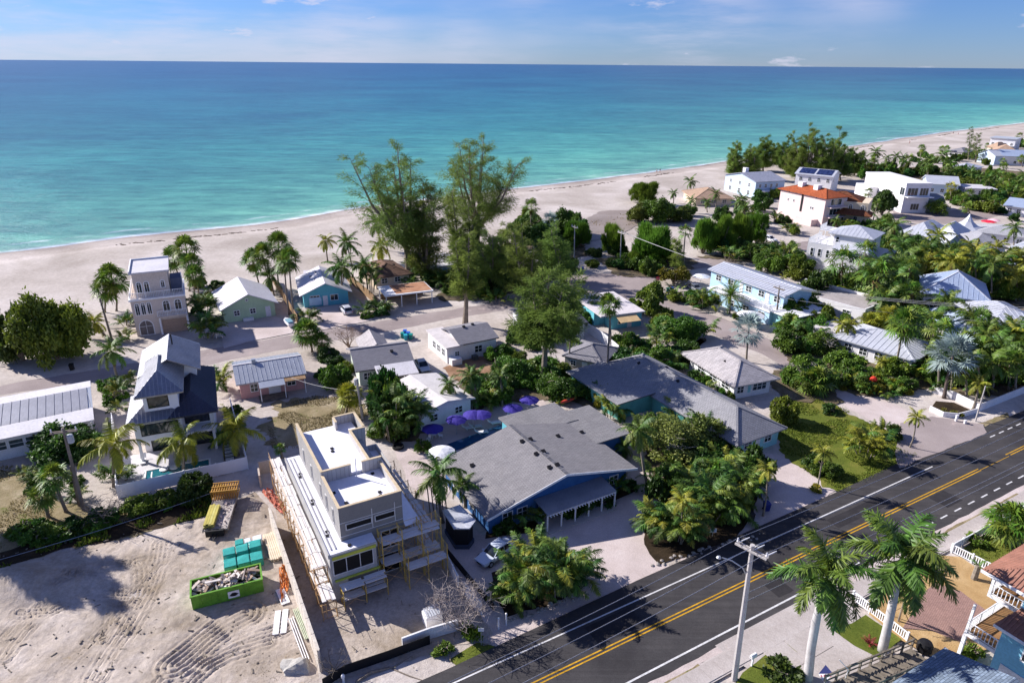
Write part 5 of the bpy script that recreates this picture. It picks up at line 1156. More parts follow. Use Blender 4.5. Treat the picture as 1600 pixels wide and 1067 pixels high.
win(H, 'f', 1.75, 6.35, 2.5, .7, 'x', fw, blk); win(H, 'f', 4.25, 6.35, 2.0, .7, 'x', fw, blk)
for y in (2.2, 4.6, 6.8, 10.5, 14): win(H, 'l', y, 5.9, .5, 1.7, 'x', fw, blk)
win(H, 'f', .6, 2.9, 3.8, 1.7, 'x3', fw, blk, yoff=-1.35)
win(H, 'f', 4.6, 3.0, 1.8, 2.1, 'x2', fw, blk); win(H, 'f', 4.4, .2, 2.4, 2.2, 'x', fw, blk)
b = MB()
for z in (5.75, 7.2): b.box(-.02, -.03, z, 6.02, -.002, z + .06)
for x in (3.0, 5.2): b.box(x, -.035, 5.8, x + .07, -.003, 7.9)
b.build('joint_strip', fw, H.root)
MB().slab([(6.02, -.5, 5.2), (7.6, -.3, 5.2), (6.6, 5.4, 7.6), (6.02, 5.4, 7.6)], .04).build('tarp', M_roofw, H.root)
M_sy = paint(C(206, 172, 84), .6, .12); M_sr = paint(C(196, 96, 66), .6, .12); M_plank = paint(C(222, 216, 212), .9, .06, .6, dirt=.08); M_sg = paint(C(206, 164, 112), .6, .12)
def frame_mesh(w, h, mat):
    b = MB()
    for x in (0, w): b.tube([(x, 0, 0), (x, 0, h)], .045, 5)
    for z in (.25, h * .55, h - .1): b.tube([(0, 0, z), (w, 0, z)], .025, 5)
    b.tube([(w * .28, 0, .25), (w * .28, 0, h - .1)], .022, 5)
    return b.mesh('frame', mat)
def brace_mesh(L, h, mat):
    b = MB().tube([(0, 0, .2), (0, L, h - .3)], .02, 4).tube([(.03, 0, h - .3), (.03, L, .2)], .02, 4); return b.mesh('brace', mat)
def scaffold(label, x0, y0, w, bays, L, along, levels, planks, frame_mat, top_rail=True):
    """along 'x' or 'y' in the house frame"""
    T = thing('scaffold', label, 'scaffold', UL(x0, y0), UA if along == 'y' else UA - math.pi / 2)
    fm = frame_mesh(w, 1.9, frame_mat); bm_ = brace_mesh(L, 1.9, M_sg)
    pk = [MB().box(.03, .02, 0, w / 3 - .02, L - .02, .05).mesh('plank', M_plank)]
    for i in range(bays + 1):
        for l in range(levels):
            o = link(bpy.data.objects.new('frame', fm), T); o.location = (0, i * L, l * 1.95)
            if i < bays:
                for x in (0, w):
                    if (i + l) % 2 == 0 or x == 0: o = link(bpy.data.objects.new('brace', bm_), T); o.location = (x, i * L, l * 1.95)
    for z in planks:
        for i in range(bays):
            for k in range(3):
                o = link(bpy.data.objects.new('plank', pk[0]), T); o.location = (w / 3 * k + random.uniform(-.05, .05), i * L + random.uniform(-.12, .12), z + .03 * ((i + k) % 2)); o.rotation_euler = (0, 0, random.uniform(-.02, .02))
    if top_rail:
        b = MB()
        for x in (0,):
            for z in (.5, 1.0): b.tube([(x, 0, planks[-1] + z), (x, bays * L, planks[-1] + z)], .022, 4)
        b.build('guard_rail', frame_mat, T)
    return T
scaffold('long scaffold with high deck of pale planks left of the unfinished house', -2.9, -.9, 1.2, 10, 2.05, 'y', 2, [2.1, 4.0], M_sg)
scaffold('lower scaffold end stepping down at the front left corner of the unfinished house', -2.95, -3.3, 1.25, 1, 2.3, 'y', 1, [2.1], M_sg)
scaffold('yellow scaffold under the big window at the front of the unfinished house', -.9, -1.75, 1.1, 2, 2.05, 'x', 1, [.95, 2.1], M_sy, False)
scaffold('tall yellow scaffold with two decks at the front right of the unfinished house', 3.3, -.35, 1.35, 3, 1.95, 'x', 3, [2.3, 4.7], M_sy)
scaffold('second yellow scaffold bay standing before the front right corner', 5.2, -2.0, 1.2, 2, 1.95, 'x', 2, [2.2], M_sy)
scaffold('yellow scaffold along the right side of the unfinished house', 7.6, -.5, 1.1, 5, 2.13, 'y', 3, [2.3, 4.7], M_sg)
def wallbar(name, label, cat, pts, h, t, mat, cap=None, group=None):
    T = thing(name, label, cat, pts[0], 0, group); m_ = MB(); c_ = MB()
    for a, b in zip(pts, pts[1:]):
        d = (b - a).normalized(); nn_ = Vector((-d.y, d.x, 0)) * t / 2; a2 = a - pts[0]; b2 = b - pts[0]
        m_.prism([(p.x, p.y) for p in (a2 - nn_, b2 - nn_, b2 + nn_, a2 + nn_)], 0, h)
        if cap: nn2 = nn_ * 1.35; c_.prism([(p.x, p.y) for p in (a2 - nn2, b2 - nn2, b2 + nn2, a2 + nn2)], h + .001, h + .07)
    m_.build('panel', mat, T)
    if cap: c_.build('cap', cap, T)
    return T
M_ply = paint(C(206, 196, 184), .85, .12, .8)
panel_fence('long pale board fence between the sandy lot and the building site', [G(425, 822), G(502, 1050)], 2.4, 1.9, M_ply, .02, 'board_fence', True, t=.22)
wallbar('block_wall', 'short grey block wall behind the scaffold, tan inside', 'wall', [G(408, 762), G(404, 742) + Vector((0, .2, 0)), G(440, 734)], 1.7, .2, paint(C(196, 180, 166), .9, .12))
panel_fence('two white board panels standing between building site and motel', [G(700, 886), G(716, 918)], 1.5, 1.9, M_white, .05, 'panel_wall')
panel_fence('white board panels at the corner next to the bare shrub', [G(726, 930), G(752, 960)], 1.5, 1.7, M_white, .05, 'panel_wall')
wallbar('site_gate', 'low white gate wall at the street end of the building site', 'gate', [G(629, 1013), G(672, 997), G(716, 984)], 1.2, .16, M_white)
wallbar('silt_fence', 'low black silt fence along the street side of the building site', 'fence', [G(505, 1075), G(540, 1053), G(608, 1030), G(672, 1006)], 1.0, .04, M_dark)
wallbar('silt_fence', 'black fabric fence strip running down beside the motel drive', 'fence', [G(700, 868), G(730, 905), G(772, 955)], .9, .04, M_dark)
wallbar('timber_fence', 'tan wooden fence climbing past the palms beside the green cottage', 'fence', [G(466, 508), G(440, 462), G(426, 440)], 1.9, .1, M_wood)
wallbar('timber_fence', 'brown wooden fence behind the palms left of the carport', 'fence', [G(590, 478), G(560, 452), G(540, 436)], 1.8, .1, M_wood)
wallbar('white_fence', 'white board fence along the pale court by the big tree', 'fence', [G(966, 556), G(940, 534), G(918, 520)], 1.9, .08, M_white)
wallbar('white_wall', 'low white wall between the garage and the grey hip-roofed house', 'wall', [G(929, 594), G(965, 592)], 1.7, .15, M_white)
wallbar('timber_fence', 'grey plank fence in front of the white roof behind the palms', 'fence', [G(626, 626), G(648, 617), G(668, 610)], 1.6, .08, M_greywood)
wallbar('white_wall', 'long white garden wall along the pavement at the side street', 'wall', [G(1455, 613), G(1488, 623), G(1528, 643), G(1580, 622), G(1660, 590)], 1.2, .14, M_white)
wallbar('planter_wall', 'low white five-sided planter wall round the silver palm', 'planter', [G(1452, 641), G(1473, 651), G(1496, 653), G(1526, 645)], .75, .12, M_white)
T = sheet('planter_soil', gp((1454, 640), (1462, 628), (1490, 630), (1522, 644), (1496, 651), (1474, 649)), M_mulch_shade, .05)
def crumple(name, label, cat, pts, mat, amp, n=14, lift=.3):
    c = sum(pts, Vector()) / 4; vs = []; fs = []
    for i in range(n + 1):
        for j in range(n + 1):
            u, v = i / n, j / n; p = (pts[0] * (1 - u) + pts[1] * u) * (1 - v) + (pts[3] * (1 - u) + pts[2] * u) * v
            z = .05 + lift * (abs(mnoise.noise(p * 1.7)) + .6 * abs(mnoise.noise(p * 4.3 + Vector((5, 1, 2))))) ; vs.append((p.x - c.x, p.y - c.y, z))
    for i in range(n):
        for j in range(n):
            if (i * 7 + j * 3) % 5: fs.append((i * (n + 1) + j, (i + 1) * (n + 1) + j, (i + 1) * (n + 1) + j + 1, i * (n + 1) + j + 1))
    me = bpy.data.meshes.new(name); me.from_pydata(vs, [], fs); me.materials.append(mat); me.update()
    return tag(link(bpy.data.objects.new(name, me)), label, cat) , c
M_net = paint(C(186, 104, 84), .8, .15); M_net2 = paint(C(206, 126, 66), .8, .15)
o, c = crumple('netting', 'faded red safety netting trailing from the block wall to the scaffold', 'netting', gp((408, 770), (422, 766), (450, 796), (440, 806)), M_net, .3, 18, .7); o.location = (c.x, c.y, 0)
o, c = crumple('netting', 'heap of orange safety netting beside the board fence', 'netting', gp((436, 888), (452, 886), (452, 925), (440, 945)), M_net2, .5, 18, .9); o.location = (c.x, c.y, 0)
FLd, FRd = G(302, 955), G(413, 926)
rz = math.atan2((FRd - FLd).y, (FRd - FLd).x); Ld = (FRd - FLd).length
T = thing('dumpster', 'bright green roll-off dumpster heaped with broken boards and rubble', 'dumpster', FLd, rz)
M_dgr = paint(C(106, 160, 50), .55, .2, 1.2, dirt=.3); hD = 1.55; wD = 2.35
MB().box(0, 0, .18, Ld, .07, hD).box(0, wD - .07, .18, Ld, wD, hD).box(0, .07, .18, .07, wD - .07, hD).box(Ld - .07, .07, .18, Ld, wD - .07, hD).build('body', M_dgr, T)
MB().box(.05, .05, .15, Ld - .05, wD - .05, .3).build('floor', M_dark, T)
r = MB().box(-.06, -.06, hD, Ld + .06, .1, hD + .1).box(-.06, wD - .1, hD, Ld + .06, wD + .06, hD + .1).box(-.06, .1, hD, .1, wD - .1, hD + .1).box(Ld - .1, .1, hD, Ld + .06, wD - .1, hD + .1)
r.build('rim', M_dgr, T)
rb = MB()
for k in range(1, 8): rb.box(Ld * k / 8 - .05, -.07, .2, Ld * k / 8 + .05, .0, hD)
rb.build('rib', M_dgr, T)
for x in (.5, Ld - .5):
    for y in (.3, wD - .3): o = MB().tube([(0, -.1, .12), (0, .1, .12)], .12, 10).build('roller', M_dark, T); o.location = (x, y, 0)
o = MB().box(Ld * .50, -.085, .45, Ld * .66, -.072, 1.2).build('sign', M_white, T)
MB().add([(Ld * .515, -.09, .75), (Ld * .55, -.09, .62), (Ld * .60, -.09, .6), (Ld * .65, -.09, .8), (Ld * .60, -.09, 1.0), (Ld * .56, -.09, 1.02), (Ld * .535, -.09, .88)], [(0, 1, 2, 3, 4, 5, 6)]).build('emblem', M_dark, o)
rng = random.Random(5); de = MB(); mats = [paint(C(206, 190, 176), .9, .2), paint(C(176, 150, 130), .9, .2), paint(C(150, 140, 134), .9, .2), paint(C(220, 212, 206), .9, .1)]
for k in range(150):
    x, y = rng.uniform(.3, Ld - .3), rng.uniform(.3, wD - .3); z = 1.32 + .8 * math.exp(-((y - wD / 2) / .9) ** 2) * rng.random() - .2
    L = rng.uniform(.3, 1.5); a = rng.uniform(0, 6.3); t = rng.uniform(-.35, .5); de.mi = rng.randrange(4)
    p = Vector((x, y, z)); d = Vector((math.cos(a) * math.cos(t), math.sin(a) * math.cos(t), math.sin(t))) * L / 2
    q0, q1 = p - d, p + d
    for q in (q0, q1): q.x = min(max(q.x, .1), Ld - .1); q.y = min(max(q.y, .1), wD - .1)
    de.bar(q0, q1, rng.uniform(.08, .3), rng.uniform(.03, .12))
tag(de.build('rubble', mats), 'broken boards and plaster rubble heaped inside the green dumpster', 'rubble', kind='stuff').matrix_world = Matrix.Translation(FLd) @ Matrix.Rotation(rz, 4, 'Z')
M_wrap = paint(C(66, 168, 158), .28, .14, 1.2, .5, 6, spec=.6); M_wrapw = paint(C(226, 228, 232), .35, .08, 1.2, .4, 6, spec=.5); M_wrapd = paint(C(26, 112, 92), .5, .14, 1.2)
tb0 = G(352, 900); tbr = math.atan2((G(414, 884) - tb0).y, (G(414, 884) - tb0).x)
def wrapped(label, x, y, w, d, h, mat, z=0.0):
    c_, s_ = math.cos(tbr), math.sin(tbr); T = thing('wrapped_bundle', label, 'bundle', tb0 + Vector((x * c_ - y * s_, x * s_ + y * c_, z)), tbr, 'wrapped bundles beside the dumpster')
    bm = bmesh.new(); bmesh.ops.create_cube(bm, size=1); bmesh.ops.scale(bm, vec=(w, d, h), verts=bm.verts); bmesh.ops.translate(bm, vec=(w / 2, d / 2, h / 2 + .12), verts=bm.verts)
    bmesh.ops.bevel(bm, geom=bm.edges[:], offset=.06, segments=2, affect='EDGES'); bmesh.ops.subdivide_edges(bm, edges=bm.edges[:], cuts=2)
    for v in bm.verts: v.co += Vector((mnoise.noise(v.co * 2.1 + Vector((x, y, 0))), mnoise.noise(v.co * 2.3 + Vector((y, x, 7))), mnoise.noise(v.co * 1.9 + Vector((x, 9, y))))) * .05
    me = bpy.data.meshes.new('wrap'); bm.to_mesh(me); bm.free(); me.materials.append(mat); link(bpy.data.objects.new('wrap', me), T)
    p_ = MB()
    for k in range(3): p_.box(.05 + k * (w - .2) / 2, .02, 0, .15 + k * (w - .2) / 2, d - .02, .1)
    p_.build('pallet', M_wood, T); return T
LB = (G(414, 884) - tb0).length / 3
for k, nm in enumerate(('left', 'middle', 'right')): wrapped('teal wrapped bundle, %s one of the row touching the dumpster' % nm, k * LB + .02, 0, LB - .06, 1.35, .85, M_wrap)
for k, nm in enumerate(('left', 'middle', 'right')): wrapped('teal wrapped bundle, %s one of the second row from the dumpster' % nm, k * LB + .02, 1.75 + .2 * (k == 2), LB - .06, 1.2, .95, M_wrap)
wrapped('small teal bundle standing behind the second row', LB * 1.0, 3.1, LB - .4, .9, .9, M_wrap)
wrapped('white wrapped package beside the small teal bundle', LB * 1.72, 3.2, LB * .55, .8, .8, M_wrapw)
wrapped('larger white wrapped package at the back right corner of the bundles', LB * 2.4, 3.2, LB * .7, .9, .8, M_wrapw)
fb0, fb1 = G(338, 838), G(358, 775); rz = math.atan2((fb1 - fb0).y, (fb1 - fb0).x) - math.pi / 2; Lf = (fb1 - fb0).length
T = thing('flatbed_trailer', 'worn flatbed trailer parked on the sand carrying yellow scaffold parts', 'trailer', fb0, rz)
MB().box(-1.2, 0, .75, 1.2, Lf, .9).build('bed', paint(C(176, 166, 160), .8, .2), T)
MB().box(-1.25, -.02, .6, -1.2, Lf, .98).box(1.2, -.02, .6, 1.25, Lf, .98).build('side_rail', paint(C(150, 144, 140), .6, .2), T)
MB().box(-.9, -.4, .3, .9, -.02, 1.0).bar((-.3, -.2, .6), (0, -1.3, .45), .1).bar((.3, -.2, .6), (0, -1.3, .45), .1).build('hitch', M_dark, T)
for y in (Lf * .5, Lf * .68):
    for x in (-1.05, 1.05):
        o = MB().lathe([(.16, -.12), (.40, -.12), (.43, 0), (.40, .12), (.16, .12)], 14).build('wheel', M_rubber, T); o.location = (x, y, .42); o.rotation_euler = (0, math.pi / 2, 0)
def onbed(name, label, cat): return thing(name, label, cat, fb0 + Vector((0, 0, .91)), rz)
M_yw = paint(C(188, 174, 86), .7, .2); M_or = paint(C(184, 138, 62), .7, .2)
T = onbed('plank_bundle', 'bundle of yellow scaffold planks along the left side of the flatbed', 'planks')
pm = MB().box(0, 0, 0, .24, 3.6, .05).mesh('plank', M_yw); pm2 = MB().box(0, 0, 0, .24, 3.4, .05).mesh('plank', paint(C(196, 186, 110), .8, .2))
for l in range(8):
    for k in range(4): o = link(bpy.data.objects.new('plank', pm if (l + k) % 3 else pm2), T); o.location = (-1.15 + k * .26, .3 + rng.uniform(-.15, .15), l * .065)
T = onbed('frame_stack', 'stack of orange-yellow scaffold frames on the rear of the flatbed', 'scaffold frames')
for k in range(11):
    b = MB(); x = -1.3 + k * .26; y0 = Lf - 2.0; w = 1.9; h = 1.0
    b.bar((x, y0, .05), (x, y0 + w, .05), .07).bar((x, y0, h), (x, y0 + w, h), .09)
    for u in (0, .33, .66, 1): b.bar((x, y0 + w * u, .05), (x, y0 + w * u, h), .06)
    b.build('frame', M_or, T)
b = MB()
for y in (Lf - 1.9, Lf - 1.0, Lf - .2): b.bar((-1.4, y, 1.08), (1.4, y, 1.08), .1)
b.build('cross_bar', M_or, T)
T = onbed('scrap_heap', 'loose cloths and fittings lying on the open part of the flatbed', 'scrap')
b = MB()
for k in range(26):
    p = Vector((rng.uniform(.0, 1.0), rng.uniform(.3, Lf * .6), .06)); b.bar(p, p + Vector((rng.uniform(-.4, .4), rng.uniform(-.4, .4), rng.uniform(0, .2))), rng.uniform(.06, .25), .06)
b.build('fitting', paint(C(190, 172, 166), .8, .3), T)
def boards(label, p, q, n, w, t, mat, cat='boards', gap=.03, layers=1):
    d = (q - p); rz = math.atan2(d.y, d.x); T = thing('board_stack', label, cat, p + Vector((0, 0, .17)), rz); m_ = MB().box(0, -w / 2, 0, d.length, w / 2, t).mesh('board', mat)
    for l in range(layers):
        for k in range(n): o = link(bpy.data.objects.new('board', m_), T); o.location = (rng.uniform(-.12, .12), (k - (n - 1) / 2) * (w + gap), .03 + l * (t + .01))
    return T
boards('two long white boards lying side by side on the scrubby sand', G(437, 992), G(441, 955), 2, .5, .06, M_white, gap=.14)
boards('short white board leaning by the orange netting', G(447, 945), G(437, 922), 1, .75, .08, M_white)
boards('stack of pale lumber lying along the board fence', G(433, 878), G(420, 838), 6, .16, .09, paint(C(222, 204, 180), .9, .15), layers=3)
boards('thin green-white pipes along the board fence', G(482, 1000), G(463, 953), 5, .07, .07, paint(C(196, 204, 176), .5, .1), 'pipes', .06)
boards('long white pipes on the sand near the end of the board fence', G(480, 1035), G(455, 968), 3, .07, .07, M_white, 'pipes', .12)
rz = UA; T = thing('louvred_box', 'white slatted box by the bare shrub at the site gate', 'box', G(667, 983), rz)
MB().box(0, 0, 0, 1.5, 1.1, 1.2).build('body', M_white, T)
for k in range(6): MB().slab([(.1 + k * .23, -.05, 1.3), (.26 + k * .23, -.05, 1.3), (.26 + k * .23, 1.05, 1.42), (.1 + k * .23, 1.05, 1.42)], .05).build('slat', paint(C(196, 198, 204), .6, .08), T)
def rock(name, label, loc, s, mat, seed, cat='rock'):
    bm = bmesh.new(); bmesh.ops.create_icosphere(bm, subdivisions=3, radius=1)
    for v in bm.verts:
        n_ = mnoise.noise(v.co * 1.3 + Vector((seed, 0, 0))) * .4 + mnoise.noise(v.co * 3.1 + Vector((0, seed, 0))) * .2; v.co *= 1 + n_; v.co = Vector((v.co.x * s[0], v.co.y * s[1], max(-.1, v.co.z) * s[2]))
    me = bpy.data.meshes.new(name); bm.to_mesh(me); bm.free(); me.materials.append(mat); o = link(bpy.data.objects.new(name, me)); o.location = loc; return tag(o, label, cat)
rock('spoil_heap', 'rounded grey-white heap of concrete spoil at the foot of the board fence', G(463, 1045), (1.3, .9, .8), M_block, 3, 'heap')
lot_px = [(-120, 905), (0, 884), (100, 857), (200, 836), (330, 800), (400, 765), (432, 800), (470, 900), (505, 1062), (495, 1120), (-120, 1120)]
lot = [G(*p) for p in lot_px]
def inside(P, poly):
    x, y = P[:, 0], P[:, 1]; r = np.zeros(len(P), bool); n = len(poly)
    for i in range(n):
        x1, y1, x2, y2 = poly[i].x, poly[i].y, poly[(i + 1) % n].x, poly[(i + 1) % n].y
        c_ = ((y1 > y) != (y2 > y)) & (x < (x2 - x1) * (y - y1) / (y2 - y1 + 1e-12) + x1); r ^= c_
    return r
def segdist(P, line):
    dm = np.full(len(P), 1e9); sg = np.zeros(len(P)); al = np.zeros(len(P)); acc = 0
    for a, b in zip(line, line[1:]):
        A2 = np.array([a.x, a.y]); e = np.array([b.x - a.x, b.y - a.y]); L = np.hypot(*e); t = np.clip(((P - A2) @ e) / (L * L), 0, 1); q_ = P - A2 - t[:, None] * e; d = np.hypot(q_[:, 0], q_[:, 1])
        s_ = np.sign(e[0] * (P[:, 1] - a.y) - e[1] * (P[:, 0] - a.x)); up = d < dm; dm = np.where(up, d, dm); sg = np.where(up, s_, sg); al = np.where(up, acc + t * L, al); acc += L
    return dm, sg, al
R0 = np.random.RandomState(4); st_ = .16; x0, x1 = min(p.x for p in lot), max(p.x for p in lot); y0, y1 = min(p.y for p in lot), max(p.y for p in lot)
xs = np.arange(x0, x1 + st_, st_); ys = np.arange(y0, y1 + st_, st_); Xg, Yg = np.meshgrid(xs, ys, indexing='ij'); Pg = np.stack([Xg.ravel(), Yg.ravel()], 1); ins_ = inside(Pg, lot)
edge, _, _ = segdist(Pg, lot + [lot[0]]); fade = np.clip(edge / 1.5, 0, 1) * ins_
h = np.zeros(len(Pg))
def spl(pts):
    p = [G(*q_) for q_ in pts]
    for _ in range(3):
        q_ = [p[0]]
        for a, b in zip(p, p[1:]): q_ += [a * .75 + b * .25, a * .25 + b * .75]
        p = q_ + [p[-1]]
    return p
TR = [([(252, 850), (245, 890), (225, 940), (200, 985), (172, 1020), (150, 1060)], 1.25, .42), ([(215, 880), (223, 905), (212, 950), (190, 985)], .9, .4), ([(95, 905), (140, 890), (190, 878), (215, 885), (220, 910), (205, 955), (182, 1010)], .8, .38),
      ([(10, 1030), (40, 985), (90, 950), (150, 930), (200, 935)], .9, .42), ([(275, 1040), (300, 1020), (340, 985), (385, 960)], 1.9, .5), ([(255, 1067), (310, 1045), (370, 1010), (440, 985)], 1.2, .45), ([(75, 930), (110, 905), (150, 898), (195, 905), (180, 960), (160, 1000)], .8, .36),
      ([(0, 1000), (30, 970), (60, 950)], .8, .4), ([(90, 1055), (140, 1010), (185, 960), (235, 900), (278, 852)], .7, .36), ([(30, 960), (120, 955), (180, 975), (160, 1000)], .8, .4), ([(300, 1067), (340, 1030), (420, 1005)], 1.0, .5)]
for pts, hw, per in TR:
    d, sg, al = segdist(Pg, spl(pts)); w_ = np.clip((hw - d) / .35, 0, 1) * np.clip(.55 + np.interp(al, np.arange(0, 80, .7), R0.randn(115) * .45) + R0.rand() * .3, .05, 1.1); h += w_ * (.12 * np.cos(2 * np.pi * d * sg / per) + .02 * np.cos(2 * np.pi * al / .32) - .03)
nz = np.array([mnoise.noise(Vector((a * .35, b * .35, 1))) * .12 + mnoise.noise(Vector((a * 1.3, b * 1.3, 4))) * .05 + mnoise.noise(Vector((a * 3.1, b * 3.1, 7))) * .02 for a, b in Pg])
pile = G(30, 915); z_l = .03 + fade * (.12 + h + nz + 1.3 * np.exp(-((Pg[:, 0] - pile.x) / 4.5) ** 2 - ((Pg[:, 1] - pile.y) / 2.2) ** 2)) - .06 * (1 - fade)
idx = np.arange(len(Pg)).reshape(Xg.shape); q = np.stack([idx[:-1, :-1].ravel(), idx[1:, :-1].ravel(), idx[1:, 1:].ravel(), idx[:-1, 1:].ravel()], 1); q = q[ins_[q].all(1)]
tag(link(bpy.data.objects.new('dirt_lot', np_mesh('dirt_lot', np.concatenate([Pg, z_l[:, None]], 1), q, M_dirt, smooth=True))), kind='structure')
O_ = RD(31.4, -15.0); HZ = ARZ
H = House(); H.A = O_; H.rz = HZ - math.pi / 2; H.W = 12; H.D = 14        # local x = away from the road (-t), local y = +s
H.root = thing('house', 'light blue two-storey house with terracotta roofs and white railed balconies by the road', 'house', O_, H.rz)
M_bw = paint(C(134, 196, 218), .8, .06); M_terra = paint(C(156, 112, 96), .7, .15, 1.0)
M_deck = paint(C(150, 112, 74), .8, .2, 1.0)
MB().box(2.4, 0, 0, 12, 14, 5.7).box(2.42, 2.0, 5.71, 12, 14, 8.5).build('wall', M_bw, H.root)
for y_, z_, nm in ((0, 3.0, 'balcony'), (2.0, 6.1, 'upper_balcony')):
    o = MB().box(0, y_, z_ - .3, 2.39, 14, z_).build(nm, M_white, H.root); MB().box(.12, y_ + .12, z_ + .002, 2.37, 13.9, z_ + .03).build('deck', M_deck, o)
    rail(H, [(2.36, y_ + .08, z_), (.07, y_ + .08, z_), (.07, y_ + 6, z_), (.07, 13.9, z_)], 1.0, 2.2)
for y in (.02, 5, 10): MB().box(-.02, y, 0, .24, y + .26, 2.7).build('post', M_trim, H.root)
MB().box(.02, .02, 3.0, .2, .2, 5.8).build('post', M_trim, H.root)
for y in (2.02, 7, 12): MB().box(.0, y, 6.1, .2, y + .2, 8.5).build('post', M_trim, H.root)
lr = [Vector((1.9, -.5, 5.65)), Vector((12, -.5, 5.65)), Vector((12, 2.0, 6.5)), Vector((2.42, 2.0, 6.5))]
o = MB().slab(lr, .15).build('lower_roof', M_terra, H.root); sm = MB(); ribs(sm, lr, .3, .1, .07); sm.build('tile_ridge', M_terra, o)
MB().box(1.9, -.58, 5.42, 12, -.51, 5.66).build('fascia', M_trim, H.root)
ps = roof_polys('hip', .2, 1.9, 12, 14, 8.7, 2.3, .8); up = MB().shell(ps, .16).build('roof', M_terra, H.root); sm = MB()
for q_ in ps: ribs(sm, q_, .3, .1, .07)
sm.build('tile_ridge', M_terra, up); MB().box(-.6, 1.02, 8.2, 12.8, 1.09, 8.46).build('fascia', M_trim, H.root)
for x in (4.6, 8.4): win(H, 'f', x, 3.6, 1.1, 1.6, 'm1'); win(H, 'f', x, 6.7, 1.0, 1.4, 'm1', yoff=2.0)
win(H, 'f', 6.5, .8, 1.4, 1.3, 'm2'); MB().box(3.0, -.06, 0, 5.4, -.002, 2.3).build('garage_door', M_white, H.root)
MB().box(2.37, 1.0, 3.05, 2.42, 2.4, 5.2).build('sliding_door', paint(C(110, 80, 54), .4, .1), H.root)
O_ = RD(24.65, -16.5)
H = House(); H.A = O_; H.rz = HZ + math.pi; H.root = thing('garden_house', 'grey shingle roofed building at the lower edge beside the wooden stair', 'house', O_, H.rz)
MB().box(.5, .6, 0, 12, 9, 5.7).build('wall', M_bw, H.root)
MB().shell([[Vector((0, 0, 6.0)), Vector((12.5, 0, 6.0)), Vector((12.5, 4.5, 7.4)), Vector((0, 4.5, 7.4))], [Vector((0, 4.5, 7.4)), Vector((12.5, 4.5, 7.4)), Vector((12.5, 9.4, 6.0)), Vector((0, 9.4, 6.0))]], .15).build('roof', shingle(C(122, 136, 152), .25, .5, .2), H.root)
MB().box(-.05, 0, 5.75, -.001, 9.4, 6.05).build('fascia', M_trim, H.root)
win(H, 'r', 3, 1, 1, 1.2) if False else None
T = thing('wooden_stair', 'weathered grey wooden stair with post railing running along the lower edge', 'stair', RD(17.0, -13.6), ARZ)
for k in range(26): MB().box(k * .46, -.9, 2.5 - k * .093, k * .46 + .42, .9, 2.56 - k * .093).build('tread', M_greywood, T)
b = MB()
for sy in (-.98, .98):
    b.bar((0, sy, 3.5), (12, sy, 1.1), .12, .16); b.bar((0, sy, 2.4), (12, sy, .0), .08, .26); b.bar((0, sy, 3.0), (12, sy, .6), .06, .10)
b.build('hand_rail', M_greywood, T)
for k in range(9):
    for sy in (-.98, .98): o = MB().box(-.07, -.07, 0, .07, .07, 3.65 - k * 1.5 * .2).build('post', M_greywood, T); o.location = (k * 1.5, sy, 0)
def picket(label, pts, h=.95, solid=False):
    T = thing('picket_fence', label, 'fence', pts[0]); pk = MB();
    for a, b in zip(pts, pts[1:]):
        L = (b - a).length; n = max(1, round(L / 2.0)); d = (b - a) / L; a0 = a - pts[0]
        for i in range(n + 1):
            p = a0 + d * (L * i / n); o = MB().box(-.08, -.08, 0, .08, .08, h + .15).build('post', M_trim, T); o.location = p; o.rotation_euler = (0, 0, math.atan2(d.y, d.x))
        r_ = MB().bar(a0 + Vector((0, 0, h)), a0 + d * L + Vector((0, 0, h)), .09, .09).bar(a0 + Vector((0, 0, .15)), a0 + d * L + Vector((0, 0, .15)), .07, .07).build('rail', M_trim, T)
        if not solid:
            k = int(L / .21)
            for i in range(k): p = a0 + d * ((i + .5) * .21); pk.bar(p + Vector((0, 0, .15)), p + Vector((0, 0, h - .05)), .09, .035, up=(d.y, -d.x, 0))
        else: pk.bar(a0 + Vector((0, 0, .5)), a0 + d * L + Vector((0, 0, .5)), .05, .7)
    pk.build('pickets', M_trim, T); return T
picket('white picket fence between the green front lawn and the tan yard', [RD(29.9, -6.4), RD(29.5, -11.9)])
picket('white picket fence along the top side of the tan yard', [RD(44.8, -7.1), RD(45.2, -10.8), RD(45.4, -14)])
picket('low white board fence along the pavement beyond the tan yard', [RD(44.9, -7.0), RD(66, -7.2)], .9, True)
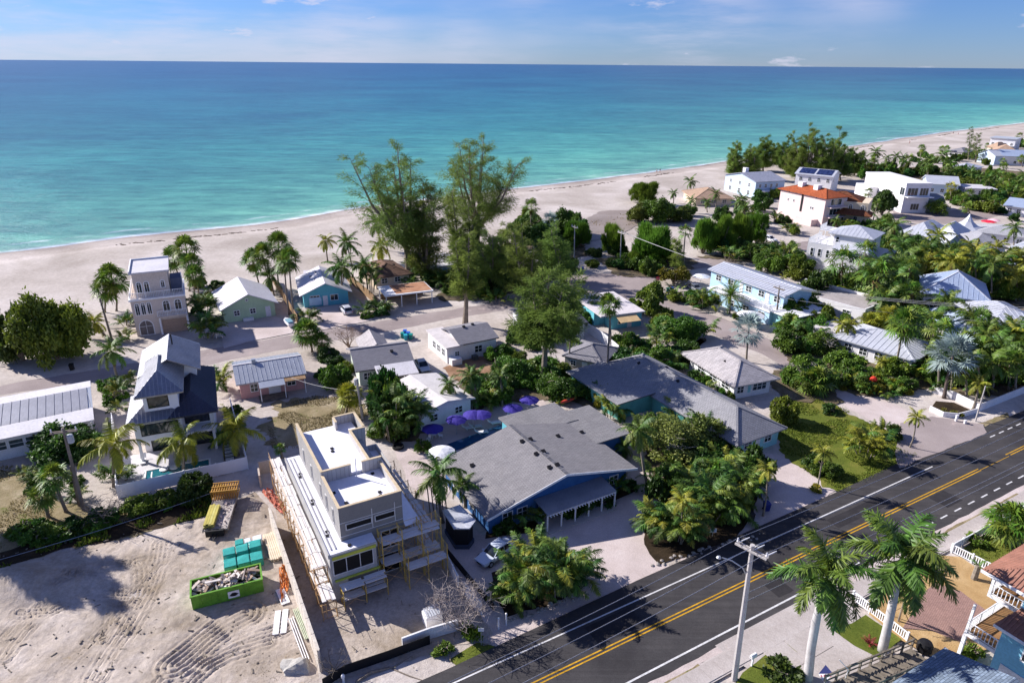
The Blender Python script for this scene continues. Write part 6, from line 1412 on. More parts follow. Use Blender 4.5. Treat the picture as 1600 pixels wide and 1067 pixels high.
def make_car(name, label, cat, loc, rz, L=4.6, Wd=1.82, Ht=1.45, suv=False, col=C(196, 200, 206), group=None):
    T = thing(name, label, cat, loc, rz, group)          # local +x = front
    pm = paint(col, .28, .03, .5, spec=.6, dirt=.03)
    h0, hb, ht = .28, .82 if not suv else .98, Ht
    secs = [(-.5, .74, .42, .80), (-.485, .84, .32, .88), (-.40, .90, h0, hb + .06), (-.2, .91, h0 - .02, hb + .03), (.1, .91, h0 - .02, hb), (.3, .90, h0, hb - .06), (.43, .84, .30, hb - .16), (.485, .74, .34, .62), (.5, .66, .42, .55)]
    b = MB(); vs = []; fs = []
    for x, w, z0, z1 in secs:
        w *= Wd / 1.82
        vs += [(x * L, -w * .9, z0), (x * L, -w, z0 + .18), (x * L, -w, z1 - .14), (x * L, -w * .86, z1), (x * L, w * .86, z1), (x * L, w, z1 - .14), (x * L, w, z0 + .18), (x * L, w * .9, z0)]
    for i in range(len(secs) - 1):
        for k in range(8): k2 = (k + 1) % 8; fs.append((i * 8 + k, i * 8 + k2, (i + 1) * 8 + k2, (i + 1) * 8 + k))
    n = len(secs) - 1; fs += [tuple(range(8))[::-1], tuple(n * 8 + k for k in range(8))]
    b.add(vs, fs); body = b.build('body', pm, T, smooth=False)
    xr0, xr1 = (-.46, -.36) if suv else (-.40, -.24)      # rear glass foot, rear roof
    xf1, xf0 = .04, .22
    wb, wt = Wd / 2 * .86, Wd / 2 * .70; zb = hb - .03
    c = MB(); c.add([(xr0 * L, -wb, zb), (xf0 * L, -wb, zb - .04), (xf0 * L, wb, zb - .04), (xr0 * L, wb, zb), (xr1 * L, -wt, ht - .05), (xf1 * L, -wt, ht - .05), (xf1 * L, wt, ht - .05), (xr1 * L, wt, ht - .05)],
                    [(0, 1, 5, 4), (1, 2, 6, 5), (2, 3, 7, 6), (3, 0, 4, 7), (4, 5, 6, 7), (3, 2, 1, 0)])
    c.build('windows', glass((.01, .013, .016, 1), .05), T)
    r = MB(); wt2 = wt + .02
    r.add([(xr1 * L - .06, -wt2, ht - .07), (xf1 * L + .06, -wt2, ht - .07), (xf1 * L + .06, wt2, ht - .07), (xr1 * L - .06, wt2, ht - .07), (xr1 * L + .1, -wt2 * .86, ht), (xf1 * L - .1, -wt2 * .86, ht), (xf1 * L - .1, wt2 * .86, ht), (xr1 * L + .1, wt2 * .86, ht)], [(4, 5, 6, 7), (0, 1, 5, 4), (1, 2, 6, 5), (2, 3, 7, 6), (3, 0, 4, 7), (3, 2, 1, 0)])
    for s in (-1, 1):
        r.bar((xf0 * L, s * wb, zb - .02), (xf1 * L, s * wt, ht - .05), .07, .05); r.bar((xr0 * L, s * wb, zb), (xr1 * L, s * wt, ht - .05), .12, .05)
        xm = (-.12) * L; r.bar((xm, s * wb * 1.005, zb), (xm, s * wt * 1.01, ht - .05), .08, .04)
    r.build('roof', pm, T)
    tm = MB().lathe([(.0, -.1), (.22, -.1), (.32, -.1), (.34, -.05), (.34, .05), (.32, .1), (.22, .1), (0, .1)], 16).mesh('tyre', M_rubber)
    rm = MB().lathe([(.0, -.115), (.2, -.115), (.215, -.08), (.215, .08), (.2, .115), (0, .115)], 12).mesh('rim', M_metal)
    for x in (-.31, .32):
        for s in (-1, 1):
            w_ = link(bpy.data.objects.new('wheel', tm), T); w_.location = (x * L, s * (Wd / 2 - .1), .34); w_.rotation_euler = (math.pi / 2, 0, 0)
            link(bpy.data.objects.new('rim', rm), w_)
    for s in (-1, 1):
        MB().box(.472 * L, s * .62 - .16, .56, .492 * L, s * .62 + .16, .68).build('headlight', paint(C(230, 232, 236), .15, .03), T)
        MB().box(-.502 * L, s * .66 - .14, .66, -.487 * L, s * .66 + .14, .82).build('taillight', paint(C(150, 20, 20), .2, .05), T)
        MB().box(.17 * L, s * (Wd / 2 + .02) - .09, zb - .02, .2 * L, s * (Wd / 2 + .02) + .09, zb + .12).build('mirror', pm, T)
    MB().box(.49 * L, -.35, .42, .503 * L, .35, .54).build('grille', M_dark, T)
    MB().box(-.504 * L, -.26, .5, -.497 * L, .26, .62).build('number_plate', M_white, T)
    return T
def rz_px(a, b):
    d = G(*b) - G(*a); return math.atan2(d.y, d.x)
make_car('car', 'silver hatchback parked on the gravel in front of the turquoise cottage', 'car', G(541, 488), rz_px((547, 494), (535, 481)), 4.5, 1.82, 1.55, True, C(186, 188, 196))
make_car('car', 'silver sedan parked beside the white screened sunroom', 'car', G(660, 576), rz_px((650, 562), (671, 589)), 4.6, 1.8, 1.43, False, C(190, 194, 200))
make_car('car', 'pale blue-white sedan parked on the motel gravel behind the round palm bed', 'car', G(774, 869), rz_px((797, 853), (751, 884)), 4.5, 1.8, 1.45, False, C(196, 204, 216))
make_car('car', 'white car parked on the sand below the orange-roofed townhouse', 'car', G(1202, 377), rz_px((1190, 374), (1214, 380)), 4.6, 1.9, 1.6, True, C(226, 226, 228))
make_car('car', 'grey car half hidden at the left of the pale blue motel', 'car', G(1083, 452), rz_px((1090, 456), (1076, 448)), 4.5, 1.8, 1.45, False, C(120, 124, 132))
M_pole = paint(C(132, 122, 112), .9, .2, 1.2, .2); M_polec = paint(C(186, 180, 176), .85, .1, .8, .1); M_wire = paint(C(60, 60, 62), .6, .1); M_wirel = paint(C(168, 167, 170), .5, .1)
def pole(label, base_px, top_px, mat=None, r=.14, arms=True, tr=False, light=False, arm_dir=None, name='utility_pole'):
    b = G(*base_px); t = on_vertical(b, *top_px); T = thing(name, label, 'utility pole', b); d = t - b
    MB().tube([(0, 0, 0), d * .5, d], [r * 1.25, r * 1.05, r * .8], 8).build('pole', mat or M_pole, T)
    ad = (arm_dir or RM).normalized()
    if arms:
        for k in (-1, 1):
            o = ad.cross(Vector((0, 0, 1))) * (.16 * k)
            a = MB().bar(d + Vector((0, 0, -.5)) + o - ad * 1.25, d + Vector((0, 0, -.5)) + o + ad * 1.25, .12, .14).build('crossarm', mat or M_pole, T)
        for s in (-1.15, -.1, 1.15): MB().lathe([(.05, 0), (.09, .1), (.05, .2), (.09, .3), (.03, .4)], 8).build('insulator', M_white, T).location = d + ad * s + Vector((0, 0, -.42))
    if tr: MB().lathe([(.28, 0), (.32, .05), (.32, .85), (.26, .95), (.1, 1.0)], 12).build('transformer', paint(C(176, 182, 188), .5, .08), T).location = d * .82 + ad * .45
    T['top'] = 0; T.pop('top') if hasattr(T, 'pop') else None
    return T, b + d
P_main, top_main = pole('tall pale concrete utility pole with double crossarm and street light at the road', (1147, 1061), (1176, 851), M_polec, .22, arm_dir=RN * .25 - RM)
d = top_main - P_main.location
MB().tube([d * .77, d * .80 + Vector((-.5, .1, .5)), d * .80 + Vector((-1.3, .25, 1.0)), d * .80 + Vector((-2.0, .4, 1.15))], .045, 6).build('lamp_arm', M_metal, P_main)
MB().lathe([(.06, 0), (.17, .03), (.19, .1), (.1, .2)], 10).build('lamp_head', M_metal, P_main).location = d * .80 + Vector((-2.25, .45, 1.05))
for s_, off in ((-1, -1.0), (0, .2), (1, 1.15)):
    MB().tube([d + (RM * -1 + RN * .25).normalized() * off + RN * k * .35 + Vector((0, 0, -.3)) for k in range(4)], [.03, .05, .05, .03], 6).build('insulator', M_white, P_main)
pole('brown utility pole with grey transformer at the edge of the left yard', (131, 797), (98, 668), tr=True, r=.16, arm_dir=Vector((1, .3, 0)))
pole('second thinner pole leaning right beside the transformer pole', (124, 790), (110, 728), M_greywood, .13, arms=False)
pole('slanting wooden pole left of the beige villa', (175, 531), (156, 466), r=.17, arms=False)
pole('utility pole with small transformer behind the unfinished house', (567, 655), (557, 592), M_polec, .17, tr=True, arms=False)
Pa, ta = pole('grey utility pole in front of the pale blue motel block', (1212, 505), (1218, 447), r=.15)
Pb, tb = pole('utility pole beside the feathery bushes at the street bend', (969, 411), (971, 361), M_polec, .13)
pole('thin pole in the trees left of the street bend', (897, 404), (898, 352), M_polec, .13)
pole('thin tall dark pole between the court and the round shrubs', (889, 577), (891, 524), r=.12, arms=False)
pole('tall dark pole rising through the white-topped palm by the grey hip roof', (948, 594), (953, 500), r=.15, arms=False)
Pe, te = pole('slender pale pole standing on the verge by the white garden wall', (1524, 658), (1540, 603), M_polec, .09, arms=False)
pole('pole in the treetops below the resort roofs', (1516, 437), (1524, 398), r=.13)
pole('far pole at the right edge near the white beach houses', (1590, 238), (1597, 212), M_polec, .12)
def wire(label, a, b, sag, mat=None, r=.026, name='power_line', group=None):
    pts = [a.lerp(b, i / 16) + Vector((0, 0, -sag * 4 * (i / 16) * (1 - i / 16))) for i in range(17)]
    o = MB().tube([p - a for p in pts], r, 4).build(name, mat or M_wirel); o.location = a; tag(o, label, 'wire', group); return o
ad = (RN * .25 - RM).normalized()
for off, nm in ((-1.15, 'road side'), (.1, 'middle'), (1.15, 'pavement side')):
    a = top_main + ad * off + Vector((0, 0, -.05)); far_ = RD(110, -6.5 + -off, 13.2)
    wire('%s wire from the pale concrete pole running right along the road' % nm, a, far_, .9)
    wire('%s wire from the pale concrete pole running left along the road' % nm, a, RD(-45, -7.5 - off, 13.0), 1.2)
for k, h_ in enumerate((.66, .60)):
    wire(('upper' if k == 0 else 'lower') + ' cable fixed below the street light of the concrete pole', P_main.location + d * h_, RD(110, -7.0, 8.4 - k * .6), .8, r=.03)
e1 = G(1700, 640, 9.0)
for off, nm in ((-1.1, 'left'), (0, 'middle'), (1.1, 'right')):
    wire('%s wire from the bend pole to the pole before the blue motel' % nm, tb + RM * off + Vector((0, 0, -.1)), ta + RM * off + Vector((0, 0, -.1)), .5)
    wire('%s wire from the motel pole towards the road at the right edge' % nm, ta + RM * off + Vector((0, 0, -.1)), RD(105, 9 + off, 11.0), .8)
wire('lower service cable passing over the long pale metal roof', ta + Vector((0, 0, -2.2)), RD(104, 10, 8.3), .8)
wire('cable slung from the transformer pole to the pink cottage', on_vertical(G(567, 655), 559, 610), G(455, 590, 2.6), .5)
M_purp = paint(C(58, 46, 140), .8, .2); M_plas = paint(C(232, 232, 236), .5, .05)
def umbrella(px, label, col, r=1.45, group=None):
    c = G(px[0], px[1], 2.3); c.z = 0; T = thing('parasol', label, 'parasol', c, random.random(), group)
    MB().tube([(0, 0, 0), (0, 0, 2.6)], .03, 6).build('pole', M_metal, T)
    n = 8; vs = [(0, 0, 2.72)]; fs = []
    for k in range(n * 2):
        a = math.pi * k / n; rr = r if k % 2 == 0 else r * .94; vs.append((rr * .55 * math.cos(a), rr * .55 * math.sin(a), 2.5));
    for k in range(n * 2):
        a = math.pi * k / n; rr = r if k % 2 == 0 else r * .94; vs.append((rr * math.cos(a), rr * math.sin(a), 2.18 if k % 2 == 0 else 2.24))
    m = n * 2
    for k in range(m):
        k2 = (k + 1) % m; fs += [(0, 1 + k, 1 + k2), (1 + k, 1 + m + k, 1 + m + k2, 1 + k2)]
    MB().add(vs, fs).build('canopy', col, T)
    b = MB()
    for k in range(n): a = 2 * math.pi * k / n; b.tube([(0, 0, 2.66), (r * .97 * math.cos(a), r * .97 * math.sin(a), 2.15)], .012, 4)
    b.build('ribs', M_metal, T); return T
UG = 'purple parasols on the motel terrace'
for px, lb in (((676, 669), 'purple parasol nearest the unfinished house, in deep shade'), ((713, 655), 'purple parasol above the two white loungers'), ((739, 647), 'purple parasol left of the close pair at the hedge'), ((752, 647), 'purple parasol right of the close pair at the hedge'), ((801, 637), 'purple parasol over the round white table'), ((827, 624), 'purple parasol furthest back, under the dark round bushes')):
    umbrella(px, lb, M_purp, 1.45, UG)
umbrella((820, 660), 'low purple parasol just behind the motel roof edge', M_purp, 1.2, UG)
umbrella((690, 705), 'white parasol at the pool end beside the coconut palm', M_plas, 1.7)
def table(px, label):
    c = G(*px); T = thing('garden_table', label, 'table', c, random.random())
    MB().lathe([(.55, .70), (.58, .72), (.58, .75), (.5, .76)], 14).build('tabletop', M_plas, T)
    for k in range(4): a = math.pi / 4 + k * math.pi / 2; MB().bar((.38 * math.cos(a), .38 * math.sin(a), 0), (.3 * math.cos(a), .3 * math.sin(a), .7), .05).build('leg', M_plas, T)
    return c
def chair(c, a, label, group):
    T = thing('garden_chair', label, 'chair', c + Vector((math.cos(a), math.sin(a), 0)) * 1.0, a + math.pi / 2, group)
    MB().box(-.24, -.24, .40, .24, .24, .45).build('seat', M_plas, T); MB().slab([(-.24, .2, .46), (.24, .2, .46), (.24, .34, .9), (-.24, .34, .9)], .06).build('backrest', M_plas, T)
    for x in (-.2, .2):
        for y in (-.2, .2): MB().box(x - .025, y - .025, 0, x + .025, y + .025, .4).build('leg', M_plas, T)
c = table((801, 652), 'round white garden table under the purple parasol')
for k in range(4): chair(c, k * 1.57 + .5, 'white plastic chair at the round garden table under the purple parasol', 'white chairs round the garden table')
c = table((677, 684), 'round white table in the shade beside the round shrub')
for k in range(3): chair(c, k * 2.1, 'white plastic chair at the shaded table beside the round shrub', 'white chairs at the shaded table')
for px, lb in (((732, 671), 'left one of the two white loungers beneath the purple parasol'), ((743, 669), 'right one of the two white loungers beneath the purple parasol'), ((772, 663), 'white lounger standing alone left of the round garden table'), ((752, 678), 'white lounger with bent back nearest the long motel pool')): lounge(G(*px), 1.9, lb, M_plas, 'white loungers on the motel terrace')
sheet('swimming_pool', gp((697, 696), (790, 662), (800, 668), (712, 706)), paint(C(36, 76, 110), .05, .1, spec=.5), 0)
sheet('pool_edge', gp((712, 706), (850, 660), (858, 664), (720, 716)), M_conc, .15)
MB_k = paint(C(222, 206, 90), .4, .05)
def kayak(label, a, b, z, mat):
    d = b - a; T = thing('kayak', label, 'kayak', a + Vector((0, 0, z)), math.atan2(d.y, d.x)); L = d.length; vs = []; fs = []
    for i in range(9):
        u = i / 8; w = .40 * math.sin(math.pi * min(max(u, .04), .96)) ** .7; vs += [(u * L, -w, .18), (u * L, -w * .6, 0), (u * L, w * .6, 0), (u * L, w, .18), (u * L, 0, .30)]
    for i in range(8):
        for k in range(5): k2 = (k + 1) % 5; fs.append((i * 5 + k, i * 5 + k2, i * 5 + 5 + k2, i * 5 + 5 + k))
    MB().add(vs, fs).build('hull', mat, T, True); MB().lathe([(.28, .26), (.3, .31), (.2, .31)], 10, (L * .48, 0)).build('cockpit', M_dark, T)
kayak('yellow kayak leaning against the rear corner of the motel roof', G(850, 641, .9), G(872, 634, .9), .3, MB_k)
kayak('yellow board lying along the pool side behind the motel', G(706, 716), G(722, 708), .05, MB_k)
kayak('red kayak next to the yellow one behind the motel', G(876, 633, .6), G(900, 625, .6), .3, paint(C(190, 70, 56), .4, .08))
T = thing('sail_shade', 'turquoise fabric shade hanging at the left corner of the motel', 'shade sail', G(733, 800))
a_, b_, c_ = G(722, 770, 2.6) - G(733, 800), G(742, 790, 1.6) - G(733, 800), G(729, 765, 2.8) - G(733, 800)
MB().add([a_, b_, c_, a_ + Vector((0, 0, -.03)), b_ + Vector((0, 0, -.03)), c_ + Vector((0, 0, -.03))], [(0, 1, 2), (5, 4, 3), (0, 3, 4, 1), (1, 4, 5, 2), (2, 5, 3, 0)]).build('fabric', paint(C(88, 200, 206), .7, .06), T)
for q_ in (a_, b_): MB().tube([(q_.x, q_.y, 0), q_], .03, 5).build('pole', M_metal, T)
o = MB().lathe([(.55, 0), (.75, .1), (.75, .4), (.62, .42), (.6, .2), (0, .2)], 14).build('fire_pit', M_dark); o.location = G(622, 700); tag(o, 'round black fire pit on the pale terrace behind the scaffold', 'fire pit')
def bin_(px, label, col, group):
    T = thing('wheelie_bin', label, 'bin', G(*px), random.uniform(-.4, .4), group); m_ = paint(col, .5, .08)
    MB().add([(-.25, -.28, .06), (.25, -.28, .06), (.25, .28, .06), (-.25, .28, .06), (-.31, -.36, .95), (.31, -.36, .95), (.31, .36, .95), (-.31, .36, .95)], [(3, 2, 1, 0), (0, 1, 5, 4), (1, 2, 6, 5), (2, 3, 7, 6), (3, 0, 4, 7), (4, 5, 6, 7)]).build('body', m_, T)
    MB().slab([(-.33, -.4, 1.0), (.33, -.4, 1.0), (.33, .38, 1.06), (-.33, .38, 1.06)], .06).build('lid', paint(tuple(min(1, c_ * 1.25) for c_ in col[:3]) + (1,), .5, .08), T)
    for x in (-.27, .27): o = MB().lathe([(.1, -.03), (.11, 0), (.1, .03)], 10).build('wheel', M_rubber, T); o.location = (x, .3, .11); o.rotation_euler = (0, math.pi / 2, 0)
BL, GRN, TEALB = C(40, 90, 176), C(24, 128, 122), C(40, 150, 166)
for px, lb, c_ in (((629, 528), 'green bin at the left of the bin cluster in the sandy lot', GRN), ((634, 531), 'teal bin in front of the bin cluster in the sandy lot', TEALB), ((638, 527), 'blue bin in the middle of the bin cluster in the sandy lot', BL), ((642, 530), 'green bin at the right of the bin cluster in the sandy lot', GRN), ((633, 524), 'blue bin at the back of the bin cluster in the sandy lot', BL)): bin_(px, lb, c_, 'bins in the sandy lot')
for px, lb, c_ in (((1043, 457), 'teal bin of the pair by the yellowish tree', TEALB), ((1050, 456), 'navy bin of the pair by the yellowish tree', C(36, 60, 120)), ((910, 424), 'blue bin at the shaded roadside left of the bend', BL), ((1197, 797), 'dark blue bin in the shade of the thin palm by the road', C(30, 44, 120)), ((1172, 813), 'dark bin standing by the stones at the roadside', M_dark.diffuse_color[:3] + (1,) if False else C(40, 40, 48)), ((1185, 775), 'blue bin with open lid beside the clumping palms', C(40, 60, 150)), ((113, 578), 'black bin on the sand beside the sea-grape thicket', C(20, 20, 22))): bin_(px, lb, c_, None)
def signpost(px, h, label, kind, col, name='street_sign', text=None, size=.6, face=None):
    T = thing(name, label, 'sign', G(*px), face if face is not None else 0.0)
    MB().tube([(0, 0, 0), (0, 0, h)], .035, 6).build('post', M_metal, T)
    m_ = paint(col, .5, .04)
    if kind == 'oct': p = MB().lathe([(size / 2, -.01), (size / 2, .01)], 8)
    else: p = MB().box(-size / 2, -.012, -size * .35, size / 2, .012, size * .35)
    o = p.build('plate', m_, T); o.location = (0, -.05, h - size * .4)
    if kind == 'oct': o.rotation_euler = (math.pi / 2, 0, 0)
    if text:
        cu = bpy.data.curves.new('lettering', 'FONT'); cu.body = text; cu.size = size * .34; cu.align_x = 'CENTER'; cu.align_y = 'CENTER'; cu.extrude = .003
        t0 = bpy.data.objects.new('lettering', cu); COL.objects.link(t0); bpy.context.view_layer.update(); me = bpy.data.meshes.new_from_object(t0.evaluated_get(bpy.context.evaluated_depsgraph_get())); bpy.data.objects.remove(t0); me.materials.clear(); me.materials.append(M_white); t_ = link(bpy.data.objects.new('lettering', me), o)
        if kind == 'oct': t_.location = (0, 0, .014)
        else: t_.rotation_euler = (math.pi / 2, 0, 0); t_.location = (0, -.016, 0)
    return T
signpost((1027, 449), 2.4, 'red octagonal stop sign at the street corner', 'oct', C(196, 40, 44), 'stop_sign', 'STOP', .9)
signpost((752, 1008), 2.0, 'white sign on a thin post by the bare shrub', 'box', C(220, 220, 224), size=.5)
signpost((1113, 838), 1.1, 'small white sign in the bed under the clumping palms', 'box', C(226, 226, 230), size=.7)
signpost((1610, 606), 2.2, 'white road sign on the verge at right edge', 'box', C(226, 226, 230), size=.5)
for px, lb in (((779, 983), 'left one of two short white posts beside the bare shrub'), ((791, 976), 'right one of two short white posts beside the bare shrub')): o = MB().lathe([(.07, 0), (.07, 1.2), (.1, 1.22), (.1, 1.3), (.02, 1.36)], 8).build('bollard', M_white); o.location = G(*px); tag(o, lb, 'post', 'short white posts by the street')
for px, lb in (((1493, 659), 'slanting white stake at the planter corner'), ((1507, 663), 'low white block on the verge by the planter')):
    o = MB().box(-.12, -.12, 0, .12, .12, 1.0 if 'stake' in lb else .6).box(-.16, -.16, 1.0 if 'stake' in lb else .6, .16, .16, 1.08 if 'stake' in lb else .68).build('bollard', M_white); o.location = G(*px); tag(o, lb, 'post')
o = MB().lathe([(.10, 0), (.10, .55), (.16, .6), (.16, .75), (.07, .9)], 10).build('hydrant', M_white); o.location = G(537, 1066); tag(o, 'white hydrant-like post at the lower end of the black silt fence', 'hydrant')
T = thing('mailbox', 'white mailbox on a post at the edge of the corner lawn', 'mailbox', G(1174, 1042), ARZ)
MB().box(-.06, -.06, 0, .06, .06, 1.1).build('post', M_white, T); m_ = MB(); m_.prism([(-.3, -.14), (.3, -.14), (.3, .14), (-.3, .14)], 1.1, 1.3); m_.build('body', M_white, T)
b = MB().tube([(-.3, 0, 1.3), (.3, 0, 1.3)], .14, 10).build('lid', M_white, T)
T = thing('flag', 'drooping flag with navy upper half and red lettering on white, above the drive', 'flag', G(1310, 1090), 0)
fp = on_vertical(T.location, 1312, 1050) - T.location
MB().tube([(0, 0, 0), (.2, 0, fp.z + .3), (-.5, .3, fp.z + 1.0)], .03, 6).build('pole', M_white, T)
q0 = G(1290, 1038, 3.0) - T.location; q1 = G(1302, 1052, 3.0) - T.location; q2 = G(1288, 1066, 3.0) - T.location; q3 = G(1279, 1052, 3.0) - T.location
M_navy = paint(C(52, 58, 110), .8, .08); M_red = paint(C(196, 60, 80), .8, .08)
mid = [(q3 + q1) / 2]
MB().slab([q0, q3, q1], .02).build('upper_half', M_navy, T); MB().slab([q3, q2, q1], .02).build('lower_half', M_white, T)
b = MB()
for k in range(4):
    u = .18 + .2 * k; p = q3.lerp(q1, u) + (q2 - q0) * .06 + Vector((0, 0, .012)); b.bar(p, p + (q2 - q0) * .10, .05, .01); b.bar(p + (q2 - q0) * .10, p + (q2 - q0) * .10 + (q1 - q3) * .1, .04, .01)
b.build('lettering', M_red, T)
o = MB().lathe([(.5, 0), (.6, .05), (.6, .12), (.3, .14)], 16).build('stepping_stone', M_white); o.location = G(1441, 990); tag(o, 'round white paving stone on the tan pebbles by the brick path', 'paving stone')
o = MB().lathe([(.5, 0), (.62, .1), (.62, .7), (.5, .95), (.1, 1.05)], 14).build('grill', M_dark); o.location = G(1443, 1016); tag(o, 'covered black grill on the deck end of the wooden stair', 'grill')
T = thing('garden_bench', 'small white seat in front of the green cottage fence', 'bench', G(343, 528), .3)
MB().box(-.6, -.3, .4, .6, .3, .48).build('seat', M_white, T); MB().box(-.6, .25, .5, .6, .32, 1.0).build('backrest', M_white, T)
for x in (-.5, .5): MB().box(x - .05, -.25, 0, x + .05, .2, .4).build('leg', M_white, T)
T = thing('boat', 'small white covered boat on a trailer by the tan fence', 'boat', G(452, 509), 2.2)
MB().add([(-1.5, -.6, .5), (1.2, -.6, .5), (1.9, 0, .8), (1.2, .6, .5), (-1.5, .6, .5), (-1.4, -.4, .2), (1.0, -.35, .2), (1.0, .35, .2), (-1.4, .4, .2), (-1.5, -.6, .9), (1.2, -.6, 1.0), (2.0, 0, 1.1), (1.2, .6, 1.0), (-1.5, .6, .9)], [(5, 8, 7, 6), (0, 5, 6, 1), (1, 6, 2), (2, 6, 7), (2, 7, 3), (3, 7, 8, 4), (4, 8, 5, 0), (0, 1, 10, 9), (1, 2, 11, 10), (2, 3, 12, 11), (3, 4, 13, 12), (4, 0, 9, 13), (9, 10, 11, 12, 13)]).build('hull', M_white, T)
MB().slab([(-1.2, -.5, 1.15), (.6, -.5, 1.25), (.6, .5, 1.25), (-1.2, .5, 1.15)], .2).build('cover', paint(C(120, 160, 176), .8, .1), T)
umbrella((1173, 491), 'large pale round parasol before the pale blue motel block', M_plas, 2.6)
umbrella((1096, 431), 'pale parasol on the left terrace of the pale blue motel block', M_plas, 2.0)
umbrella((1545, 346), 'red parasol in the far resort garden', paint(C(226, 40, 66), .7, .08), 2.2)
umbrella((1553, 344), 'pink-white parasol next to the red one in the far resort', paint(C(240, 190, 200), .7, .05), 1.8)
T = thing('flower_stand', 'red flowering garden post beside the low white wall', 'flower post', G(1361, 610)); MB().tube([(0, 0, 0), (0, 0, 1.9)], .04, 6).build('post', M_metal, T); MB().lathe([(.1, 1.5), (.5, 1.7), (.55, 2.0), (.3, 2.3), (.05, 2.4)], 9).build('bloom', paint(C(214, 60, 40), .8, .2), T)
rs = random.Random(11)
rocks = []
for k in range(46):
    u = k / 45; px = 1020 + 170 * u + rs.uniform(-6, 6); py = 884 - 46 * u + rs.uniform(-5, 4); rocks.append((px, py))
for k in range(34):
    u = k / 33; rocks.append((790 + 130 * u + rs.uniform(-5, 5), 972 - 46 * u + rs.uniform(-4, 4)))
RKM = []
for s_ in range(4):
    bm = bmesh.new(); bmesh.ops.create_icosphere(bm, subdivisions=1, radius=1)
    for v in bm.verts: v.co *= 1 + .35 * mnoise.noise(v.co * 1.4 + Vector((s_ * 7, 0, 0))); v.co.z *= .7
    me = bpy.data.meshes.new('rock'); bm.to_mesh(me); bm.free(); me.materials.append(paint(C(160, 152, 146), .95, .2, 1.5, .4)); RKM.append(me)
for k, (px, py) in enumerate(rocks):
    o = link(bpy.data.objects.new('rock', RKM[k % 4])); s_ = rs.uniform(.12, .3); o.scale = (s_, s_ * rs.uniform(.7, 1.2), s_ * rs.uniform(.6, 1)); o.rotation_euler = (0, 0, rs.uniform(0, 6)); o.location = G(px, py) + Vector((0, 0, s_ * .3))
    tag(o, 'grey edging rock along the bed of the clumping palms by the road' if k < 46 else 'grey edging rock round the front palm bed at the road', 'rock', 'rocks edging the right palm bed' if k < 46 else 'rocks edging the front palm bed')
b = MB(); b.tube([G(556, 1066), G(580, 1052) + Vector((0, 0, .2)), G(615, 1042), G(645, 1024)], [.16, .14, .1, .05], 6).tube([G(607, 1042), G(640, 1056), G(662, 1063)], [.08, .07, .05], 6)
tag(b.build('fallen_branch', M_bark), 'fallen grey branch lying in front of the black silt fence', 'branch')
b = MB();
def person(px, label, shirt, pants, step=.25, rz=0.0, sit=False):
    T = thing('person', label, 'person', G(*px), rz, 'people walking on the beach')
    sk = [(0, 0, .92), (0, 0, 1.15), (0, 0, 1.38), (0, 0, 1.50), (0, .01, 1.66), (.10, 0, .88), (.11, step, .48), (.11, step * 1.2, .06), (.11, step * 1.2 + .14, .03), (-.10, 0, .88), (-.11, -step * .6, .48), (-.11, -step * 1.4, .08), (-.11, -step * 1.4 + .14, .03), (.19, 0, 1.36), (.25, -step * .5, 1.08), (.25, -step * .3, .84), (-.19, 0, 1.36), (-.25, step * .5, 1.08), (-.25, step * .7, .86)]
    ed = [(0, 1), (1, 2), (2, 3), (3, 4), (0, 5), (5, 6), (6, 7), (7, 8), (0, 9), (9, 10), (10, 11), (11, 12), (2, 13), (13, 14), (14, 15), (2, 16), (16, 17), (17, 18)]
    ra = [.14, .13, .15, .06, .11, .10, .07, .05, .04, .10, .07, .05, .04, .06, .045, .035, .06, .045, .035]
    me = bpy.data.meshes.new('body'); me.from_pydata(sk, ed, []); o = bpy.data.objects.new('body', me); link(o, T)
    m_ = o.modifiers.new('skin', 'SKIN'); o.modifiers.new('sub', 'SUBSURF').levels = 1
    for v, r_ in zip(me.skin_vertices[0].data, ra): v.radius = (r_, r_ * .85)
    me.skin_vertices[0].data[0].use_root = True; me.materials.append(paint(C(190, 140, 112), .7, .05))
    s_ = MB().lathe([(.15, .92), (.17, 1.1), (.19, 1.36), (.09, 1.46)], 10).build('shirt', shirt, T); s2 = MB().lathe([(.16, .62), (.18, .8), (.17, .95)], 10).build('shorts', pants, T); MB().lathe([(.02, 1.80), (.10, 1.76), (.125, 1.68), (.12, 1.64)][::-1], 10).build('hair', M_dark, T)
pw_ = paint(C(226, 226, 230), .8, .05); pd_ = paint(C(50, 60, 96), .8, .1); pr_ = paint(C(190, 80, 70), .8, .1)
person((1026, 270), 'left person of the pair walking at the waterline, light top', pw_, pd_)
person((1031, 270), 'right person of the pair walking at the waterline, dark top', pd_, pw_, .2)
person((1489, 210), 'dark dressed person walking on the far beach', pd_, pd_)
person((1497, 211), 'person in pale top walking on the far beach', pw_, pr_, .2)
person((1421, 225), 'person in red standing at the far waterline', pr_, pd_, .05)
R = np.random.RandomState(7)
def unit(v): return v / (np.linalg.norm(v, axis=-1, keepdims=True) + 1e-9)
def cards(P, d, nrm, L, W, tint, tip=.35, bend=0.0):
    """thin leaf quads: base at P, pointing along d, width W"""
    d = unit(d); s = unit(np.cross(d, nrm)); L = np.asarray(L)[:, None]; W = np.asarray(W)[:, None]
    e = P + d * L; e[:, 2] -= bend * L[:, 0]
    v = np.stack([P - s * W * .5, P + s * W * .5, e + s * W * .5 * tip, e - s * W * .5 * tip], 1).reshape(-1, 3)
    n = len(P); return v, np.arange(4 * n).reshape(n, 4), np.repeat(tint, 4)
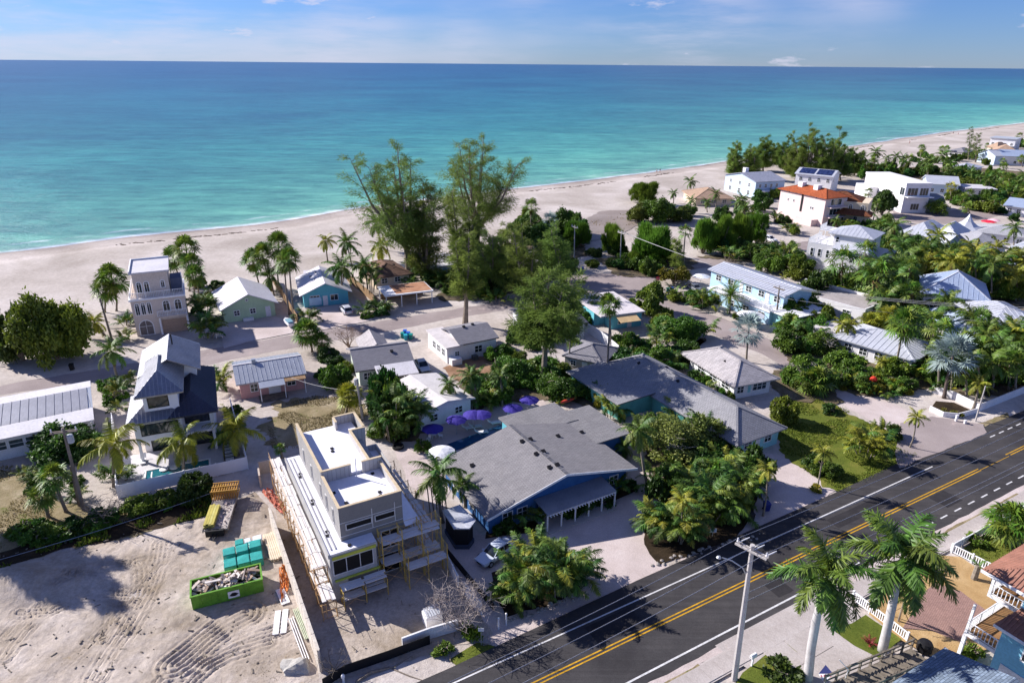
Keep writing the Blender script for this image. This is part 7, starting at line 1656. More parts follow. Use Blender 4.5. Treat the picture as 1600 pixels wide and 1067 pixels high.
class Cloud:
    def __init__(s): s.v = []; s.q = []; s.t = []; s.n = 0
    def add(s, v, q, t): s.v.append(v); s.q.append(q + s.n); s.t.append(t); s.n += len(v)
    def mesh(s, name, mat): return np_mesh(name, np.concatenate(s.v), np.concatenate(s.q), mat, np.concatenate(s.t))
def mk_frond(a0, L, droop, n, ll, mat, plume=.15, w=.075, dl=.35, tb=0.0):
    u = np.linspace(0, 1, 14); th = np.radians(a0 - droop * u ** 1.25); x = np.concatenate([[0], np.cumsum(np.cos(th[:-1]))]) * L / 13; z = np.concatenate([[0], np.cumsum(np.sin(th[:-1]))]) * L / 13
    cl = Cloud(); uu = np.linspace(.14, .99, n)
    for sd_ in (-1, 1):
        px = np.interp(uu, u, x); pz = np.interp(uu, u, z); tt = np.interp(uu, u, th)
        P = np.stack([px, np.zeros(n), pz], 1); f = np.stack([np.cos(tt), np.zeros(n), np.sin(tt)], 1); up = np.stack([-np.sin(tt), np.zeros(n), np.cos(tt)], 1)
        d = f * (.35 + .65 * uu[:, None] ** 2) + np.array([0, sd_, 0.]) * (1.0 - .55 * uu[:, None] ** 3) + up * (R.randn(n, 1) * plume) ; d[:, 2] -= dl
        lw = ll * np.sin(np.pi * (.12 + .84 * uu)) ** .6 * R.uniform(.85, 1.1, n)
        cl.add(*cards(P, d, up + R.randn(n, 3) * .25, lw, np.full(n, w * L / 3.5) * R.uniform(.8, 1.2, n), np.clip(.15 + .5 * R.rand(n) + tb, 0, 1), .25, .12))
    for sd_ in ((0, .035, 0), (0, 0, .035)):
        o = np.array(sd_); P = np.stack([x, 0 * x, z], 1); v = np.stack([P - o * (1.2 - u[:, None]), P + o * (1.2 - u[:, None])], 1).reshape(-1, 3); i = np.arange(13) * 2
        cl.add(v, np.stack([i, i + 1, i + 3, i + 2], 1), np.full(len(v), .75))
    return cl.mesh('frond', mat)
def mk_fan(a0, pet, r, mat, n=15, droop=.32, tb=0.12):
    a = math.radians(a0); f = np.array([math.cos(a), 0, math.sin(a)]); up = np.array([-math.sin(a), 0, math.cos(a)]); y = np.array([0, 1., 0]); c = f * pet
    ang = np.linspace(-2.1, 2.1, n); d = f * np.cos(ang)[:, None] + y * np.sin(ang)[:, None] + up * (.12 * np.cos(ang * 7))[:, None]; P = np.repeat(c[None], n, 0); cl = Cloud()
    rr = r * R.uniform(.85, 1.08, n); W = np.full(n, r * 4.2 / n * .55)
    s = unit(np.cross(d, up)); m_ = P + d * rr[:, None] * .55; e = P + d * rr[:, None]; e[:, 2] -= droop * rr; t = np.clip(.15 + .5 * R.rand(n) + tb, 0, 1)
    v = np.stack([P, m_ - s * W[:, None] * .5, e, m_ + s * W[:, None] * .5], 1).reshape(-1, 3); cl.add(v, np.arange(4 * n).reshape(n, 4), np.repeat(t, 4))
    o = y * .025; cl.add(np.array([-o, o, c + o, c - o]), np.array([[0, 1, 2, 3]]), np.full(4, .7)); return cl.mesh('frond', mat)
ANG = (82, 64, 48, 32, 16, 0, -20, -42)
COCO = [mk_frond(a, 3.6, 75, 36, .9, M_palm, dl=.45, w=.11) for a in ANG]
COCOY = [mk_frond(a, 3.6, 80, 36, .9, M_palmyel, dl=.45, tb=.1, w=.11) for a in ANG]
DEADF = [mk_frond(a, 3.0, 60, 22, .6, M_dead, dl=.6) for a in (-45, -62, -75)]
ROYAL = [mk_frond(a, 4.2, 92, 62, 1.0, M_palm, plume=.5, w=.13, dl=.4) for a in (80, 66, 52, 38, 22, 6, -14, -36)]
ARECA = [mk_frond(a, 2.6, 85, 34, .62, M_leafdark if k % 3 == 0 else M_palm, plume=.25, w=.115, dl=.3, tb=.12) for k, a in enumerate((86, 78, 70, 60, 50, 40, 28))]
ARECAY = [mk_frond(a, 2.4, 85, 24, .6, M_palmyel, plume=.2, w=.16, dl=.3, tb=.05) for a in (84, 70, 56, 42)]
FAN = [mk_fan(a, .95, .95, M_palm) for a in (85, 65, 48, 30, 14, -4, -24, -48)]
FANY = [mk_fan(a, .95, .95, M_palmyel) for a in (75, 50, 28, 8, -14, -36)]
FAND = [mk_fan(a, .8, .8, M_dead, droop=.6) for a in (-55, -70, -82)]
SILV = [mk_fan(a, 1.5, 1.35, M_silver, 20, .12) for a in (85, 66, 50, 34, 18, 2, -16, -38)]
DATE = [mk_frond(a, 2.6, 55, 34, .42, M_palm, plume=.35, w=.06, dl=.1, tb=.08) for a in (86, 72, 58, 44, 30, 14, -4, -26)]
BANA = [mk_frond(a, 2.2, 70, 16, .5, M_leafyel, plume=.1, w=.26, dl=.2) for a in (80, 64, 48, 30)]
KIND = dict(coco=(COCO, 17, DEADF), cocoy=(COCOY, 15, DEADF), royal=(ROYAL, 16, None), fan=(FAN, 30, FAND), fany=(FANY, 24, FAND), silver=(SILV, 32, None), date=(DATE, 44, None))
PK = random.Random(3)
def fronds(T, top, ms, n, sc, tilt=.1, dead=None, nd=3):
    for k in range(n):
        i = min(len(ms) - 1, int((k + PK.random()) / n * len(ms))); o = link(bpy.data.objects.new('frond', ms[i]), T); o.location = top
        o.rotation_euler = (PK.gauss(0, tilt), PK.gauss(0, tilt), k * 2.39996 + PK.uniform(-.3, .3)); s = sc * PK.uniform(.85, 1.12); o.scale = (s, s, s)
    for k in range(nd if dead else 0):
        o = link(bpy.data.objects.new('dead_frond', PK.choice(dead)), T); o.location = top; o.rotation_euler = (0, 0, PK.uniform(0, 6.28)); s = sc * PK.uniform(.75, 1); o.scale = (s, s, s)
NAMES = dict(coco='coconut_palm', cocoy='coconut_palm', royal='royal_palm', fan='fan_palm', fany='fan_palm', silver='silver_palm', date='date_palm')
def palm(bpx, cpx, kind, label, Lpx=None, L=None, group=None, n=None, nd=None, trunk_mat=None, r=None):
    b = G(*bpx); t = on_vertical(b, *cpx) - b; ms, n0, dead = KIND[kind]
    T = thing(NAMES[kind], label, 'palm tree', b, 0, group); base_L = {'fan': 1.9, 'fany': 1.9, 'silver': 2.85, 'date': 2.4, 'royal': 4.0}.get(kind, 3.3)
    if Lpx: L = Lpx / PX(b + t)
    sc = (L / base_L) if L else 1.0; side = Vector((PK.uniform(-1, 1), PK.uniform(-1, 1), 0)) * .04 * t.length; r = r or (.28 if kind == 'royal' else .17)
    f = 1.25 if kind == 'royal' else 1.0
    MB().tube([(0, 0, -.05), t * .08 + side * .3, t * .3 + side, t * .55 + side * .9, t * .8 + side * .4, t], [r * 1.5, r * 1.12 * f, r * f, r * .95 * f, r * .8, r * .7], 8).build('trunk', trunk_mat or (M_royal if kind == 'royal' else M_palmbark), T, True)
    if kind == 'royal': MB().tube([t * .995 - t.normalized() * 1.3, t], [.2, .13], 8).build('crownshaft', paint(C(104, 136, 74), .4, .1), T, True)
    fronds(T, t, ms, n or n0, sc, .1, dead, (3 if nd is None else nd)); return T
def clump(px, pyb, wpx, hpx, label, n=50, yel=.15, group=None, name='clumping_palm', ms=None, stems=7):
    b = G(px, pyb); s = PX(b); w = wpx / s; b = b + Vector((0, w * .38, 0)); dep = math.atan2(CAM_H, b.y); h = max(1.6, (hpx / s - w * .42 * math.sin(dep)) / math.cos(dep))
    T = thing(name, label, 'palm', b, 0, group); st_ = MB(); sc = min(1.05, max(.5, h / 3.6))
    for k in range(n):
        a = PK.uniform(0, 6.28); rr = w / 2 * .68 * math.sqrt(PK.random()); hz = max(.0, h - 2.2 * sc) * (1 - .5 * (rr / (w / 2 + .01)) ** 2) * PK.uniform(.35, 1.0)
        p = Vector((math.cos(a) * rr, math.sin(a) * rr, hz)); o = link(bpy.data.objects.new('frond', PK.choice(ARECAY if PK.random() < yel else (ms or ARECA))), T); o.location = p
        s_ = sc * PK.uniform(.8, 1.15); o.scale = (s_, s_, s_); o.rotation_euler = (PK.gauss(0, .12), PK.gauss(0, .12), a + PK.gauss(0, .9))
        if k % max(1, n // stems) == 0: st_.tube([(p.x * .6, p.y * .6, 0), p], .06, 5)
    st_.build('stem', M_palmbark, T); return T
def crown(seed, rad, nl, n, size, mat, name, flat=.62, up=0.0, shape='leaf', lift=0.0):
    rs_ = np.random.RandomState(seed); lob = []; nl = int(nl * 1.7)
    for k in range(nl):
        a = rs_.uniform(0, 6.28); r0 = rad * .8 * rs_.rand() ** .6; lr = rad * rs_.uniform(.13, .4) * (1 - .25 * r0 / rad); top = flat * (1.25 - .75 * (r0 / rad) ** 2)
        lob.append((r0 * math.cos(a), r0 * math.sin(a), rad * top * rs_.uniform(.15, 1.0) + lift, lr, rs_.rand()))
    lob = np.array(lob); pick = rs_.choice(nl, n, p=lob[:, 3] ** 2 / (lob[:, 3] ** 2).sum()); d = unit(rs_.randn(n, 3)); d[:, 2] = np.where(d[:, 2] < -.35, -d[:, 2], d[:, 2])
    P = lob[pick, :3] + d * lob[pick, 3:4] * (rs_.uniform(.62, 1.06, (n, 1)) + (rs_.rand(n, 1) > .86) * rs_.uniform(.05, .4, (n, 1))); P[:, 2] = np.maximum(P[:, 2], .05)
    inner = np.zeros(n, bool)
    for l in range(nl): inner |= (np.linalg.norm(P - lob[l, :3], axis=1) < lob[l, 3] * .6)
    keep = ~inner | (rs_.rand(n) < .12); P, d, pick = P[keep], d[keep], pick[keep]; m = len(P)
    tint = np.clip(.12 + .35 * rs_.rand(m) + .32 * lob[pick, 4] + .15 * (rs_.rand(m) > .93), 0, 1); cl = Cloud()
    if shape == 'leaf': cl.add(*cards(P, d * .5 + rs_.randn(m, 3) * .7 + np.array([0, 0, up]), d + rs_.randn(m, 3) * .5 + np.array([0, 0, .4]), size * rs_.uniform(.7, 1.3, m), size * rs_.uniform(.5, .8, m), tint, .55))
    else: cl.add(*cards(P, d * .45 + rs_.randn(m, 3) * .25 + np.array([0, 0, up]), rs_.randn(m, 3), size * rs_.uniform(.7, 1.4, m), size * .13 * rs_.uniform(.8, 1.4, m), tint, .3))
    me = cl.mesh(name, mat); me['r'] = rad; return me
CR = dict(
    leaf=[crown(1 + k, r_, nl, n_, sz, M_leaf, 'crown', .7) for k, (r_, nl, n_, sz) in enumerate(((1.2, 7, 1600, .24), (1.2, 6, 1600, .24), (2.6, 13, 6500, .30), (2.6, 12, 6500, .30), (5, 26, 19000, .36)))],
    dark=[crown(11 + k, r_, nl, n_, sz, M_leafdark, 'crown', .7) for k, (r_, nl, n_, sz) in enumerate(((1.2, 7, 1500, .25), (2.6, 13, 6000, .32), (2.6, 12, 6000, .32), (5, 28, 19000, .40)))],
    yel=[crown(21 + k, r_, nl, n_, sz, M_leafyel, 'crown', .75) for k, (r_, nl, n_, sz) in enumerate(((1.2, 7, 1400, .24), (2.6, 12, 5200, .30)))],
    pale=[crown(61 + k, r_, nl, n_, .26, M_pale, 'crown', .75) for k, (r_, nl, n_) in enumerate(((2.6, 12, 4200), (4.5, 24, 11000)))],
    feather=[crown(31 + k, r_, nl, n_, .55, M_feather, 'crown', .95, 1.0, 'needle') for k, (r_, nl, n_) in enumerate(((1.5, 8, 4500), (3.0, 14, 13000), (3.0, 12, 13000)))],
    open=[crown(41 + k, r_, nl, n_, .28, M_leaf, 'crown', .75) for k, (r_, nl, n_) in enumerate(((2.6, 10, 2600), (4.5, 24, 7000)))])
def branches(T, h, w, mat, n=7, seed=0, r=.09, sub=3, name='trunk', top=None):
    rs_ = random.Random(seed); b = MB()
    for k in range(n):
        a = k * 2.4 + rs_.uniform(-.4, .4); e = Vector((math.cos(a) * w * rs_.uniform(.3, 1), math.sin(a) * w * rs_.uniform(.3, 1), h * rs_.uniform(.65, 1.0))); s = Vector((rs_.uniform(-.15, .15), rs_.uniform(-.15, .15), 0))
        m_ = s.lerp(e, .45) + Vector((rs_.uniform(-1, 1), rs_.uniform(-1, 1), rs_.uniform(0, .6))) * w * .18; b.tube([s, m_, e], [r, r * .65, r * .25], 5, False)
        for j in range(sub):
            u = rs_.uniform(.35, .95); p = m_.lerp(e, u); q_ = p + Vector((rs_.gauss(0, 1), rs_.gauss(0, 1), rs_.uniform(.1, 1.1))) * w * .32; b.tube([p, p.lerp(q_, .5) + Vector((rs_.gauss(0, .06), rs_.gauss(0, .06), .05)) * w, q_], [r * .4, r * .28, r * .1], 4, False)
            for i in range(2 if sub > 3 else 0): p2 = p.lerp(q_, rs_.uniform(.4, .9)); b.tube([p2, p2 + Vector((rs_.gauss(0, 1), rs_.gauss(0, 1), rs_.uniform(-.1, .9))) * w * .16], [r * .22, r * .07], 3, False)
    return b.build(name, mat, T)
BS = [100]
def bush(px, pyb, wpx, hpx, label, kind='leaf', group=None, cat=None, name=None, trunk=False, gnarl=False):
    b = G(px, pyb); s = PX(b); w = wpx / s; b = b + Vector((0, w * .42, 0)); dep = math.atan2(CAM_H, b.y); h = max(.45 * w, (hpx / s - w * .75 * math.sin(dep)) / math.cos(dep)); BS[0] += 1
    big = h > 3.5 or trunk; T = thing(name or ('tree' if big else 'shrub'), label, cat or ('tree' if big else 'shrub'), b, 0, group)
    ms = CR[kind]; r_ = w / 2; rr = sorted(ms, key=lambda m_: abs(math.log(m_['r'] / r_)))[:2]; me = PK.choice([m_ for m_ in rr if abs(m_['r'] - rr[0]['r']) < .2])
    o = link(bpy.data.objects.new('crown' if big else 'foliage', me), T); k = r_ / me['r']; zs = {'feather': 1.45}.get(kind, 1.15) * me['r']
    lift = h * .14 if trunk else 0.0; o.scale = (k, k * PK.uniform(.85, 1.1), (h - lift) / zs); o.rotation_euler = (0, 0, PK.uniform(0, 6.28)); o.location = (0, 0, lift)
    branches(T, h * .8, w * .34, M_bark if not gnarl else paint(C(176, 168, 160), .9, .15), 7 if not gnarl else 13, BS[0], .05 + .02 * w if not gnarl else .10, 2 if not gnarl else 6, 'trunk' if big else 'stem'); return T
def casuarina(bpx, tpx, wpx, label, seed, leaders=5, low=.25, dens=1.0, lean=None, group=None, mat=None, n_br=22, name='feathery_pine', limb=None):
    b = G(*bpx); t = on_vertical(b, *tpx) - b; s = PX(b + t * .5); W = wpx / s / 2; H_ = t.z; rs_ = np.random.RandomState(seed); T = thing(name, label, 'pine tree', b, 0, group)
    tr = MB(); fork = t * low * .8 + Vector((0, 0, 0)); r0 = .022 * H_ + .08; tr.tube([(0, 0, -.1), fork * .5, fork], [r0 * 1.3, r0, r0 * .85], 7); cl = Cloud(); Ps, Ds = [], []
    for l in range(leaders):
        a = 2 * math.pi * l / leaders + rs_.uniform(-.5, .5); sp = W * rs_.uniform(.25, .8) * (0 if l == 0 else 1); hh = H_ * (1.0 if l == 0 else rs_.uniform(.62, .95))
        e = Vector((t.x + math.cos(a) * sp, t.y + math.sin(a) * sp, hh)); m_ = fork.lerp(e, .5) + Vector((math.cos(a), math.sin(a), 0)) * sp * .15; tr.tube([fork, m_, e], [r0 * .7, r0 * .4, .03], 6, False)
        for k in range(n_br):
            u = (k + rs_.rand()) / n_br; p = (fork.lerp(m_, u * 2) if u < .5 else m_.lerp(e, u * 2 - 1)); aa = rs_.uniform(0, 6.28); bl = W * (.62 - .45 * u) * rs_.uniform(.6, 1.15) + .5
            q_ = p + Vector((math.cos(aa) * bl, math.sin(aa) * bl, bl * rs_.uniform(.15, .75))); tr.tube([p, p.lerp(q_, .5) + Vector((0, 0, bl * .08)), q_], [.07, .045, .015], 4, False)
            nn_ = int(bl * 46 * dens); uu = .25 + .8 * rs_.rand(nn_) ** .8; pa, qa = np.array(p), np.array(q_); d_ = unit((qa - pa)[None])[0]; c_ = pa + (qa - pa) * uu[:, None] + np.stack([0 * uu, 0 * uu, np.sin(uu * math.pi) * bl * .08], 1)
            k_ = rs_.randn(nn_, 3) * (.10 + .075 * bl * uu[:, None]); Ps.append(c_ + k_); Ds.append(d_ * .7 + unit(k_) * .6 + rs_.randn(nn_, 3) * .35 + np.array([0, 0, -.1]))
    if limb:
        for (x, y, z, ex_, ey_, ez_) in limb: tr.tube([(x, y, z), ((x + ex_) / 2, (y + ey_) / 2, (z + ez_) / 2 + .4), (ex_, ey_, ez_)], [r0 * .6, r0 * .45, .05], 6)
    P = np.concatenate(Ps); D = np.concatenate(Ds); m = len(P); cl_ = np.array([mnoise.noise(Vector(p_) * .45) for p_ in P[::8]]); cl_ = np.repeat(cl_, 8)[:m]
    cl.add(*cards(P, D, rs_.randn(m, 3), rs_.uniform(.4, .85, m), rs_.uniform(.07, .13, m), np.clip(.4 + .45 * cl_ + .35 * (rs_.rand(m) - .5), 0, 1), .3, .15))
    tr.build('trunk', M_bark, T); link(bpy.data.objects.new('crown', cl.mesh('crown', mat or M_needle)), T); return T
casuarina((640, 438), (620, 224), 180, 'tallest broad feathery pine standing against the sea, left of the pair', 51, 8, .30, .8, n_br=22)
casuarina((668, 440), (660, 285), 100, 'feathery pine close behind the left tall pine, hanging low over the brown house', 52, 5, .1, 1.3)
casuarina((745, 385), (756, 214), 185, 'tall feathery pine standing against the sea, right of the pair', 153, 8, .2, .75, n_br=22)
casuarina((727, 506), (733, 362), 62, 'feathery pine with bare pale lower trunk at the edge of the sandy street', 54, 4, .35, 1.1)
casuarina((770, 455), (765, 365), 90, 'loose feathery pine over the grey shaded house', 55, 5, .15, 1.1)
casuarina((822, 470), (815, 350), 95, 'bright feathery pine with thin pale trunks left of the street bend', 56, 5, .12, 1.1)
casuarina((880, 440), (868, 350), 70, 'dark feathery pine leaning at the inner bend of the street', 57, 4, .1, 1.2)
casuarina((849, 597), (858, 424), 150, 'big leaning pine with forked pale trunk over the white court house', 58, 8, .42, 1.25, n_br=24, name='court_tree')
casuarina((736, 425), (732, 318), 74, 'feathery pine filling the foot of the right tall pine', 60, 6, .06, 1.4)
casuarina((795, 440), (792, 352), 70, 'feathery pine between the shaded grey house and the bright pine', 61, 5, .06, 1.3)
casuarina((722, 420), (706, 300), 44, 'slender feathery pine between the two tall ones', 59, 3, .2, 1.0)
for k, (b_, t_, w_, nm) in enumerate((((1148, 278), (1150, 222), 34, 'low feathery pine at the waterline, leftmost of the far group'), ((1192, 268), (1196, 213), 42, 'second feathery pine from the left in the far group by the surf'), ((1230, 272), (1232, 214), 40, 'feathery pine left of the broadest in the far surf group'), ((1263, 282), (1264, 197), 66, 'broadest and tallest feathery pine of the far surf group'), ((1312, 282), (1312, 200), 60, 'rightmost feathery pine of the far surf group'), ((1290, 285), (1289, 212), 56, 'feathery pine between the two broad far ones by the surf'), ((1175, 280), (1174, 228), 40, 'low feathery pine between the first two of the far surf group'), ((1244, 280), (1246, 224), 46, 'feathery pine left of the broadest far one, lower'), ((1335, 275), (1334, 232), 36, 'small feathery pine at the right end of the far surf group'), ((1218, 262), (1212, 225), 30, 'small feathery pine in the gap of the far surf group'))):
    casuarina(b_, t_, w_, nm, 70 + k, 6, .08, 1.9, group='far pines by the surf', n_br=20)
casuarina((1513, 250), (1516, 200), 18, 'dark narrow pine, taller of two beside the far grey-blue house', 80, 1, .05, 1.1, n_br=30); casuarina((1524, 254), (1528, 209), 20, 'dark narrow pine, shorter of two beside the far grey-blue house', 81, 1, .05, 1.1, n_br=30)
casuarina((1058, 425), (1058, 376), 28, 'dark conical pine between the feathery bushes and the yellow tree', 82, 1, .05, 1.3, n_br=34)
for a in ((1012, 322, 52, 42, 'round feathery bush nearest to the beach'), (958, 402, 42, 56, 'narrow feathery bush left of the pale pole'), (1020, 418, 78, 76, 'broad feathery bush right of the pale pole'), (1104, 402, 52, 66, 'left end bush of the long feathery hedge'), (1133, 399, 46, 66, 'second bush of the long feathery hedge'), (1162, 396, 46, 66, 'third bush of the long feathery hedge'), (1186, 388, 34, 58, 'right end bush of the long feathery hedge'), (905, 392, 56, 52, 'dark feathery bush behind the left bend pole')): bush(*a, 'feather')
for a in ((1000, 350, 40, 34, 'low sea-grape bush at the left of the green mound on the beach'), (1030, 352, 60, 46, 'rounded green mound of sea grape behind the beach'), (1065, 350, 50, 30, 'right end of the sea-grape mound near the coconut palms')): bush(*a, 'leaf')
bush(820, 372, 56, 44, 'dark shrub mass left of the silver palm by the beach', 'dark'); bush(845, 385, 50, 46, 'dark green tree behind the bright pine', 'dark'); bush(885, 372, 50, 48, 'green tree right of the silver palm by the beach', 'leaf')
bush(1057, 450, 52, 42, 'yellow-green conical tree beside the teal bins', 'yel', trunk=True)
bush(58, 580, 116, 132, 'big sea-grape thicket on the sand at the left edge', 'leaf', trunk=False); bush(18, 574, 64, 100, 'left lobe of the sea-grape thicket at the picture edge', 'dark'); bush(100, 566, 46, 66, 'small sea-grape bush at the right of the big thicket', 'leaf')
palm((182, 486), (175, 436), 'fan', 'fan palm left of the beige villa, nearer to it', 30); palm((164, 488), (164, 452), 'fan', 'brownish fan palm furthest left of the beige villa', 26, nd=10)
palm((296, 455), (291, 389), 'fan', 'tallest fan palm right of the beige villa', 27); palm((286, 450), (271, 404), 'fan', 'short fan palm just behind the beige villa roof', 24); palm((304, 462), (299, 412), 'fan', 'lower fan palm right of the beige villa', 22); palm((310, 470), (305, 430), 'fan', 'lowest fan palm above the dark hedge right of the villa', 22)
for a in ((312, 500, 40, 52, 'dark clumping palm at the top of the hedge by the villa'), (318, 535, 40, 56, 'dark clumping palm at the road end of the hedge by the villa')): clump(*a, 64, .03)
palm((168, 528), (147, 503), 'cocoy', 'leaning yellow palm with dead fronds on the sand left of the villa', 24, nd=8); palm((186, 596), (173, 548), 'coco', 'leaning coconut palm with curved trunk at the street left of the modern house', 32)
for a in ((192, 513, 24, 28, 'small yellowish palm at the villa corner'), (193, 535, 24, 26, 'small green palm below the yellowish one at the villa corner'), (345, 612, 26, 50, 'bright yellow-green palm between modern house and pink cottage'), (180, 622, 34, 34, 'small palm at the left front of the modern house')): clump(*a, 22, .5)
for b_, c_, l, lb in (((436, 452), (435, 384), 27, 'tallest fan palm of the group beside the green cottage'), ((424, 455), (410, 399), 24, 'fan palm in the middle of the group beside the green cottage'), ((406, 450), (395, 407), 24, 'leftmost fan palm of the group beside the green cottage'), ((460, 497), (451, 405), 24, 'tall slim fan palm at the tan fence, right one'), ((452, 492), (444, 412), 20, 'slim fan palm at the tan fence, left one')): palm(b_, c_, 'fan', lb, l)
palm((428, 462), (421, 432), 'coco', 'drooping coconut palm in front of the fan palm group', 26)
palm((538, 470), (533, 418), 'coco', 'coconut palm before the turquoise cottage roof', 30); palm((552, 440), (541, 379), 'coco', 'coconut palm behind the turquoise cottage, against the sand', 24); palm((512, 408), (509, 376), 'cocoy', 'yellow coconut palm at the beach end of the turquoise cottage', 18); palm((574, 460), (568, 415), 'coco', 'dark coconut palm left of the brown roof', 26); palm((606, 392), (588, 348), 'coco', 'leaning coconut palm on the sand left of the tall pines', 24); palm((596, 410), (595, 384), 'cocoy', 'low yellow palm at the foot of the tall pines', 24)
for a in ((577, 462, 36, 60, 'dark clumping palm between turquoise cottage and carport'), (588, 494, 34, 34, 'dark low clumping palm at the road by the carport'), (568, 494, 26, 26, 'small dark palm bush at the road by the silver hatchback'), (476, 508, 32, 32, 'palm bush at the lower end of the tan fence'), (690, 452, 30, 36, 'palm bush right of the carport')): clump(*a, 26, .05)
palm((488, 550), (479, 519), 'fan', 'round-headed fan palm at the near side of the back street', 28, n=40); palm((496, 553), (503, 534), 'fan', 'smaller fan palm touching the round-headed one at the street', 20)
T = thing('bare_tree', 'leafless spreading tree at the edge of the back street', 'tree', G(545, 542)); branches(T, 3.6, 3.2, paint(C(150, 128, 112), .9, .15), 13, 4, .07, 6)
bush(519, 618, 58, 56, 'bushy palmetto thicket left of the screened sunroom', 'leaf'); palm((540, 648), (545, 618), 'fany', 'low pale fan palm before the transformer pole', 26, n=36)
bush(470, 545, 22, 14, 'small weeds patch by the pink cottage', 'leaf') if False else None
palm((286, 735), (284, 690), 'cocoy', 'bright yellow coconut palm inside the white fence at the pool', 44, nd=0); palm((178, 760), (176, 696), 'cocoy', 'large yellow-green coconut palm left of the teal pool', 50, nd=1); palm((372, 712), (366, 672), 'cocoy', 'yellow-green coconut palm at the right corner of the white fence', 44, nd=1)
clump(172, 765, 60, 46, 'dark clump of palm under the large coconut palm left of the pool', 24, .1); clump(352, 700, 40, 40, 'dark palm clump behind the stepping stones', 24, .1)
bush(76, 732, 122, 62, 'wide dark hedge-like shrub in front of the white left house', 'dark'); bush(293, 790, 62, 60, 'round dark shrub standing outside the white fence', 'dark')
palm((104, 800), (84, 745), 'fan', 'dark fan palm left of the transformer pole', 30); palm((76, 808), (64, 775), 'fan', 'low fan palm at the edge of the dry left yard', 26)
for a in ((20, 842, 44, 34, 'left low green bush at the edge of the dry yard'), (66, 850, 54, 38, 'middle low green bush above the chain-link line'), (112, 842, 46, 32, 'right low green bush above the chain-link line'), (205, 812, 56, 34, 'ragged green shrub row before the white fence'), (248, 800, 46, 26, 'low shrub between the bare brush and the round dark shrub'), (330, 782, 40, 24, 'weedy shrub behind the flatbed'), (150, 838, 44, 24, 'low weeds along the lot edge under the bare brush')): bush(*a, 'leaf')
T = thing('dead_brush', 'tangled grey dead brush below the large coconut palm', 'brush', G(166, 815)); branches(T, 2.6, 2.6, paint(C(138, 126, 118), .9, .2), 14, 9, .05, 6)
wire('thin line of the sagging chain-link fence along the lot edge', G(-40, 885, 1.0), G(330, 770, 1.0), .3, M_metal, .03)
palm((441, 715), (437, 701), 'fan', 'tiny fan palm at the back corner of the scaffold', 13, n=18, nd=5)
for a in ((628, 694, 90, 96, 'large dark clumping palm behind the shaded parasol', 84, .08), (598, 672, 40, 40, 'palm clump left of the dark clumping palm, by the pole', 26, .1), (690, 640, 40, 40, 'palm clump before the low white roof', 26, .1)): clump(*a[:5], a[5], a[6])
palm((714, 645), (702, 601), 'coco', 'slim palm before the white roof, left of two', 22, nd=0); palm((737, 640), (735, 588), 'coco', 'slim palm before the white roof, right of two', 24, nd=0); palm((683, 650), (680, 628), 'coco', 'short palm by the plank fence', 20, nd=0)
bush(660, 712, 30, 32, 'round bright shrub beside the shaded white table', 'leaf'); bush(584, 690, 30, 26, 'low shrub by the scaffold rear', 'leaf')
palm((692, 816), (684, 741), 'coco', 'tall coconut palm between the scaffold and the motel', 46, nd=2); palm((727, 792), (722, 757), 'coco', 'shorter coconut palm touching the motel roof edge', 30, nd=0)
b = MB()
T = thing('bare_palm', 'cluster of thin bare palm stems beside the tall coconut palm', 'palm', G(672, 800))
for k in range(6): b.tube([(k * .35, (k % 3) * .3, 0), (k * .35 - .3, (k % 3) * .3 + .2, 4.2 + k * .2)], .07, 5)
b.build('stem', M_palmbark, T)
for a in ((770, 640, 70, 50, 'leafy tree mass behind the close parasols', 'leaf'), (800, 606, 80, 40, 'wide low sea-grape thicket below the leaning court tree', 'leaf'), (876, 634, 78, 52, 'glossy sea-grape bush behind the motel roof', 'leaf'), (925, 632, 50, 44, 'dark glossy bush left of the teal court', 'dark'), (860, 606, 50, 44, 'glossy shrub climbing at the foot of the court tree', 'dark'), (748, 640, 50, 40, 'bronze-green shrub row along the terrace', 'leaf'), (986, 590, 70, 52, 'big round dark bush at the end of the white fence', 'dark'), (1030, 580, 62, 50, 'leafy bush left of the white hip cottage', 'leaf'), (1068, 540, 80, 44, 'long leafy shrub row along the cross street', 'leaf'), (1040, 520, 50, 36, 'shrubs behind the turquoise flat house', 'leaf'), (950, 640, 40, 46, 'yellowish shrub in front of the teal court', 'yel')): bush(*a)
palm((955, 545), (952, 478), 'fan', 'tall fan palm rising in front of the turquoise flat house', 24); clump(918, 498, 44, 50, 'dark palm clump left of the turquoise flat house', 28, .05); palm((900, 560), (898, 540), 'fan', 'low fan palm beside the garage wall', 16, n=20); palm((942, 560), (940, 552), 'date', 'spiky low palm at the white fence end', 14); clump(958, 660, 46, 50, 'yellowish palm clump behind the motel side roof', 30, .4); clump(778, 478, 44, 30, 'low palm scrub by the sandy street', 24, .15)
bush(1018, 494, 48, 56, 'upright bushy tree at the cross street bend', 'leaf', trunk=True); bush(1044, 500, 22, 26, 'small tree next to the upright bushy tree', 'leaf'); bush(1020, 470, 24, 22, 'small shrub at the corner by the stop sign', 'leaf')
bush(1050, 742, 118, 104, 'large sprawling tree with pale twisting branches beside the motel', 'pale', trunk=True, gnarl=True); bush(1098, 720, 84, 88, 'right half of the pale-branched sprawling tree', 'pale', trunk=True, gnarl=True); bush(1010, 700, 50, 60, 'left part of the sprawling tree above the drive', 'pale', trunk=True, gnarl=True)
palm((1012, 758), (999, 672), 'coco', 'leaning palm with dead fronds at the motel drive', 34, nd=4); palm((978, 715), (975, 697), 'coco', 'low palm at the motel side roof corner', 20, nd=0)
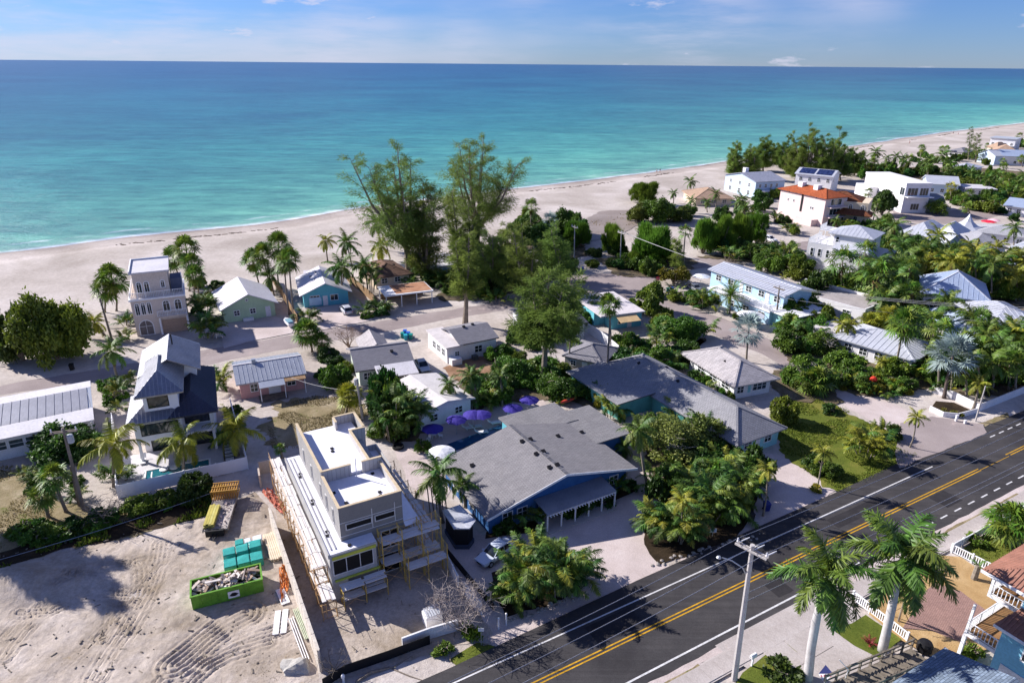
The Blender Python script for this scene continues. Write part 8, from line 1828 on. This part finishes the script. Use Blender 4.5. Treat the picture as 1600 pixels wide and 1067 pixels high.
for a in ((1110, 830, 84, 92, 'big fountain-like clumping palm above the road, middle', 64, .1), (1060, 860, 76, 84, 'clumping palm with yellow crown by the drive entrance', 60, .22), (1160, 800, 70, 84, 'clumping palm at the shaded right end of the bed', 50, .06), (1085, 790, 70, 60, 'clumping palm behind the fountain-like one', 44, .1), (1030, 840, 44, 70, 'outer left clumping palm of the drive bed', 36, .12), (1135, 770, 60, 60, 'clumping palm in front of the dark tree', 40, .05)): clump(*a[:5], a[5], a[6])
bush(1186, 770, 66, 80, 'dense dark tree in front of the grey hip roof', 'dark', trunk=True); bush(1140, 730, 50, 50, 'dark shrub under the hip roof front', 'dark')
palm((1192, 806), (1200, 734), 'cocoy', 'thin young palm in the shade by the road bins', 22, nd=0, r=.1); palm((1064, 850), (1066, 782), 'cocoy', 'thin palm with yellow crown rising from the drive bed', 26, nd=0, r=.1); palm((1277, 762), (1287, 706), 'cocoy', 'thin young palm in a small round bush by the gravel parking', 20, nd=1, r=.09); palm((1421, 700), (1432, 652), 'cocoy', 'thin young palm at the corner of the lawn', 18, nd=3, r=.09)
bush(1279, 772, 22, 16, 'small round bush at the foot of the thin palm', 'yel')
bush(1230, 668, 52, 56, 'shaggy palmetto with brown skirt on the lawn', 'leaf'); bush(1300, 752, 50, 34, 'variegated shrub at the front of the lawn', 'leaf'); bush(1275, 735, 36, 30, 'dark shrub behind the variegated one on the lawn', 'dark'); bush(1300, 650, 30, 22, 'spiky dark plant on the lawn', 'dark'); bush(1400, 690, 30, 30, 'dark purple bush at the side street corner', 'dark')
clump(1365, 725, 66, 70, 'golden yellow clumping palm on the lawn', 56, .75); clump(1385, 690, 40, 34, 'green clumping palm behind the golden one', 26, .3)
for a in ((815, 825, 50, 52, 'dark palm clump at the motel porch, left'), (862, 815, 36, 36, 'palm clump in the shade of the motel porch, middle'), (962, 775, 34, 38, 'palm at the right end of the motel porch')): clump(*a, 28, .1)
for px, py, w_, lb in ((790, 842, 44, 'low clipped dark hedge left of the motel porch'), (905, 812, 60, 'long low dark hedge along the motel porch'), (945, 795, 40, 'low dark hedge at the right of the motel porch'), (988, 770, 24, 'dark shrub at the right corner of the motel')): bush(px, py, w_, 24, lb, 'dark')
for a in ((822, 958, 84, 104, 'clumping palm at the left of the round roadside bed', 66, .2), (874, 950, 80, 100, 'clumping palm at the right of the round roadside bed', 66, .2), (842, 910, 70, 76, 'yellow-hearted clumping palm at the back of the roadside bed', 46, .45), (905, 925, 44, 66, 'outer right clumping palm of the roadside bed', 30, .1), (796, 948, 34, 50, 'outer left clumping palm of the roadside bed', 24, .15)): clump(*a[:5], a[5], a[6])
T = thing('bare_shrub', 'large leafless grey shrub at the street corner of the building site', 'shrub', G(722, 985)); branches(T, 4.6, 3.0, paint(C(168, 156, 150), .9, .12), 26, 21, .06, 8)
bush(735, 1010, 40, 46, 'green undergrowth at the foot of the bare shrub', 'leaf'); T = thing('dead_brush', 'low dead twigs at the end of the board fence', 'brush', G(520, 1050)); branches(T, 1.6, 1.6, M_bark, 9, 33, .04, 5)
bush(690, 1030, 36, 16, 'low weeds outside the silt fence', 'leaf')
palm((1262, 1062), (1290, 900), 'royal', 'royal palm with white trunk beside the concrete drive, the lower one', L=3.9, n=16); palm((1378, 1018), (1410, 872), 'royal', 'tall royal palm with white trunk beside the picket fence', L=4.6, n=18)
palm((1578, 852), (1580, 815), 'fan', 'stout fan palm inside the low white board fence', 42, n=40)
b_ = G(1521, 906); T = thing('palm_stump', 'cut palm trunk with a few dry fronds on the tan pebbles', 'palm stump', b_); MB().tube([(0, 0, 0), (.1, .1, 1.7)], [.3, .24], 8).build('trunk', M_palmbark, T); fronds(T, (.1, .1, 1.7), COCO, 4, .3, .2, DEADF, 3)
T = thing('young_palm', 'young braced palm with three props on the tan pebbles', 'palm', G(1403, 972)); MB().tube([(0, 0, 0), (.05, 0, 2.6)], .09, 6).build('trunk', M_palmbark, T)
for k in range(3): MB().bar((math.cos(k * 2.1) * 1.0, math.sin(k * 2.1) * 1.0, 0), (.05, 0, 1.8), .06).build('prop', M_wood, T)
fronds(T, (.05, 0, 2.6), COCO, 9, .4)
bush(1230, 1075, 60, 46, 'dark spiky plants at the bottom edge of the corner lawn', 'dark'); bush(1524, 1040, 46, 42, 'leafy green shrub under the lower white balcony', 'leaf'); bush(1535, 860, 40, 26, 'white-flecked groundcover mound in the fenced garden', 'leaf'); bush(1572, 835, 36, 26, 'dark garden shrub under the stout fan palm', 'dark'); bush(1470, 900, 24, 10, 'weeds along the pavement edge of the tan yard', 'leaf')
T = thing('flower_bed', 'red-leaved plants in a white stone ring at the foot of the tall royal palm', 'flower bed', G(1362, 1010)); MB().lathe([(1.25, 0), (1.3, .12), (1.1, .14), (1.0, .05), (0, .05)], 18).build('ring', M_white, T); fronds(T, (-.1, .2, .05), [mk_frond(a, 1.0, 50, 8, .3, paint(C(130, 40, 44), .6, .2), w=.3) for a in (70, 45)], 10, .8)
palm((1140, 490), (1142, 462), 'date', 'spiky date palm before the pale blue motel', 28); clump(1107, 488, 44, 46, 'palm clump left of the spiky date palm', 34, .3); bush(1100, 484, 40, 26, 'planted bed of shrubs left of the spiky date palm', 'leaf'); palm((1166, 565), (1170, 515), 'silver', 'silver-leaved palm with brown skirt at the cross street', 32, n=24)
bush(1200, 500, 40, 20, 'low hedge before the blue motel terrace', 'dark'); palm((1223, 446), (1224, 434), 'cocoy', 'small palm showing above the flat motel roof', 10, n=9, nd=0); bush(1262, 482, 46, 46, 'round-topped trees at the end of the blue motel', 'leaf', trunk=True); bush(1285, 478, 50, 60, 'dark tree right of the blue motel end', 'dark', trunk=True)
bush(1210, 430, 60, 44, 'round bush at the left end of the flat roof wall', 'leaf'); clump(1232, 418, 50, 50, 'bright palm thicket below the white three-storey house', 36, .2)
for a in ((1240, 560, 60, 50, 'dense shrub at the corner of the cross street', 'leaf'), (1262, 610, 66, 60, 'pale-branched shrub thicket above the lawn', 'open'), (1300, 560, 70, 50, 'grey-branched thicket left of the long metal roof', 'open'), (1290, 615, 60, 46, 'green shrub bank along the gravel side street', 'leaf'), (1330, 590, 70, 50, 'leafy tree before the long metal roof', 'leaf'), (1345, 604, 50, 40, 'shrub bank behind the red flower post', 'leaf'), (1405, 600, 60, 50, 'bronze-green shrub by the leaning palm foot', 'leaf'), (1250, 530, 60, 46, 'green tree in front of the aqua end wall', 'leaf')): bush(*a, trunk=False, gnarl=(a[-1] == 'open'))
palm((1270, 612), (1272, 596), 'fan', 'shaggy fan palm hanging over the shrub thicket', 34, nd=12)
palm((1475, 622), (1489, 556), 'silver', 'big silver fan palm with dark trunk in the white planter', 42, r=.24, trunk_mat=paint(C(96, 84, 78), .95, .2, 2)); palm((1395, 584), (1412, 506), 'fan', 'tall leaning palm by the white garden wall', 34); palm((1419, 560), (1424, 500), 'fan', 'tall palm just right of the leaning one', 30)
palm((1310, 545), (1316, 508), 'cocoy', 'pair palm over the metal roof, left', 18, nd=0); palm((1322, 545), (1327, 508), 'cocoy', 'pair palm over the metal roof, right', 18, nd=0); palm((1355, 530), (1357, 502), 'fany', 'small yellow fan palm above the long metal roof', 20); palm((1385, 530), (1388, 496), 'fany', 'yellow-green fan palm left of the tall leaning palm', 26)
palm((1474, 520), (1480, 472), 'royal', 'royal palm before the steep blue roof', L=3.4); palm((1510, 540), (1518, 496), 'royal', 'royal palm before the lower blue roof wing', L=3.4); palm((1580, 570), (1575, 520), 'cocoy', 'feathery yellowish palm at the right edge', 36); palm((1520, 640), (1530, 600), 'cocoy', 'pale bananalike palm behind the garden wall', 20, nd=3); palm((1378, 590), (1377, 565), 'cocoy', 'bright yellow small palm before the long metal roof', 14, nd=0)
bush(1500, 654, 20, 10, 'bright low bush inside the white planter', 'yel'); bush(1478, 648, 14, 12, 'small round bush inside the white planter', 'yel')
for (b_, c_, l, k_, lb) in (((1080, 303), (1079, 284), 14, 'coco', 'tallest coconut palm before the tan hip roof'), ((1079, 333), (1080, 313), 12, 'coco', 'coconut palm at the left foot of the tan roofed house'), ((1117, 330), (1118, 303), 12, 'coco', 'coconut palm in front of the tan roofed house'), ((1153, 335), (1152, 317), 14, 'coco', 'coconut palm right of the tan roofed house'), ((1052, 318), (1052, 302), 10, 'coco', 'small coconut palm on the sand left of the tan roof'), ((1105, 332), (1105, 316), 11, 'coco', 'low coconut palm below the tan roof'), ((1069, 416), (1071, 363), 17, 'fan', 'slim fan palm in front of the long feathery hedge'), ((832, 372), (830, 324), 18, 'fan', 'fan palm against the beach left of the silver palm'), ((860, 372), (859, 345), 18, 'silver', 'silver palm at the beach by the dark trees'), ((1368, 268), (1368, 238), 14, 'coco', 'tallest palm of the far grove at the beach'), ((1386, 272), (1386, 248), 10, 'coco', 'small palm in the middle of the far beach grove'), ((1400, 270), (1400, 245), 11, 'coco', 'right palm of the far beach grove'), ((1342, 272), (1342, 246), 11, 'fan', 'slim palm left of the far beach grove'), ((1450, 272), (1450, 249), 13, 'coco', 'brownish palm before the driftwood'), ((1473, 272), (1473, 243), 14, 'coco', 'dark palm right of the brownish one'), ((1486, 314), (1486, 293), 12, 'fany', 'round-headed fan palm over the pale gable house'), ((1306, 362), (1306, 345), 10, 'coco', 'small palm with red planter in the forecourt'), ((1289, 296), (1289, 284), 12, 'coco', 'palm over the brown tile roof'), ((1364, 345), (1372, 318), 9, 'fan', 'thin leaning palm before the round dark tree'), ((1355, 325), (1357, 301), 10, 'fan', 'fan palm left of the white modern house'), ((1326, 276), (1327, 263), 8, 'fan', 'palm at the right end of the solar roof'), ((1372, 372), (1374, 350), 17, 'coco', 'broad palm above the white three-storey house'), ((1582, 402), (1584, 356), 18, 'coco', 'tall palm with brown fronds before the resort roofs'), ((1478, 420), (1476, 386), 15, 'coco', 'palm before the white resort hips'), ((1512, 415), (1514, 382), 15, 'coco', 'dark palm beside the dormered resort house'), ((1516, 340), (1512, 325), 13, 'fan', 'palm by the far street junction')): palm(b_, c_, k_, lb, l, n=14, nd=1)
bush(1387, 340, 46, 52, 'round dark tree before the white modern house', 'dark', trunk=True); bush(1474, 338, 40, 30, 'leafless pinkish tree below the pale gable house', 'open'); bush(1552, 336, 24, 24, 'small round tree by the red parasol', 'leaf', trunk=True)
def in_house(p, m=.6):
    for h_ in ALLH:
        if not hasattr(h_, 'D'): continue
        d = p - h_.A; c_, s_ = math.cos(h_.rz), math.sin(h_.rz); x, y = d.x * c_ + d.y * s_, -d.x * s_ + d.y * c_
        if -m < x < h_.W + m and -m < y < h_.D + m: return True
    return False
def fill(poly, n, wpx, hpx, label, group, mix, seed=1):
    rs_ = random.Random(seed); w = [G(*p) for p in poly]; xs_ = [p[0] for p in poly]; ys_ = [p[1] for p in poly]; k = tries = 0
    while k < n and tries < n * 30:
        tries += 1; x, y = rs_.uniform(min(xs_), max(xs_)), rs_.uniform(min(ys_), max(ys_)); p = G(x, y)
        if not inside(np.array([[p.x, p.y]]), w)[0] or in_house(p) or in_house(p + Vector((0, wpx[0] / PX(p) * .4, 0)), .2): continue
        k += 1; kd = rs_.choice(mix); ww = rs_.uniform(*wpx); hh = rs_.uniform(*hpx)
        fx = (x - min(xs_)) / (max(xs_) - min(xs_)); fy = (y - min(ys_)) / (max(ys_) - min(ys_)); fw_ = (ww - wpx[0]) / (wpx[1] - wpx[0])
        lb = '%s %s at %s%s of greenery %s' % (('small', 'middling', 'large')[min(2, int(fw_ * 3))], KW[kd], ('back ', '', 'front ')[min(2, int(fy * 3))], ('left', 'middle', 'right')[min(2, int(fx * 3))], label)
        if kd in CR: bush(x, y, ww, hh, lb, kd, group + ', shrubs')
        elif kd == 'clump': clump(x, y, ww, hh * 1.1, lb, 18, .18, group + ', palm clumps')
        else: palm((x, y), (x + rs_.uniform(-4, 4), y - hh * 1.15), kd, lb, ww * .5, group=group + ', palms', n=14, nd=2)
KW = dict(leaf='green shrub', dark='dark green shrub', open='thin-leaved shrub', yel='yellowish shrub', feather='feathery shrub', pale='pale shrub', clump='clumping palm', coco='coconut palm', cocoy='yellowish coconut palm', fan='fan palm')
L3 = lambda where: where
fill([(1300, 462), (1420, 446), (1440, 460), (1430, 500), (1390, 520), (1300, 480), (1270, 450)], 64, (38, 66), (32, 56), L3('right of the flat motel roof'), 'greenery right of the flat motel roof', ['leaf', 'leaf', 'dark', 'clump', 'clump', 'fan', 'coco'], 2)
fill([(1400, 420), (1600, 430), (1600, 480), (1500, 470), (1440, 450)], 66, (38, 64), (30, 50), L3('below the resort roofs'), 'greenery below the resort roofs', ['leaf', 'dark', 'clump', 'leaf', 'cocoy', 'coco', 'open'], 3)
fill([(1430, 500), (1490, 530), (1600, 545), (1640, 600), (1560, 625), (1500, 628), (1430, 600), (1400, 560)], 62, (38, 64), (32, 54), L3('behind the white garden wall'), 'greenery behind the white garden wall', ['leaf', 'dark', 'clump', 'clump', 'coco', 'fan'], 4)
fill([(1385, 372), (1420, 395), (1490, 415), (1560, 420), (1560, 440), (1440, 440), (1385, 440)], 40, (30, 52), (24, 42), L3('round the white three-storey house'), 'greenery round the white three-storey house', ['leaf', 'leaf', 'dark', 'clump', 'coco'], 5)
fill([(1330, 268), (1420, 266), (1520, 268), (1600, 290), (1640, 320), (1560, 312), (1480, 288), (1400, 278), (1330, 282)], 120, (14, 26), (12, 22), L3('of the far village'), 'greenery of the far village', ['leaf', 'leaf', 'dark', 'fan', 'coco', 'leaf'], 6)
fill([(1420, 245), (1520, 240), (1600, 225), (1640, 240), (1640, 275), (1520, 262), (1440, 268)], 52, (10, 18), (8, 15), L3('beside the far beach'), 'greenery beside the far beach', ['leaf', 'dark', 'fan', 'leaf'], 7)
fill([(1490, 310), (1600, 318), (1600, 360), (1560, 340), (1500, 340)], 24, (16, 28), (12, 22), L3('by the far street junction'), 'greenery by the far street junction', ['leaf', 'leaf', 'fan', 'dark'], 8)
fill([(1150, 318), (1240, 300), (1240, 340), (1260, 372), (1200, 368), (1150, 340)], 16, (18, 30), (14, 24), L3('left of the orange-roofed townhouse'), 'greenery left of the orange-roofed townhouse', ['leaf', 'dark', 'clump', 'coco'], 9)
fill([(1300, 355), (1400, 350), (1380, 378), (1330, 372)], 10, (18, 30), (14, 24), L3('in front of the brown tile villa'), 'greenery in front of the brown tile villa', ['leaf', 'clump', 'dark'], 10)
fill([(690, 455), (790, 440), (880, 405), (900, 425), (840, 450), (760, 475), (700, 470)], 16, (24, 40), (20, 32), L3('under the pines by the back street'), 'greenery under the pines by the back street', ['leaf', 'dark', 'clump'], 11)
fill([(1300, 600), (1400, 600), (1430, 622), (1400, 628), (1340, 618), (1310, 612)], 26, (28, 46), (22, 36), L3('along the gravel side street'), 'greenery along the gravel side street', ['leaf', 'clump', 'yel'], 12)
fill([(930, 398), (1000, 405), (1060, 430), (1000, 425), (930, 420), (880, 425)], 10, (18, 30), (12, 20), L3('along the bend of the back street'), 'greenery along the bend of the back street', ['leaf', 'dark'], 13)
fill([(1240, 575), (1290, 590), (1300, 625), (1240, 620)], 14, (36, 54), (30, 46), L3('above the lawn corner'), 'greenery above the lawn corner', ['leaf', 'open'], 14)
fill([(590, 655), (640, 660), (665, 668), (640, 700), (600, 700)], 10, (40, 66), (60, 96), L3('between the site and the parasols'), 'greenery between the site and the parasols', ['clump', 'clump', 'leaf', 'dark'], 15)
fill([(765, 596), (860, 590), (940, 600), (940, 632), (860, 618), (760, 632)], 12, (40, 64), (30, 44), L3('above the motel terrace'), 'greenery above the motel terrace', ['leaf', 'leaf', 'dark'], 16)
fill([(660, 668), (720, 645), (765, 622), (845, 620), (800, 632), (740, 648), (690, 662)], 12, (28, 42), (30, 44), L3('behind the purple parasols'), 'greenery behind the purple parasols', ['clump', 'leaf', 'dark', 'coco'], 28)
fill([(985, 560), (1060, 530), (1110, 530), (1050, 590), (990, 600)], 12, (36, 56), (30, 44), L3('left of the white hip cottage'), 'greenery left of the white hip cottage', ['leaf', 'dark', 'clump', 'leaf'], 17)
fill([(0, 850), (110, 830), (210, 808), (320, 772), (345, 780), (240, 815), (120, 846), (0, 878)], 20, (30, 52), (18, 30), L3('along the lot edge'), 'greenery along the lot edge', ['dark', 'leaf', 'dark'], 18)
fill([(960, 560), (1000, 540), (1110, 560), (1180, 600), (1160, 610), (1060, 590)], 4, (24, 40), (20, 30), L3('behind the grey hip roof'), 'greenery behind the grey hip roof', ['leaf', 'dark'], 19)
fill([(1090, 405), (1180, 395), (1260, 400), (1240, 420), (1190, 412)], 12, (24, 38), (18, 28), L3('beyond the pale blue motel'), 'greenery beyond the pale blue motel', ['leaf', 'leaf', 'clump', 'feather'], 20)
fill([(1020, 690), (1060, 660), (1130, 700), (1180, 740), (1180, 800), (1100, 840), (1050, 850), (1030, 800)], 20, (44, 70), (50, 76), L3('between motel and side gravel'), 'greenery between motel and side gravel', ['clump', 'clump', 'leaf', 'dark'], 21)
fill([(1215, 500), (1290, 490), (1330, 520), (1300, 560), (1240, 570), (1225, 540)], 16, (34, 56), (30, 46), L3('beside the aqua end wall'), 'greenery beside the aqua end wall', ['leaf', 'dark', 'clump', 'open'], 22)
fill([(930, 400), (1060, 400), (1080, 425), (1060, 440), (960, 428)], 12, (24, 40), (20, 34), L3('under the feathery bushes'), 'greenery under the feathery bushes', ['leaf', 'dark', 'feather'], 23)
fill([(560, 440), (660, 425), (760, 415), (800, 425), (780, 455), (690, 455), (600, 462)], 14, (24, 40), (22, 34), L3('round the carport and shaded houses'), 'greenery round the carport and shaded houses', ['dark', 'leaf', 'clump'], 24)
fill([(820, 340), (900, 352), (915, 400), (850, 415), (800, 400)], 14, (30, 50), (28, 44), L3('by the beach behind the bend'), 'greenery by the beach behind the bend', ['dark', 'leaf', 'feather', 'dark'], 25)
fill([(940, 560), (990, 545), (1010, 575), (965, 598)], 5, (34, 50), (30, 42), L3('at the white fence end'), 'greenery at the white fence end', ['dark', 'leaf'], 26)
fill([(1195, 420), (1260, 405), (1270, 440), (1235, 445)], 8, (30, 48), (26, 40), L3('behind the flat motel roof'), 'greenery behind the flat motel roof', ['leaf', 'clump', 'leaf'], 27)
fill([(690, 440), (780, 422), (885, 398), (905, 425), (845, 446), (760, 468), (690, 465)], 18, (26, 44), (22, 38), L3('at the foot of the pines'), 'greenery at the foot of the pines', ['leaf', 'dark', 'clump', 'feather'], 31)
fill([(1385, 540), (1440, 570), (1500, 600), (1560, 610), (1640, 575), (1640, 540), (1560, 560), (1480, 556)], 26, (34, 56), (30, 50), L3('between blue roofs and garden wall'), 'greenery between blue roofs and garden wall', ['leaf', 'clump', 'clump', 'dark', 'coco', 'yel'], 32)
fill([(1120, 415), (1090, 400), (1190, 392), (1250, 400), (1250, 420), (1180, 412)], 14, (24, 40), (20, 34), L3('across the lane from the motel'), 'greenery across the lane from the motel', ['leaf', 'clump', 'dark'], 33)
fill([(1050, 465), (1090, 475), (1130, 490), (1100, 494), (1060, 482)], 6, (20, 32), (16, 26), L3('along the motel front'), 'greenery along the motel front', ['leaf', 'clump', 'dark'], 34)
fill([(1030, 335), (1090, 338), (1200, 345), (1210, 372), (1120, 345)], 12, (20, 34), (16, 28), L3('between hedge and tan roof'), 'greenery between hedge and tan roof', ['leaf', 'dark', 'coco'], 35)
fill([(480, 555), (550, 560), (560, 600), (500, 610)], 5, (24, 36), (20, 30), L3('left of the grey cottage'), 'greenery left of the grey cottage', ['leaf', 'dark'], 36)
for k_, (q, n_, wh, tx) in enumerate(((((775, 515), (840, 556), (852, 592), (790, 600), (758, 570)), 9, (26, 44), 'between white cottage and court'), (((1062, 578), (1075, 562), (1146, 622), (1140, 642)), 6, (22, 34), 'between the two hip roofs'), (((880, 468), (950, 482), (945, 520), (890, 525)), 8, (26, 42), 'left of the turquoise flat house'), (((1000, 442), (1042, 472), (1035, 505), (985, 482)), 7, (22, 36), 'at the street corner'), (((150, 600), (200, 590), (195, 650), (165, 690), (150, 660)), 6, (22, 34), 'left of the modern house'), (((350, 625), (372, 630), (385, 700), (355, 690)), 6, (22, 34), 'right of the modern house'), (((300, 445), (345, 440), (345, 470), (305, 500)), 6, (20, 32), 'between villa and green cottage'), (((545, 500), (600, 480), (600, 496), (555, 512)), 4, (16, 26), 'at the roadside by the carport'), (((0, 730), (110, 735), (150, 790), (60, 800)), 9, (18, 34), 'of the left yard'), (((1100, 470), (1200, 498), (1215, 515), (1150, 502)), 7, (18, 30), 'under the motel balcony'))): fill(q, n_, wh, (wh[0] * .8, wh[1] * .8), tx, 'greenery ' + tx, ['leaf', 'dark', 'clump', 'leaf'], 50 + k_)
q_ = G(110, 935) - Vector((.91, -.415, 0)) * 25; T = casuarina((0, 900), (0, 700), 120, 'tall pine outside the left edge whose shadow lies on the sandy lot', 95, 8, .4, 4); T.location = q_; T.scale = (1, 1, 16 / max(4, on_vertical(G(0, 900), 0, 700).z))
def grass(name, poly, n, h, mat, label, dens_noise=.0):
    w = poly; xs_ = [p.x for p in w]; ys_ = [p.y for p in w]; P = np.stack([R.uniform(min(xs_), max(xs_), n), R.uniform(min(ys_), max(ys_), n)], 1); P = P[inside(P, w)]
    nz_ = np.array([mnoise.noise(Vector((a * .25, b * .25, 2))) for a, b in P]); P = P[nz_ > dens_noise]; m = len(P); P3 = np.concatenate([P, np.full((m, 1), .01)], 1)
    d = R.randn(m, 3) * .5; d[:, 2] = 1; v, q_, t = cards(P3, d, R.randn(m, 3), h * R.uniform(.5, 1.4, m), np.full(m, h * .55), R.rand(m) * .8, .2)
    tag(link(bpy.data.objects.new(name, np_mesh(name, v, q_, mat, t))), label, 'grass', kind='stuff')
M_grass = leafmat('grass_blade', C(64, 84, 26), C(112, 122, 44), C(150, 138, 74), trans=.2, gloss=.1, hue=.05); M_gdry = leafmat('dry_blade', C(112, 104, 60), C(150, 138, 98), C(176, 162, 124), trans=.2, gloss=.1, hue=.04)
grass('grass', [G(*p) for p in lawn_px], 26000, .22, M_grass, 'rough green grass of the lawn by the side street', -.12)
grass('dry_grass', [G(*p) for p in yard_px], 12000, .18, M_gdry, 'dry yellow-brown grass of the yard behind the unfinished house', -.1)
grass('dry_grass', [G(*p) for p in left_px], 22000, .2, M_gdry, 'dry patchy grass of the left yard', 0.0)
grass('grass', gp((1135, 1090), (1160, 1052), (1200, 1020), (1243, 1003), (1249, 1090)), 5000, .12, M_grass, 'clipped grass of the corner lawn', -.9)
grass('grass', gp((1330, 975), (1352, 962), (1408, 1000), (1372, 1030), (1335, 1010), (1300, 985)), 6000, .12, M_grass, 'clipped grass of the front lawn by the picket fence', -.9)
grass('weeds', gp((1500, 862), (1560, 820), (1640, 800), (1640, 850), (1550, 890)), 4000, .3, M_grass, 'tufted groundcover of the fenced garden', -.2)
grass('weeds', gp((0, 862), (100, 835), (200, 815), (300, 780), (345, 772), (350, 800), (240, 828), (110, 858), (0, 892)), 8000, .45, M_grass, 'weeds growing along the lot edge', .0)
grass('weeds', gp((380, 930), (440, 900), (480, 1000), (500, 1067), (360, 1067)), 2600, .16, M_gdry, 'sparse scrub on the right part of the sandy lot', .12)
grass('weeds', gp((900, 345), (1000, 330), (1080, 330), (1080, 345), (960, 365)), 2600, .4, M_gdry, 'dune grass tufts at the top of the beach', .1)
rs = random.Random(44); db = MB()
for k in range(420):
    p = G(rs.uniform(5, 760), rs.uniform(800, 1060))
    if not inside(np.array([[p.x, p.y]]), lot)[0] and rs.random() < .6: continue
    a = rs.uniform(0, 6.3); L = rs.choice([.08, .12, .2, .5]); v = Vector((math.cos(a), math.sin(a), rs.uniform(-.1, .1))) * L; db.bar(p + Vector((0, 0, .16)), p + v + Vector((0, 0, .16)), rs.uniform(.05, .12), rs.uniform(.03, .1))
tag(db.build('debris', M_greywood), 'small stones and wood scraps scattered over the sandy lot', kind='stuff')
wv = []
for i in range(len(shore) - 1):
    if not (-200 < shore[i].x < 420): continue
    for k in range(6):
        p = shore[i].lerp(shore[i + 1], rs.random()) - shore_n[i] * (9 + 3 * mnoise.noise(Vector((shore[i].x * .02, 0, 0))) + rs.gauss(0, .5))
        if mnoise.noise(Vector((p.x * .03, p.y * .03, 5))) > .12: wv.append(p)
db = MB()
for p in wv: a = rs.uniform(-.5, .9); v = Vector((math.cos(a), math.sin(a), 0)) * rs.uniform(.4, 1.6); db.bar(p + Vector((0, 0, .0)), p + v, rs.uniform(.2, .5), .1)
tag(db.build('seaweed', paint(C(88, 74, 60), .95, .3)), 'dark line of washed up seaweed along the wet sand', kind='stuff')
